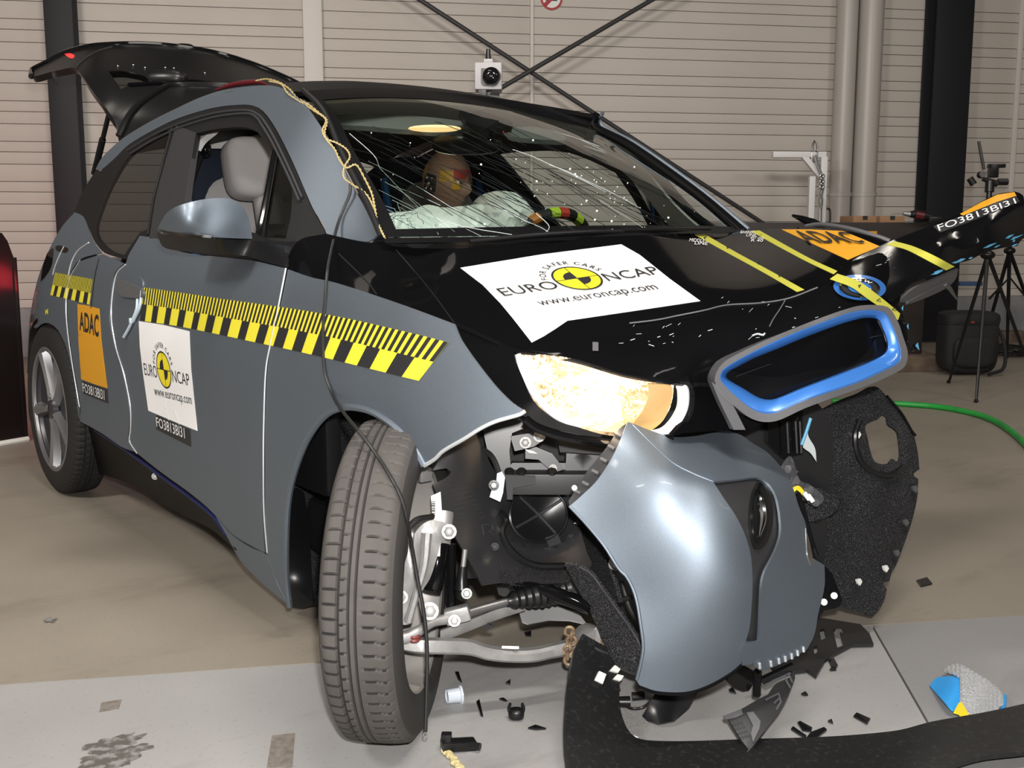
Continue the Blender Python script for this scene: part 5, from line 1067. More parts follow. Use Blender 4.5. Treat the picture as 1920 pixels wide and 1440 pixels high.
def bar(P, w_, h_, m, name, par, lab):      # flat-sided arm along pixel points (px, py, Z)
    Q = np.array(cr([np.array(p, float) for p in P], 6)); rows = []
    for i, q in enumerate(Q):
        c = PZ(*q[:3]); hh = h_ * (q[3] if len(q) > 3 else 1)
        rows.append([c + U_ * hh * .5 - F_ * w_ * .35, c + U_ * hh * .25 - F_ * w_ * .5, c - U_ * hh * .3 - F_ * w_ * .5, c - U_ * hh * .5 - F_ * w_ * .3, c - U_ * hh * .5 + F_ * w_ * .5, c + U_ * hh * .5 + F_ * w_ * .5, c + U_ * hh * .5 - F_ * w_ * .35])
    return obj(name, grid(rows), m, par, lab)
ar = bar([(750, 1207, 2.31, .8), (790, 1211, 2.31, 1), (835, 1212, 2.33, 1), (880, 1214, 2.36, 1), (915, 1224, 2.38, .95), (955, 1229, 2.40, .9), (1000, 1228, 2.42, .95), (1040, 1220, 2.44, 1), (1080, 1212, 2.46, 1.15)], .035, .029, 'aluminium', 'lower_arm', car, 'bent aluminium lower arm')
obj('bushing', join(lathe([(.018, -.03), (.034, -.03), (.036, -.025), (.036, .025), (.034, .03), (.018, .03)], PZ(1110, 1202, 2.47), R_ * .45 - F_ * .85, 28)), 'aluminium', ar, 'arm end with bushing'); obj('bush_rubber', lathe([(1e-4, -.034), (.012, -.034), (.020, -.028), (.020, .028), (1e-4, .03)], PZ(1110, 1202, 2.47), R_ * .45 - F_ * .85, 20), 'rust', ar)
obj('torn_bracket', slab([(1108, 1186), (1124, 1168), (1126, 1208), (1118, 1214)], 2.44, .004), 'alloy', ar, 'bright torn bracket corner'); obj('torn_bracket', slab([(1110, 1218), (1132, 1206), (1128, 1220)], 2.43, .004), 'alloy', ar)
obj('chain', join(*[lathe([(.010 + .004 * math.cos(2 * PI * i / 8), .004 * math.sin(2 * PI * i / 8)) for i in range(8)], PZ(1068 + 4 * math.sin(k), 1184 + k * 9, 2.43), R_ if k % 2 else F_, 14, closed=True) for k in range(7)]), 'rust', ar, 'rusty chain around the arm')
obj('arm_label', slab([(941, 1211), (973, 1212), (973, 1217), (941, 1216)], 2.385, .001), 'clip_white', ar)
bar([(826, 1192, 2.36, 1), (880, 1172, 2.40, 1), (930, 1152, 2.44, 1), (985, 1134, 2.48, 1)], .02, .024, 'aluminium', 'control_strut', car, 'flat aluminium strut')
obj('heat_shield', slab([(975, 1148), (1000, 1136), (1040, 1128), (1075, 1135), (1100, 1170), (1068, 1163), (1030, 1162), (990, 1170), (980, 1166)], tps((975, 1148, 'Z', 2.52), (1100, 1170, 'Z', 2.56), (1040, 1128, 'Z', 2.62), (1030, 1165, 'Z', 2.55)), .003), 'shield_metal', car, 'bright bent metal shield')
obj('subframe', slab([(930, 1096), (1080, 1085), (1130, 1120), (1120, 1150), (1060, 1135), (985, 1135), (935, 1115)], 2.60, .05), 'satin_black', car); obj('bracket', slab([(896, 1163), (912, 1158), (918, 1172), (928, 1174), (924, 1178), (905, 1178)], 2.42, .01), 'satin_black', car)
# ---- torn left wheel liner hanging at the far side
LL = tps((1640, 725, 'Z', 2.86), (1720, 880, 'Z', 2.98), (1700, 1010, 'Z', 2.97), (1640, 1140, 'Z', 2.88), (1575, 1137, 'Z', 2.80), (1540, 1000, 'Z', 2.74), (1510, 850, 'Z', 2.72), (1600, 930, 'Z', 2.80), (1560, 770, 'Z', 2.74), (1655, 830, 'Z', 2.86))
LLP = [(1610, 738), (1640, 724), (1663, 743), (1690, 773), (1710, 807), (1720, 843), (1724, 880, C), (1713, 888), (1714, 893), (1722, 898, C), (1720, 933), (1710, 977), (1700, 1007), (1690, 1035), (1680, 1060), (1671, 1076), (1668, 1090, C), (1656, 1094), (1663, 1104, C), (1659, 1122), (1647, 1144), (1634, 1156, C), (1607, 1148), (1573, 1137), (1550, 1120), (1530, 1060), (1512, 980), (1492, 900), (1490, 850), (1510, 800), (1540, 770), (1575, 752)]
HOLE = [(1622, 800), (1632, 792), (1645, 787), (1655, 779), (1665, 785), (1667, 797), (1683, 810), (1688, 833), (1689, 855), (1684, 868), (1675, 861), (1668, 870), (1657, 871), (1640, 865), (1632, 845), (1627, 822)]
lump = lambda x, y: .016 * math.exp(-((math.hypot((x - 1652) / 52, (y - 832) / 62) - 1) / .14) ** 2) + .02 * math.exp(-((x - 1640) / 22) ** 2 - ((y - 945) / 40) ** 2) - .015 * math.exp(-((x - 1590) / 18) ** 2 - ((y - 960) / 60) ** 2) + .006 * math.sin(x * .07) * math.sin(y * .05)
lw = obj('torn_liner', panel(LLP, LL, .008, 10, holes=(HOLE,), bump=lump), 'felt', car, 'torn black felt wheel liner with a ragged hole')
for (a, b) in ((1610, 816), (1717, 918), (1700, 981), (1683, 1038), (1662, 1067), (1612, 1092)): obj('liner_clip', slab([(a - 5, b - 5), (a + 2, b - 7), (a + 5, b - 1), (a + 1, b + 6), (a - 3, b + 2)], lift(LL, .03), .006), 'clip_white' if a < 1665 else 'grey_plastic', lw)
obj('hole_rim', tube([lift(LL, .022)(*p) for p in ((1612, 788), (1604, 815), (1606, 845), (1620, 872), (1645, 888), (1672, 890), (1690, 878))], .008, 8), 'satin_black', lw)
obj('liner_rib', tube([lift(LL, .01)(*p) for p in ((1663, 743), (1690, 775), (1708, 806), (1716, 816))], .004, 8), 'gloss_black', lw)
obj('torn_flap', panel([(1508, 935, C), (1535, 915), (1560, 932), (1576, 940, C), (1566, 960), (1545, 972), (1514, 980, C)], lambda a, b: PZ(a, b, 2.62), .01, 8, bump=lambda x, y: .008 * math.sin(x * .2) * math.sin(y * .23)), 'felt', lw, 'torn piece of felt')
obj('crumpled_foil', panel([(1463, 875, C), (1480, 855), (1490, 870), (1500, 900), (1528, 915), (1545, 935), (1530, 950), (1505, 935), (1480, 905)], lambda a, b: PZ(a, b, 2.56), .006, 7, bump=lambda x, y: .01 * math.sin(x * .35) * math.sin(y * .3)), 'grey_plastic', car, 'crumpled grey plastic behind the bumper')
obj('blue_paint_flake', panel([(1518, 785, C), (1512, 810), (1504, 835), (1520, 850), (1531, 866, C), (1528, 840), (1515, 815)], lambda a, b: PZ(a, b, 2.58), .002, 6), 'crack_white', car, 'white and blue torn flake')
obj('blue_edge', tube([PZ(1520, 784, 2.57), PZ(1511, 812, 2.57), PZ(1503, 834, 2.57)], .004, 6), 'scratch_blue', car)
yw = obj('yellow_wire', join(*[tube([PZ(*p, 2.48) for p in q], .0032, 7) for q in (((1484, 918), (1497, 913), (1508, 925)), ((1485, 924), (1495, 917), (1511, 932)))]), 'bright_yellow', car, 'yellow wire ends with white plugs'); obj('white_plug', join(*[box(PZ(a, b, 2.475), (.010, .012, .022), [R_ * .8 + UPZ * .6, F_, UPZ * .8 - R_ * .6], .002) for a, b in ((1512, 930), (1519, 934))]), 'clear_white', yw)
obj('tow_bracket', slab([(1546, 1060), (1560, 1075), (1572, 1105), (1580, 1125), (1570, 1140), (1545, 1145), (1535, 1160), (1530, 1130), (1548, 1105)], 2.62, .03), 'gloss_black', car, 'black bracket beside the bumper'); 
for p in ((1564, 1117), (1545, 1129)): obj('bolt', bolt(PZ(*p, 2.60), .0055), 'steel', car)
obj('cooler', slab([(1440, 790), (1505, 770), (1505, 850), (1470, 860), (1440, 830)], 2.62, .04), 'gloss_black', car); obj('cooler_pipe', join(*[tube([PZ(x, 790, 2.58), PZ(x + 3, 850, 2.58)], .004, 6, 1) for x in (1476, 1492, 1500)]), 'satin_black', car)
# ---- things under the front end
LPS = tps((1064, 1440, 'Z', 2.12), (1061, 1372, 'Z', 2.20), (1067, 1290, 'Z', 2.32), (1093, 1202, 'Z', 2.40), (1125, 1220, 'Z', 2.40), (1146, 1230, 'Z', 2.41), (1160, 1290, 'Z', 2.37), (1175, 1377, 'Z', 2.27), (1222, 1401, 'Z', 2.245), (1292, 1402, 'Z', 2.245), (1408, 1398, 'Z', 2.25), (1560, 1393, 'Z', 2.265), (1680, 1382, 'Z', 2.285), (1800, 1356, 'Z', 2.33), (1925, 1330, 'Z', 2.395), (1940, 1420, 'Z', 2.19), (1064, 1500, 'Z', 2.045), (1400, 1500, 'Z', 2.045), (1700, 1450, 'Z', 2.13), (1940, 1500, 'Z', 2.05))
LIP = [(1093, 1201, C), (1125, 1219), (1147, 1229, C), (1153, 1262), (1160, 1292), (1163, 1342), (1175, 1378), (1192, 1396), (1222, 1402), (1292, 1403), (1408, 1399), (1560, 1394), (1680, 1383), (1747, 1366), (1847, 1348), (1930, 1330, C), (1975, 1322), (1980, 1410, C), (1920, 1422), (1840, 1432), (1780, 1450), (1700, 1480), (1500, 1500), (1250, 1505), (1085, 1505, C), (1064, 1440), (1061, 1372), (1063, 1328), (1067, 1290), (1076, 1237)]
lp_ = obj('lip', panel(LIP, LPS, .010, 15, bump=lambda x, y: .006 * math.sin(x * .02) - .012 * math.exp(-((x - 1122) / 14) ** 2 - ((y - 1245) / 20) ** 2)), 'satin_black', None)
sl = thing('spoiler_lip', 'long black spoiler lip lying on the floor in front of the car', 'bumper part', PF(1300, 1440)); V0 = np.array([v.co for v in lp_.data.vertices]); V0[:, 2] += max(0, .002 - V0[:, 2].min())
for v, c in zip(lp_.data.vertices, V0): v.co = Vector(c - np.array(sl.location))
lp_.parent = sl; lp_.name = 'skin'
mat('scuffed_black', (0.010, 0.010, 0.0105), 0.4, noise=(90, (0.03, 0.03, 0.03), 0.55, 0.8)); lp_.data.materials.clear(); lp_.data.materials.append(M['scuffed_black'])
obj('rim', tube([lift(LPS, .004)(*p) for p in ((1064, 1440), (1061, 1372), (1067, 1290), (1076, 1237), (1093, 1202))], .004, 8), 'trim_grey', sl); obj('rim', tube([lift(LPS, .004)(*p) for p in ((1093, 1202), (1125, 1220), (1147, 1230), (1154, 1262), (1161, 1296))], .0035, 8), 'trim_grey', sl)
for a, b, w_, h_ in ((1126, 1270, 11, 12), (1155, 1254, 11, 7), (1160, 1270, 10, 6), (1188, 1386, 9, 8), (1908, 1336, 16, 7)): obj('mount_clip', slab([(a - w_, b + h_ * .4), (a - w_ * .2, b - h_), (a + w_, b - h_ * .5), (a + w_ * .4, b + h_)], lift(LPS, .016), .008), 'clip_white', sl)
obj('slot_plate', slab([(1084, 1235), (1096, 1232), (1098, 1242), (1090, 1272), (1074, 1290), (1078, 1250)], lift(LPS, .006), .004), 'grey_plastic', sl); obj('slot', slab([(1081, 1246), (1092, 1243), (1090, 1258), (1080, 1262)], lift(LPS, .008), .003), 'ink', sl)
obj('clip_wire', tube([lift(LPS, .01)(*p) for p in ((1905, 1345), (1880, 1352), (1850, 1360))], .003, 6), 'grey_plastic', sl)
tp = thing('trim_bracket', 'black clipped grille bracket standing on its point below the bumper', 'bracket', PF(1392, 1434))
TBk = tps((1360, 1340, 'Z', 2.25), (1390, 1330, 'Z', 2.26), (1440, 1303, 'Z', 2.30), (1485, 1262, 'Z', 2.36), (1483, 1293, 'Z', 2.33), (1467, 1327, 'Z', 2.28), (1413, 1397, 'Z', 2.20), (1387, 1432, 'Z', 2.16), (1403, 1403, 'Z', 2.20))
obj('body', panel([(1362, 1341, C), (1390, 1329), (1420, 1312), (1440, 1302, C), (1455, 1282), (1480, 1270), (1487, 1256, C), (1491, 1270), (1483, 1293), (1467, 1327), (1440, 1362), (1413, 1397), (1387, 1432, C), (1396, 1415), (1403, 1405, C), (1385, 1380)], TBk, .008, 8), 'grained_plastic', tp)
obj('clip_slot', join(*[tube([lift(TBk, .005)(*p) for p in q], .0022, 6, 1) for q in (((1435, 1284), (1470, 1268)), ((1448, 1277), (1482, 1262)), ((1470, 1268), (1482, 1290)), ((1478, 1262), (1486, 1280)), ((1436, 1312), (1460, 1300)), ((1460, 1300), (1464, 1316)), ((1464, 1316), (1456, 1330)), ((1452, 1318), (1462, 1308)))]), 'grey_plastic', tp)
obj('hook', slab([(1400, 1336), (1412, 1334), (1426, 1352), (1424, 1366), (1412, 1392), (1408, 1376), (1412, 1360)], lift(TBk, .006), .004), 'grey_plastic', tp); obj('clip_edge', slab([(1356, 1342), (1390, 1329), (1393, 1339), (1380, 1345), (1360, 1349)], lift(TBk, .006), .004), 'grey_plastic', tp, 'bright clip edge')
obj('post', tube([PZ(1421, 1258, 2.38), PZ(1419, 1302, 2.33)], .009, 10, 1), 'satin_black', tp); obj('upper_rail', slab([(1426, 1275), (1488, 1246), (1490, 1254), (1432, 1284)], 2.36, .02), 'satin_black', tp)
obj('moulded_text', join(*[tube([lift(TBk, .004)(1374 + i * 4 + k * 4.5, 1356 + k * 8 - i * 1.2), lift(TBk, .004)(1377 + i * 4 + k * 4.5, 1361 + k * 8 - i * 1.2)], .0007, 4, 1) for k in range(4) for i in range(5)]), 'trim_grey', tp)
ut = thing('undertray', 'flat slotted black undertray on the floor behind the bumper', 'tray', PF(1560, 1220)); UT = lambda a, b: PF(a, b, .012)
obj('plate', panel(corners([(1490, 1150), (1540, 1158), (1613, 1170), (1630, 1187), (1638, 1207), (1597, 1208), (1560, 1228), (1547, 1237), (1530, 1267), (1513, 1255), (1460, 1262), (1440, 1240)]), UT, .008, 14, holes=(corners([(1536, 1180), (1545, 1178), (1549, 1196), (1540, 1200)]), corners([(1562, 1180), (1573, 1178), (1582, 1210), (1570, 1214)]), corners([(1525, 1212), (1532, 1210), (1534, 1222), (1527, 1226)])), smooth=False), 'black_plastic', ut)
obj('metal_insert', lathe([(.006, 0), (.012, 0), (.012, .008), (.006, .008)], UT(1570, 1187), (1, 0, .2), 12), 'zinc', ut)
pf = thing('fallen_panel', 'black triangular panel lying on the floor under the bumper rim', 'panel', PF(1255, 1340)); PP = tps((1205, 1345, 'z', .012), (1240, 1357, 'z', .012), (1275, 1350, 'z', .012), (1305, 1300, 'z', .05), (1225, 1300, 'z', .06))
obj('sheet', panel(corners([(1204, 1342), (1228, 1300), (1309, 1297), (1292, 1328), (1265, 1352), (1232, 1357), (1214, 1352)]), PP, .006, 10), 'shard_black', pf)
p2 = thing('broken_shroud', 'black folded shroud piece under the bumper between rim and bracket', 'panel', PF(1395, 1297)); PQ = tps((1366, 1280, 'z', .05), (1400, 1297, 'z', .015), (1415, 1262, 'z', .07), (1385, 1255, 'z', .09))
obj('sheet', panel(corners([(1362, 1277), (1372, 1262), (1392, 1249), (1414, 1260), (1416, 1278), (1404, 1295), (1393, 1297), (1376, 1290)]), PQ, .006, 8), 'gloss_black', p2)
cn = thing('connector', 'blue and black electrical connector with twin black leads on the floor', 'connector', PF(1168, 1318)); cc = PF(1168, 1316, .016)
obj('housing', tube([cc - R_ * .012, cc + R_ * .016], [.012, .013], 12), 'satin_black', cn); obj('seal', tube([cc - R_ * .018 - UPZ * .01, cc - R_ * .019, cc - R_ * .013 + UPZ * .012], .004, 8), 'accent_blue', cn)
obj('lead', join(*[tube([cc - UPZ * .006, PF(1185, 1328, .008 + d), PF(1205, 1326, .01 + d), PF(1222, 1313, .03 + d)], .003, 6) for d in (0, .008)]), 'cable_black', cn); obj('plug', tube([PF(1185, 1306, .012), PF(1208, 1304, .014)], .010, 10), 'satin_black', cn)
# ================================================================== THE CAR: inside, tailgate, wires, dummy
us9 = np.linspace(0, 1, 21)
obj('dashboard', shell(*(lambda g: (g[0], tri(g[1])))(grid([[ws_pt(0.02, u, -.02) * np.array([1, .97, 1]) + np.array([-dx, 0, dz]) for u in us9] for dx, dz in ((0, 0), (.15, -.03), (.35, -.02), (.55, -.03), (.62, -.07), (.62, -.3))])), .02, (0, 0, 5)), 'satin_black', car, 'black dashboard')
obj('cabin_floor', box((-1.6, 0, .36), (2.6, 1.3, .06), None, .01), 'satin_black', car)
for sy in (-1, 1):
    obj('door_lining', box((-1.0, sy * .74, .68), (1.2, .05, .56), None, .02), 'satin_black', car)
sw = np.array([-.905, .335, .955]); sa = np.array([-.88, 0, .47]); sa /= np.linalg.norm(sa); sx, sy_, _ = frame(sa); rs = .185
swp = lambda t, r=rs: sw + sx * math.cos(t) * r + sy_ * math.sin(t) * r
sg = obj('steering_wheel', join(tube([swp(2 * PI * i / 36) for i in range(36)], .017, 10, 1, True), *[tube([swp(t, .16), swp(t, .05)], .018, 8, 1) for t in (0.1, PI - .1, -PI / 2)]), 'satin_black', car, 'steering wheel wrapped in coloured tape')
for i in range(14):
    t = .15 + i * .2; cname = ('tape_red', 'ink', 'tape_lime', 'ink', 'tape_orange', 'ink', 'tape_lime')[i % 7]
    obj('tape_band', tube([swp(t + .19 * k / 3) for k in range(4)], .0195, 10, 1), cname, sg)
obj('wheel_hub', ball(sw + sa * .02, (.07, .07, .04), [sx, sy_, sa]), 'satin_black', sg)
# airbags
fold1 = lambda x, y: .024 * math.sin(x * .11 + math.sin(y * .13) * 1.3) * math.cos(y * .07 + x * .02) + .008 * math.sin(x * .31 + y * .12)
AB1 = tps((705, 402, 'Z', 3.00), (800, 388, 'Z', 3.12), (915, 385, 'Z', 3.24), (920, 452, 'Z', 3.12), (810, 456, 'Z', 2.98), (735, 446, 'Z', 2.90), (820, 420, 'Z', 3.0))
ab = obj('airbag', panel([(702, 404), (735, 399), (770, 395), (800, 384), (832, 389), (870, 386), (905, 384), (916, 405), (924, 430), (926, 446, C), (860, 449), (790, 449), (745, 444), (722, 430)], AB1, .10, 9, bump=lambda x, y: fold1(x, y) + .03 * math.exp(-((x - 870) / 45) ** 2 - ((y - 425) / 30) ** 2)), 'airbag_cloth', car, 'crumpled white passenger airbag')
AB2 = tps((885, 385, 'Z', 3.55), (940, 358, 'Z', 3.62), (1010, 432, 'Z', 3.62), (910, 440, 'Z', 3.5), (960, 400, 'Z', 3.5))
obj('airbag', panel([(882, 392), (896, 370), (920, 360), (945, 358), (972, 364), (992, 384), (1004, 402), (1012, 436, C), (950, 444), (905, 444), (890, 420)], AB2, .08, 9, bump=lambda x, y: .6 * fold1(x + 40, y * 1.2)), 'airbag_cloth', car, 'limp white driver airbag')
# mirror, dome lamp, visor box
rm = obj('rear_view_mirror', ball(PZ(875, 270, 3.28), (.108, .03, .033), [R_ * .99 + FH * .1, FH, UPZ], 28, 16, .75), 'satin_black', car, 'black inside mirror')
obj('mirror_stalk', prism([PZ(866, 212, 3.12), (PZ(935, 226, 3.12)), PZ(912, 258, 3.2), PZ(886, 258, 3.2)], FH * .06), 'satin_black', rm)
obj('sensor_cover', panel([(862, 206, C), (900, 208), (960, 228), (962, 236, C), (925, 238), (880, 230)], back(WS, .02), .02, 10), 'satin_black', rm); obj('red_light', ball(back(WS, .015)(944, 247), (.002,) * 3, None, 8, 6), 'tail_red', rm)
dl = PF(812, 241, 1.40)
obj('dome_lamp', ball(PZ(815, 241, 3.20), (.078, .05, .010), [R_, FH, UPZ], 24, 10), 'dome_lamp', car, 'glowing dome lamp')
obj('sun_visor', panel([(614, 216, C), (700, 213), (800, 219), (868, 227, C), (872, 240), (845, 247), (760, 243), (690, 237), (632, 232)], back(WS, .30), .015, 9), 'visor_grey', car)
obj('sun_visor', panel([(945, 240, C), (1000, 238), (1045, 246, C), (1062, 262), (1020, 262), (960, 255)], back(WS, .30), .015, 9), 'visor_grey', car)
lamp('cabin_light', 'POINT', (-1.05, .02, 1.27), 1.0, (1, .86, .68), shadow_soft_size=.05)
# seats
def seat(y0, lab):
    s = obj('seat', ball((-1.40, y0, .50), (.28, .26, .10), None, 24, 12, .5), 'seat_grey', car, lab)
    t = np.array([-.26, 0, .966]); f = np.array([.966, 0, .26])
    obj('seat_back', ball(np.array([-1.715, y0, .985]), (.15, .25, .36), [f, np.array([0, 1, 0]), t], 28, 20, .55), 'seat_navy', s); obj('seat_front', ball(np.array([-1.70, y0, .90]) + f * .12, (.05, .19, .33), [f, np.array([0, 1, 0]), t], 28, 20, .55), 'seat_grey', s)
    for k in (-1, 1): obj('piping', tube([np.array([-1.70, y0 + k * .222, .93]) + f * (.125) + t * a for a in (-.3, -.1, .1, .22, .30)], .014, 8), 'seat_blue', s)
    return s, f, t
s1, f1, t1 = seat(-.39, 'grey and navy passenger seat with blue piping')
hc = PA(493, 318, 1, -.40)
obj('headrest', ball(hc, (.055, .135, .105), [f1, np.array([0, 1, 0]), t1], 28, 18, .45), 'seat_grey', s1, 'grey headrest'); obj('headrest_post', tube([hc - t1 * .09, hc - t1 * .2], .05, 12, 1), 'seat_grey', s1)
s2_, f2_, t2_ = seat(.39, 'driver seat'); obj('headrest', ball((-1.80, .36, 1.22), (.055, .135, .105), [f1, np.array([0, 1, 0]), t1], 28, 18, .45), 'seat_navy', s2_)
obj('rear_bench', join(ball((-2.35, 0, .72), (.12, .62, .32), None, 28, 14, .4), ball((-2.15, 0, .48), (.28, .62, .12), None, 28, 12, .4)), 'seat_navy', car, 'dark rear bench')
# linings on the far side
g = panel(RAIL, back(sideC, .045), .008, 16); obj('pillar_lining', far(g), 'headliner', car, 'pale lining of the far roof side')
obj('rear_lining', panel([(352, 268), (372, 240), (440, 228), (505, 238), (535, 290), (505, 345), (430, 335), (392, 325), (362, 330)], lambda a, b: PZ(a, b, 4.5), .02, 14), 'headliner', car, 'pale lining above the rear opening')
obj('pillar_lining', panel([(364, 248, C), (400, 240), (376, 262), (366, 278, C)], back(sideC, .14), .02, 7), 'headliner', car, 'pale lining above the door')
obj('seat_belt', tube([PZ(388, 262, 3.60), PZ(378, 285, 3.58), PZ(362, 330, 3.56), PZ(350, 380, 3.55)], .012, 8), 'satin_black', car, 'black seat belt and guide'); obj('belt_guide', ball(PZ(385, 280, 3.57), (.02, .02, .025)), 'gloss_black', car)
obj('inner_post', far(panel([(330, 236, C), (366, 248, C), (352, 380), (340, 450, C), (280, 450, C), (300, 330)], back(sideC, .05), .05, 14)), 'satin_black', car)
# ---- tailgate
mat('maroon', (0.09, 0.008, 0.012), 0.3)
TG = tps((60, 138, 'y', -.62), (62, 132, 'y', -.60), (123, 101, 'y', -.50), (200, 85, 'y', -.35), (333, 88, 'y', -.05), (467, 118, 'y', .25), (577, 166, 'y', .50), (222, 258, 'y', -.60), (200, 203, 'y', -.62), (150, 140, 'y', -.60), (433, 168, 'Z', 4.6), (300, 200, 'Z', 4.35), (330, 140, 'Z', 4.75))
TGP = [(59, 143, C), (62, 131), (90, 116), (123, 99), (160, 89), (200, 84.5), (267, 83), (333, 88), (400, 99), (467, 118), (527, 142), (577, 166, C), (500, 180), (433, 185), (340, 215), (260, 255), (222, 262, C), (217, 232), (200, 204), (173, 170), (157, 147), (143, 128), (133, 127), (95, 135), (66, 143)]
TGG = [(203, 133, C), (233, 132), (265, 138), (290, 148), (298, 156, C), (350, 148), (395, 152), (425, 156, C), (330, 157), (270, 156), (242, 160), (227, 167, C)]
tg_ = obj('tailgate', panel(TGP, TG, .03, 14, holes=(TGG,)), 'satin_black', car, 'raised black tailgate'); obj('tailgate_glass', panel(TGG, back(TG, .015), 0, 14), 'side_glass', tg_)
edge('tailgate_rim', [(59, 143), (62, 131), (90, 116), (123, 99), (160, 89), (200, 84.5), (267, 83), (333, 88), (400, 99), (467, 118), (527, 142), (577, 166)], .014, 'gloss_black', surf=TG, d=-.01, parent=tg_)
edge('tailgate_seam', [(143, 127), (150, 118), (165, 106), (185, 95), (210, 88)], .004, 'trim_grey', surf=TG, d=.003, parent=tg_)
edge('inner_frame', [(242, 160), (270, 158), (300, 157), (350, 157)], .010, 'gloss_black', surf=TG, d=.012, parent=tg_); edge('inner_frame', [(222, 255), (250, 205), (300, 168), (330, 159), (425, 160)], .012, 'satin_black', surf=TG, d=.014, parent=tg_)
edge('light_strip', [(340, 154.5), (365, 156.5), (400, 158), (432, 158.5)], .004, 'tail_red', surf=TG, d=.016, parent=tg_, lab='glowing red light strip')
obj('red_reflection', panel([(121, 101, C), (132, 100), (140, 104, C), (136, 109), (128, 107)], lift(TG, .004), .004, 5), 'tail_red', tg_, 'small red reflection drawn as a glowing patch'); obj('latch', join(tube([lift(TG, .01)(102, 138), lift(TG, .01)(106, 152)], .010, 8, 1), box(lift(TG, .012)(105, 152), (.03, .02, .02))), 'satin_black', tg_)  # the red reflection on the tailgate is an emissive patch
obj('wiper_motor', ball(lift(TG, .02)(312, 148), (.09, .05, .03), [R_, F_, U_], 16, 10, .6), 'satin_black', tg_); obj('roof_aerial', ball(back(TG, .01)(345, 86), (.045, .03, .008), [R_, F_, U_], 14, 8), 'satin_black', tg_)
obj('inner_screw', join(*[ball(lift(TG, .012)(*p), (.005,) * 3, None, 8, 6) for p in ((221, 124), (250, 122), (272, 127), (310, 127), (326, 128), (384, 137))]), 'steel', tg_, kind='stuff')
obj('gas_strut', join(tube([lift(TG, -.01)(206, 206), lift(TG, -.01)(206, 206) * .55 + PA(177, 325, 1, -.60) * .45], .010, 8, 1), tube([lift(TG, -.01)(206, 206) * .55 + PA(177, 325, 1, -.60) * .45, PA(177, 325, 1, -.60)], .014, 8, 1)), 'satin_black', car, 'black gas strut')
obj('red_roof_spoiler', tube([PZ(405, 168, 3.62), PZ(440, 158, 3.55), (PZ(480, 154, 3.45)), PZ(500, 158, 3.38)], [.003, .008, .008, .003], 8), 'maroon', car, 'dark red reflector along the rear roof edge')
# lit tail lamps
obj('tail_lamp', panel([(88, 475, C), (100, 466), (96, 500), (84, 520), (76, 528, C), (80, 500)], back(sideC, -.001), .003, 6), 'gloss_black', car)
rl_ = thing('x', 'x', 'x'); bpy.data.objects.remove(rl_)
tl = obj('rear_lamp_strip', box((-3.27, -.35, .80), (.03, .5, .05), None, .01), 'tail_red', car, 'lit red rear lamp'); 
lamp('tail_light', 'POINT', (-3.62, -.55, .80), 2.0, (1, .05, .08), shadow_soft_size=.08)
lamp('red_wall_fill', 'POINT', tuple(PZ(-60, 470, 7.2)), 9.0, (1, .06, .10), shadow_soft_size=.1)  # added red light out of view, tints the wall at left
obj('rear_panel', box((-2.98, 0, .62), (.5, 1.25, .62), None, .08), 'silver_paint', car, 'rear end of the car')
obj('inner_side', panel([(268, 462, C), (540, 512), (700, 570), (690, 690), (600, 740), (545, 850), (520, 1010, C), (440, 990), (250, 830), (160, 770), (135, 640), (118, 560), (122, 500), (150, 470), (236, 500, C)], back(sideC, .022), .01, 18), 'satin_black', car, 'dark inside of the flank')
# ---- dummy
dm = thing('crash_test_dummy', 'bald crash test dummy with marker patches seated behind the cracked windscreen', 'dummy', (-1.42, .34, .58))
def skinned(name, J, E, m, parent, sub=2, lab=None):
    me = bpy.data.meshes.new(name); me.from_pydata([tuple(j[0]) for j in J], E, []); o = bpy.data.objects.new(name, me); COL.objects.link(o)
    md = o.modifiers.new('s', 'SKIN'); sv = me.skin_vertices[0].data
    for i, j in enumerate(J): sv[i].radius = (j[1], j[2] if len(j) > 2 else j[1]); sv[i].use_root = i == 0
    o.modifiers.new('u', 'SUBSURF').levels = sub; dg = bpy.context.evaluated_depsgraph_get(); ev = o.evaluated_get(dg); m2 = bpy.data.meshes.new_from_object(ev)
    V = [v.co[:] for v in m2.vertices]; Fc = [list(p.vertices) for p in m2.polygons]; bpy.data.objects.remove(o); bpy.data.meshes.remove(m2)
    return obj(name, (V, Fc), m, parent, lab)
HC = PA(838, 343, 1, .22); nk = HC + np.array([-.045, .01, -.125]); ch = np.array([-1.47, .33, .92]); pv = np.array([-1.45, .36, .58])
J = [(pv, .15, .12), (pv + np.array([-.03, 0, .16]), .13, .11), (ch, .16, .12), (ch + np.array([.02, -.02, .13]), .11, .09), (nk * .5 + (ch + np.array([.02, -.03, .17])) * .5, .055), (nk, .05)]
E_ = [(0, 1), (1, 2), (2, 3), (3, 4), (4, 5)]
for s in (-1, 1):
    b = len(J); J += [(ch + np.array([.02, s * .17, .09]), .065), (ch + np.array([.12, s * .25, -.12]), .05), (ch + np.array([.34, s * .20, -.05]), .04), (swp(PI / 2 - s * .9) + np.array([-.03, 0, -.01]), .032)]; E_ += [(3, b), (b, b + 1), (b + 1, b + 2), (b + 2, b + 3)]
    b = len(J); J += [(pv + np.array([.08, s * .10, 0]), .09), (pv + np.array([.46, s * .15, .10]), .07), (pv + np.array([.66, s * .14, -.22]), .05), (pv + np.array([.78, s * .14, -.24]), .04)]; E_ += [(0, b), (b, b + 1), (b + 1, b + 2), (b + 2, b + 3)]
skinned('body', J, E_, 'dummy_shirt', dm)
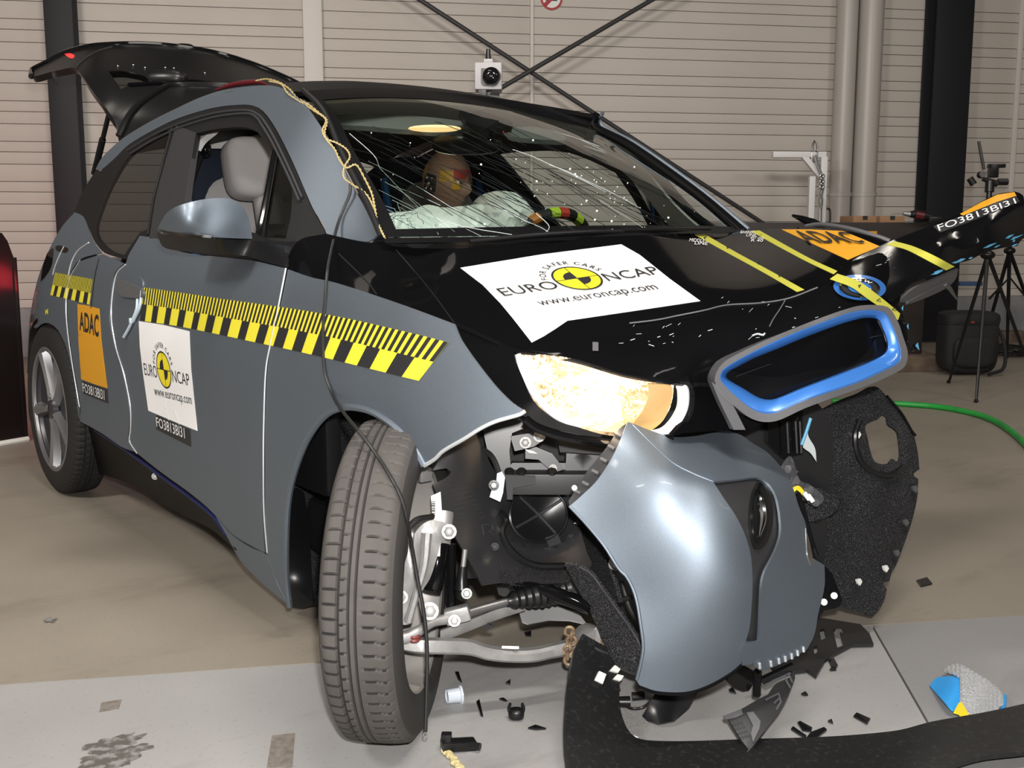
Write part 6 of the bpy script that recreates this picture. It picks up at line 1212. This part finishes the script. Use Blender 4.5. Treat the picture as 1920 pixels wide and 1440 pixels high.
hx = np.array([.965, .22, -.12]); hx /= np.linalg.norm(hx); hy = np.cross(UPZ, hx); hy /= np.linalg.norm(hy); hz = np.cross(hx, hy)
V, Fc = ball((0, 0, 0), (1, 1, 1), None, 44, 34); HV = []
gs_ = lambda d, c, w_: math.exp(-((d - np.array(c)) ** 2 / np.array(w_) ** 2).sum())
for v in V:
    d = np.array(v) / max(np.linalg.norm(v), 1e-9); r = np.array([.098, .077, .118])
    p = d * r
    if d[2] < 0: p[1] *= 1 - .22 * (-d[2]) ** 1.3; p[0] *= 1 - .10 * (-d[2])
    if d[0] < 0 and d[2] < -.2: p[0] *= .75
    p[0] += .026 * gs_(d, (.97, 0, -.12), (.25, .13, .17)) + .008 * gs_(d, (.9, 0, .22), (.3, .45, .09)) - .009 * (gs_(d, (.9, .33, .06), (.3, .15, .10)) + gs_(d, (.9, -.33, .06), (.3, .15, .10))) + .007 * gs_(d, (.85, 0, -.48), (.3, .25, .07)) - .005 * gs_(d, (.85, 0, -.56), (.3, .25, .03)) + .007 * gs_(d, (.75, 0, -.62), (.3, .25, .06)) + .015 * gs_(d, (.6, 0, -.85), (.3, .3, .15))
    HV.append(HC + hx * p[0] + hy * p[1] + hz * p[2])
hdm = obj('head', (HV, Fc), 'dummy_skin', dm, 'bald brown vinyl head'); hp = lambda a, b, c: HC + hx * a + hy * b + hz * c
for s in (-1, 1): obj('ear', ball(hp(-.012, s * .078, -.01), (.018, .008, .030), [hx, hy, hz], 14, 10), 'dummy_skin', hdm); obj('eye', ball(hp(.083, s * .03, .01), (.010, .012, .009), [hx, hy, hz], 12, 8), 'clip_white', hdm); obj('pupil', ball(hp(.0915, s * .03, .01), (.003, .005, .005), [hx, hy, hz], 10, 6), 'ink', hdm)
def hpatch(name, a0, a1, b0, b1, m, lab, k=1.025):
    rows = []
    for i in range(9):
        el = math.radians(b0 + (b1 - b0) * i / 8); r_ = []
        for j in range(9):
            az = math.radians(a0 + (a1 - a0) * j / 8); d = np.array([math.cos(el) * math.cos(az), math.cos(el) * math.sin(az), math.sin(el)]); p = d * np.array([.098, .077, .118]) * k
            if d[2] < 0: p[1] *= 1 - .22 * (-d[2]) ** 1.3; p[0] *= 1 - .10 * (-d[2])
            r_.append(hp(*p))
        rows.append(r_)
    obj(name, grid(rows), m, hdm, lab)
hpatch('red_patch', -40, 12, 10, 26, 'dummy_red', 'red paint patch on the brow', 1.05); hpatch('yellow_patch', -72, -40, 4, 22, 'dummy_yellow', 'yellow paint patch on the temple'); hpatch('yellow_patch', -135, -112, 5, 30, 'dummy_yellow', 'yellow paint patch behind the ear'); hpatch('cheek_patch', -42, -22, -8, 6, 'dummy_yellow', 'yellow paint patch on the cheek')
mk = hp(-.006, -.0795, -.004)
obj('target_marker', ball(mk, (.026, .006, .034), [hx, hy, hz], 20, 12, .5), 'ink', hdm, 'black marker with white dots'); obj('marker_dot', join(*[ball(hp(-.006 + a, -.0865, -.004 + b), (.004, .002, .004), [hx, hy, hz], 8, 6) for a, b in ((-.012, .018), (.012, .018), (-.012, -.018), (.012, -.018), (0, 0))]), 'clip_white', hdm)
# ---- loose wires on the pillar
wz = TPS([ws_pt(v, u, .010) for v in (0, .25, .5, .75, 1) for u in (0, .1, .25)] + [lift(sideC, .010)(*p) for p in ((640, 420), (655, 400), (640, 360), (620, 300), (600, 260), (570, 215), (545, 190), (520, 170), (490, 165))])
A_ = [(480, 151), (500, 148), (523, 154), (543, 167), (557, 183), (580, 197), (600, 213), (613, 226), (609, 247), (613, 260), (632, 268), (650, 280), (656, 295), (646, 313), (645, 332), (660, 345), (685, 362), (698, 383), (705, 410), (714, 430), (722, 446)]
B_ = [(505, 152), (528, 158), (540, 175), (562, 190), (590, 208), (611, 224), (605, 245), (613, 262), (628, 280), (637, 300), (650, 314), (668, 309), (684, 335), (697, 362), (702, 384), (706, 408)]
def twist(P, r=.0016, tw=.0016, lift_=.006):
    Q = [lift(wz, lift_)(*p) for p in cr([np.array(p, float) for p in P], 14)]; gs = []
    for k in range(2):
        gs.append(tube([q + U_ * math.sin(i * .75 + k * PI) * tw + R_ * math.cos(i * .75 + k * PI) * tw for i, q in enumerate(Q)], r * .8, 6, 1))
    return join(*gs)
yw_ = thing('yellow_wire', 'twisted yellow wires trailing down the windscreen pillar', 'wire', lift(wz, .006)(722, 446)); obj('strand', twist(A_), 'wire_yellow', yw_); obj('strand', twist(B_, lift_=.010), 'wire_yellow', yw_)
ck = [(657, 345), (655, 366), (640, 402), (628, 440), (615, 500), (610, 560), (606, 620), (608, 690), (620, 730), (640, 768), (690, 830), (730, 890), (755, 940), (768, 1000), (782, 1080), (795, 1150), (801, 1220), (800, 1300), (798, 1372)]
CP = []
for p in cr([np.array(p, float) for p in ck], 6):
    if p[1] < 470: q = lift(wz, .006)(*p)
    elif p[1] < 765: q = lift(sideC, .006)(*p)
    else:
        d = ray(*p); h_ = TB.ray_cast(Vector(CPOS), Vector(d).normalized()); z_ = (np.array(h_[0]) - CPOS) @ F_ if h_[0] is not None else 9.0
        q = PZ(*p, min(z_ - .012, 2.14)) if p[1] > 800 else PZ(*p, min(z_ - .012, 2.30))
    CP.append(q)
zs = [(q - CPOS) @ F_ for q in CP]; zs2 = list(zs)
for _ in range(12): zs2 = [zs2[0]] + [min(zs[i], .25 * zs2[i - 1] + .5 * zs2[i] + .25 * zs2[i + 1]) for i in range(1, len(zs2) - 1)] + [zs2[-1]]
CP = [CPOS + (q - CPOS) * (b / a) for q, a, b in zip(CP, zs, zs2)]
bc = thing('sensor_cable', 'thin black cable hanging from the pillar across fender and front tyre', 'cable', CP[-1]); obj('lead', tube(CP, .0038, 8, 1), 'cable_black', bc); obj('end_eye', tube([CP[-1] + R_ * .004 * math.cos(t) + U_ * (.005 * math.sin(t) - .006) for t in np.linspace(0, 2 * PI, 10)], .0013, 6, 1), 'zinc', bc)
# ================================================================== THINGS AROUND THE CAR
def pbox(x0, y0, x1, y1, Z, depth, bev=0.004, ax=None):     # box whose near face fills a pixel rectangle at depth Z
    A = ax if ax is not None else [R_, FH, UPZ]
    wd = (x1 - x0) / FPX * Z; h = (y1 - y0) / FPX * Z; c = PZ((x0 + x1) / 2, (y0 + y1) / 2, Z) + A[1] * depth / 2
    return box(c, (wd, depth, h), A, bev)
# barrier block behind the car
Zb = 8.05
t = thing('barrier_block', 'long dark barrier block standing behind the front of the car', 'block', PF(1600, 705))
z1 = PZ(1600, 417, Zb)[2]; ua, ub = un(PZ(1300, 420, Zb))[0], un(PZ(1742, 420, Zb))[0]; nbk = un(PZ(1742, 420, Zb))[1]
obj('body', rbox(ua, ub, nbk - 0.62, nbk, 0.10, z1, 0.012), 'block_dark', t)
obj('plinth', rbox(ua - .02, ub + 0.13, nbk - 0.66, nbk + 0.10, 0.0, 0.12, 0.01), 'wood_rough', t, label='worn timber foot of the block')
u_, v_ = un(PZ(1622, 441, Zb))[0], PZ(1622, 441, Zb)[2]
obj('warning_label', rbox(u_ - .04, u_ + .055, nbk, nbk + .002, v_ - .03, v_ + .03), 'label_orange', t, label='small orange label on the dark front face')
for a, b, lb in ((1600, 1648, 'brown cardboard box on the barrier block, left one of two'), (1650, 1701, 'brown cardboard box on the barrier block, right one beside the drill')):
    P0, P1 = un(PZ(a, 415, 8.3)), un(PZ(b, 415, 8.3)); zt = PZ(a, 405, 8.3)[2]
    bx = thing('cardboard_box', lb, 'box', room((P0[0] + P1[0]) / 2, P0[1] - .1, z1), 'boxes on the barrier block')
    obj('carton', rbox(P0[0], P1[0], P0[1] - .22, P0[1], z1, zt, .003), 'cardboard', bx)
    c = (P0[0] + P1[0]) / 2; obj('packing_tape', rbox(c - .02, c + .02, P0[1] - .221, P0[1] + .001, zt - .03, zt + .001), 'trim_grey', bx)
# cordless drill lying on the block
Zd = 7.9; dr = thing('cordless_drill', 'red and black cordless drill lying on the barrier block', 'drill', np.array([*PZ(1728, 410, Zd)[:2], z1]))
obj('body', join(tube([PZ(1706, 402, Zd), PZ(1722, 402, Zd), PZ(1745, 407, Zd)], [.022, .032, .03], 12), tube([PZ(1735, 408, Zd), PZ(1742, 414, Zd + .06)], .02, 8)), 'satin_black', dr)
obj('motor_cover', tube([PZ(1716, 402, Zd - .01), PZ(1731, 405, Zd - .01)], .030, 12), 'maroon', dr)
obj('chuck', tube([PZ(1693, 400, Zd), PZ(1706, 402, Zd)], [.012, .020], 12), 'steel', dr); obj('bit', tube([PZ(1672, 401, Zd), PZ(1694, 400, Zd)], .004, 8), 'steel', dr)
obj('battery', box(PZ(1752, 413, Zd), (.10, .07, .05), [R_, FH, UPZ], .008), 'satin_black', dr)
# white hoist frame against the wall
Zh = 9.25; h = thing('hoist_frame', 'white steel hoist frame with a chain hook behind the barrier block', 'hoist', np.array([*PZ(1530, 420, Zh)[:2], 0]))
def hb(x0, y0, x1, y1, d=.06): return pbox(x0, y0, x1, y1, Zh, d, .004)
obj('arm', hb(1450, 284, 1550, 295), 'frame_white', h); obj('mast', hb(1538, 295, 1550, 421), 'frame_white', h)
obj('side_post', hb(1517, 331, 1528, 421), 'frame_white', h)
zb0 = PZ(1530, 420, Zh)
obj('stand', join(box(np.array([*PZ(1544, 420, Zh)[:2], zb0[2] / 2]) + FH * .03, (.05, .05, zb0[2]), [R_, FH, UPZ], .004), box(np.array([*PZ(1522, 420, Zh)[:2], zb0[2] / 2]) + FH * .03, (.045, .05, zb0[2]), [R_, FH, UPZ], .004)), 'frame_white', h)
obj('foot_beam', box(np.array([*zb0[:2], .04]) + FH * .03, (.5, .5, .08), [R_, FH, UPZ], .004), 'frame_white', h)
obj('brace', prism([PZ(1504, 295, Zh), PZ(1517, 295, Zh), PZ(1538, 322, Zh), PZ(1538, 336, Zh)], FH * .05), 'frame_white', h)
obj('chain', join(tube([PZ(1528, 292, Zh - .03), PZ(1533, 310, Zh - .03), PZ(1541, 332, Zh - .03), PZ(1542, 352, Zh - .03), PZ(1539, 372, Zh - .03), PZ(1538, 420, Zh - .03)], .014, 8), *[lathe([(.014 + .011 * math.cos(2 * PI * i / 8), .011 * math.sin(2 * PI * i / 8)) for i in range(8)], PZ(1541 - (k % 2) * 2, 330 + k * 5, Zh - .05), R_ if k % 2 else FH, 10, closed=True) for k in range(5)]), 'steel', h)
obj('lifting_eye', tube([PZ(1524, 284, Zh - .02), PZ(1523.5, 274, Zh - .02), PZ(1528, 264, Zh - .02), PZ(1533, 274, Zh - .02), PZ(1532, 284, Zh - .02)], .009, 8), 'steel', h)
obj('clevis', hb(1521, 284, 1534, 304, .08), 'steel', h)
obj('handle', tube([PZ(1550, 391, Zh + .03), PZ(1556, 394, Zh + .03), PZ(1556, 416, Zh + .03), PZ(1550, 420, Zh + .03)], .008, 8), 'satin_black', h)
obj('turnbuckle', tube([PZ(1540, 364, Zh - .05), PZ(1539, 376, Zh - .05), PZ(1540, 392, Zh - .05)], [.008, .02, .008], 8), 'zinc', h)
# measuring camera on a floor stand behind the car
Zc = 5.3; b0 = PF(915, 690); Pc = PZ(916, 145, Zc)
cb = thing('high_speed_camera', 'white box camera with a black lens on a stand behind the car roof', 'camera', np.array([Pc[0], Pc[1], 0]))
obj('housing', pbox(890, 117, 941, 167, Zc, .15, .008), 'white_box', cb); s_ = 1 / FPX * Zc
obj('lens', lathe([(1e-4, .03), (.012, .034), (.026, .030), (.036, .02), (.041, .022), (.044, 0), (.044, -.03), (1e-4, -.03)], PZ(922, 143, Zc - .005), -FH - R_ * .12, 32), 'lens_black', cb)
obj('front_glass_frame', panel([(902, 128, 1), (930, 128, 1), (935, 133), (935, 155), (930, 159, 1), (906, 159), (902, 153)], lambda a, b: PZ(a, b, Zc - .006), .006, 6), 'black_plastic', cb)
obj('warning_beacon', lathe([(1e-4, .052), (.010, .050), (.012, .022), (.016, 0), (1e-4, 0)], PZ(915.5, 112, Zc + .05), UPZ, 16), 'satin_black', cb)
obj('beacon_base', pbox(907, 110, 924, 118, Zc + .03, .05, .003), 'white_box', cb)
obj('bracket', join(pbox(897, 167, 912, 188, Zc + .02, .06), pbox(911, 170, 922, 186, Zc + .04, .05), tube([PZ(918, 182, Zc), PZ(936, 184, Zc)], [.02, .022], 12), tube([PZ(930, 188, Zc), PZ(950, 196, Zc)], [.012, .014], 10)), 'black_plastic', cb)
pt = PZ(905, 186, Zc + .05)
obj('pole', tube([pt, np.array([pt[0], pt[1], .02])], .022, 12, 1), 'black_plastic', cb)
obj('foot_plate', box(np.array([pt[0], pt[1], .01]), (.45, .45, .02), None, .003), 'black_plastic', cb)
# camera tripods at the right
def tripod(name, top, feet, label, head, r=.013):
    t = thing(name, label, 'tripod', np.array([top[0], top[1], 0]))
    for f in feet:
        L = obj('leg', tube([top, top * .45 + f * .55, f], [r, r * .85, r * .65], 10, 1), 'satin_black', t); obj('foot', ball(f + np.array([0, 0, .012]), (.014, .014, .012), None, 10, 6), 'seal_rubber', L)
    obj('shoulder', ball(top, (.045, .045, .03), None, 14, 8), 'satin_black', t)
    head(t); return t
Zt = 6.7; ft = PF(1830, 755); top = PZ(1852, 478, Zt + .15)
feet = [ft, PF(1700, 712, 0) * 0 + np.array([top[0] - .42, top[1] + .35, 0]), np.array([top[0] + .10, top[1] + .55, 0])]
def head1(t):
    Z = Zt + .12; P = lambda a, b: PZ(a, b, Z)
    obj('centre_column', tube([top, P(1853, 400), P(1855, 355)], [.02, .017, .017], 12), 'satin_black', t)
    obj('pan_head', join(tube([P(1855, 360), P(1856, 340)], .028, 12), tube([P(1842, 335), P(1870, 345)], [.014, .02], 10), ball(P(1838, 328), (.022,) * 3, None, 12, 8)), 'satin_black', t)
    obj('level_dial', lathe([(1e-4, .01), (.020, .01), (.020, 0), (1e-4, 0)], P(1838, 327) - FH * .03, -FH, 20), 'grey_plastic', t)
    obj('pan_bar', tube([P(1845, 318), P(1840, 292), P(1835, 265)], .010, 10), 'satin_black', t)
    obj('camera_clamp', join(box(P(1862, 321), (.05, .06, .08), [R_, FH, UPZ], .006), box(P(1868, 311), (.10, .05, .025), [R_, FH, UPZ], .005)), 'satin_black', t)
    for a, b in ((1822, 340), (1880, 341)): obj('clamp_knob', tube([P(a - 4, b - 6), P(a + 4, b + 6)] if a < 1850 else [P(a - 9, b), P(a + 9, b)], .021, 12), 'satin_black', t)
tripod('camera_tripod', top, feet, 'black tripod with an empty pan head in front of the torn hood tip', head1)
top2 = PZ(1893, 470, 8.6); f2 = PF(1888, 672)
def head2(t): obj('centre_column', tube([top2, top2 + UPZ * .42], .016, 10, 1), 'satin_black', t); obj('strut', tube([PZ(1855, 560, 8.4), PZ(1893, 520, 8.5), PZ(1930, 565, 8.4)], .009, 8, 1), 'satin_black', t)
tripod('light_stand', top2, [f2, PF(1838, 668), PF(1960, 655)], 'black stand with spread struts farthest right', head2, .016)
# blue steel bracket by the wall
Zs = 8.9; bs = thing('blue_trestle', 'blue steel trestle behind the black tripod leg', 'trestle', PF(1838, 640))
obj('upright', box(PF(1836, 632) + UPZ * .28 , (.045, .045, .56), AXR, .003), 'steel_blue', bs); obj('rail', pbox(1800, 528, 1843, 536, 8.8, .05), 'steel_blue', bs)
obj('upright', box(PF(1803, 632) + UPZ * .24 , (.04, .045, .48), AXR, .003), 'steel_blue', bs)
# camera bag
Zg = 7.95; bg = thing('camera_bag', 'black equipment bag with a shoulder strap on the floor beneath the tripod', 'bag', PF(1815, 722))
c = PZ(1812, 662, Zg); c[2] = .235
obj('body', ball(c, (.20, .13, .225), [R_, FH, UPZ], 28, 18, .45), 'bag_black', bg)
obj('lid', ball(c + UPZ * .17, (.205, .135, .06), [R_, FH, UPZ], 28, 10, .5), 'bag_black', bg)
obj('pocket', ball(c - FH * .12 - UPZ * .06, (.15, .04, .11), [R_, FH, UPZ], 20, 12, .5), 'bag_black', bg)
obj('shoulder_strap', tube([c + R_ * .17 + UPZ * .16, c + R_ * .24 + UPZ * .02 - FH * .05, c + R_ * .235 - UPZ * .17 - FH * .1, c + R_ * .10 - UPZ * .215 - FH * .16], .013, 8), 'bag_black', bg)
obj('red_tag', ball(c - FH * .133 + UPZ * .155 - R_ * .02, (.014, .004, .008), [R_, FH, UPZ], 10, 6), 'red_plastic', bg)
# cable heap
rr = random.Random(3); c0 = PF(1893, 664); pts = []
for i in range(60):
    t_ = i * 1.05; r = .16 + .09 * math.sin(i * 1.7); pts.append(c0 + np.array([math.cos(t_) * r * 1.1 + rr.uniform(-.03, .03), math.sin(t_) * r + rr.uniform(-.03, .03), .012 + .0009 * i]))
solo('cable_coil', tube(pts, .008, 6, 4), 'cable_black', 'heap of black cable on the floor at the right edge', 'cable')
b = thing('wood_block', 'small brown wooden block on the floor behind the cable heap', 'block', PF(1880, 645)); obj('timber', box(PF(1888, 640) + UPZ * .05, (.30, .12, .10), AXR, .004), 'wood_rough', b); 
# green hose
hp = [(1560, 752), (1600, 753), (1648, 755), (1700, 758), (1760, 763), (1820, 774), (1862, 788), (1900, 812), (1940, 850), (1990, 900)]
solo('garden_hose', tube([PF(a, b, .016) for a, b in hp], .0165, 12, 6), 'hose_green', 'bright green hose curving over the floor at right', 'hose')
# black machine at the left edge
mc = thing('black_cabinet', 'black glossy machine cabinet at the left edge behind the rear wheel', 'cabinet', PF(20, 835))
Zm = 5.45; xr = 52; D = FH * .5
P = [PF(-120, 858), PF(xr, 826)]; e = P[1] - P[0]; e /= np.linalg.norm(e); nrm = np.cross(e, UPZ); nrm = nrm if nrm @ FH > 0 else -nrm
hx = lambda px: P[0] + e * (np.linalg.norm(P[1] - P[0]) * (px + 120) / (xr + 120))
zt = 1.02
obj('housing', prism([hx(-120), hx(50), hx(50) + UPZ * .90, hx(38) + UPZ * 1.0, hx(28) + UPZ * 1.04, hx(-120) + UPZ * 1.04], nrm * .6), 'machine_black', mc)
obj('side_plate', box(hx(48) + UPZ * .47 + nrm * .05, (.02, .12, .90), [e, nrm, UPZ], .003), 'machine_black', mc)
obj('floor_seal', tube([hx(-120) + UPZ * .01 - nrm * .01, hx(-20) + UPZ * .012 - nrm * .012, hx(50) + UPZ * .01 - nrm * .01], .014, 8), 'clip_white', mc, label='chipped white strip along its foot')
obj('control_knob', ball(hx(-8) + UPZ * 1.10 + nrm * .2, (.05, .05, .09), None, 14, 10), 'satin_black', mc)
# loose pieces on the floor
def flat(name, pts, th, m, label, cat, group=None, z=0.0, smooth=False, tilt=0.0):
    o = outline(pts, 6) if smooth else np.array(pts, float)
    P = [PF(a, b, z + .001) for a, b in o]
    if tilt:
        for i, p in enumerate(P): p[2] += tilt * (i % 2)
    solo(name, prism(P, (0, 0, th)), m, label, cat, group, smooth=False)
G = 'black plastic shards on the floor'
SH = [
 (((1718, 1090), (1738, 1086), (1748, 1096), (1727, 1102)), 'square black plastic flake alone on the brown floor at right'),
 (((1600, 1345), (1606, 1341), (1632, 1350), (1626, 1361)), 'largest flat black shard right of the shard trio, near the lip'),
 (((1483, 1369), (1487, 1367), (1512, 1382), (1508, 1387)), 'left shard of the trio of black shards above the spoiler lip'),
 (((1495, 1357), (1500, 1357), (1523, 1367), (1521, 1375), (1504, 1371)), 'upper shard of the trio of black shards above the spoiler lip'),
 (((1510, 1388), (1520, 1378), (1545, 1366), (1550, 1373), (1530, 1386), (1512, 1392)), 'right shard of the trio of black shards above the spoiler lip'),
 (((1553, 1241), (1563, 1238), (1571, 1250), (1568, 1255), (1558, 1252)), 'curved black shard on the floor by the flat undertray'),
 (((1555, 1257), (1563, 1255), (1568, 1258), (1558, 1260)), 'tiny black sliver just below the curved shard by the undertray'),
 (((1366, 1295), (1373, 1293), (1380, 1302), (1367, 1301)), 'small black shard beneath the silver bumper beside the trim bracket'),
 (((1502, 1303), (1510, 1301), (1515, 1305), (1508, 1307)), 'small black sliver on the floor right of the trim bracket'),
 (((990, 1367), (1004, 1364), (1024, 1368), (1005, 1371)), 'long pointed black sliver right of the front tyre'),
 (((983, 1188), (996, 1187), (996, 1194), (985, 1195)), 'small black crumb behind the aluminium arm'),
 (((948, 1282), (957, 1278), (957, 1285), (950, 1285)), 'round black crumb midway between tyre and spoiler lip'),
 (((1552, 1354), (1559, 1353), (1562, 1358), (1556, 1357)), 'tiny hooked black shard above the shard trio'),
 (((936, 1312), (944, 1313), (951, 1316), (944, 1317)), 'thin brown-black splinter right of the tyre above the clip'),
 (((893, 1318), (899, 1316), (906, 1345), (901, 1344)), 'narrow dark splinter pointing at the tyre'),
 (((853, 1262), (860, 1264), (866, 1281), (858, 1276)), 'brown leaf-like splinter beside the front tyre')]
for pts, lb in SH: flat('plastic_shard', pts, .004, 'shard_black', lb, 'shard', G, tilt=.003)
# broken clips
t = thing('broken_clip', 'broken black clip with two prongs on the grey floor', 'clip', PF(968, 1340)); c = PF(968, 1338, .014)
obj('body', ball(c, (.018, .016, .013), [R_, FH, UPZ], 16, 10, .7), 'satin_black', t)
for s in (-1, 1): obj('prong', tube([c + R_ * .012 * s, c + R_ * .016 * s + UPZ * .012, c + R_ * .013 * s + UPZ * .024], [.005, .004, .003], 8), 'satin_black', t)
t = thing('broken_bracket', 'broken black bracket lying in front of the tyre foot', 'bracket', PF(860, 1395)); c = PF(860, 1396, .013)
obj('plate', box(c, (.075, .03, .02), [R_ * .93 - UPZ * .1 + FH * .3, FH * .95 - R_ * .3, UPZ], .004), 'satin_black', t); obj('tab', box(c + R_ * -.025 + UPZ * .014, (.022, .02, .022), [R_, FH, UPZ], .003), 'satin_black', t)
obj('pin', tube([c + R_ * .02, c + R_ * .045 - FH * .01], .008, 8), 'satin_black', t)
g_ = thing('clear_cap', 'small translucent plastic cap on the floor beside the tyre', 'cap', PF(850, 1312))
obj('shell', lathe([(.016, 0), (.017, .028), (.021, .03), (.022, .034), (.018, .034), (.014, .03), (.013, .002), (1e-4, .001)], PF(838, 1306, .018), R_ * .95 + FH * .3, 22), 'clear_plastic', g_)
# blue and silver foil-like lamp fragment
fr = thing('lamp_fragment', 'crushed blue and silver lamp fragment on the floor at lower right', 'fragment', PF(1810, 1310))
fs = lambda a, b: PF(a, b, .006 + .020 * (0.5 + .5 * math.sin(a * .06 + b * .03)))
obj('blue_film', panel([(1743, 1285, 1), (1758, 1270), (1800, 1271), (1803, 1300), (1800, 1330), (1788, 1332, 1), (1765, 1310)], fs, .004, 8), 'foil_blue', fr)
obj('reflector', panel([(1770, 1262), (1795, 1250), (1820, 1262), (1850, 1280), (1875, 1300), (1880, 1318), (1868, 1338), (1835, 1345), (1805, 1335), (1802, 1300), (1798, 1274)], lambda a, b: fs(a, b) + UPZ * (.008 + .0018 * math.sin(a * .8)), .004, 4), 'foil_silver', fr)
obj('blue_rim', tube([PF(1882, 1305, .012), PF(1881, 1322, .012), PF(1868, 1341, .01), PF(1838, 1348, .01)], .006, 8), 'foil_blue', fr)
obj('yellow_tag', panel([(1788, 1335, 1), (1800, 1316), (1808, 1325), (1818, 1342, 1), (1805, 1347), (1797, 1338)], lambda a, b: PF(a, b, .03), .003, 6), 'bright_yellow', fr)
# tuft of yellow foam by the lens
rr = random.Random(8); gs = []
for i in range(36):
    a, b = 835 + rr.uniform(-2, 30), 1410 + rr.uniform(0, 40); b = 1408 + (a - 835) * 1.1 + rr.uniform(-5, 5); gs.append(ball(PF(a, b, .006), (rr.uniform(.004, .010), rr.uniform(.004, .010), .006), None, 7, 5))
solo('foam_crumb', join(*gs), 'foam_straw', 'crumbled straw yellow foam on the floor at the bottom edge', 'foam', kind='stuff')
gs = []
for i in range(260):
    a, b = 1165 + abs(rr.gauss(0, 1)) * 22, 1340 + rr.gauss(22, 18); b = min(b, 1395); s = rr.uniform(.001, .0028)
    p = PF(a, b, s * .6); gs.append(([p + np.array(q) * s for q in ((1, 0, 0), (-.6, .8, 0), (-.6, -.8, 0), (0, 0, 1))], [[0, 1, 3], [1, 2, 3], [2, 0, 3]]))
solo('floor_grit', join(*gs), 'grit', 'dark grit scattered inside the curve of the spoiler lip', 'grit', kind='stuff')
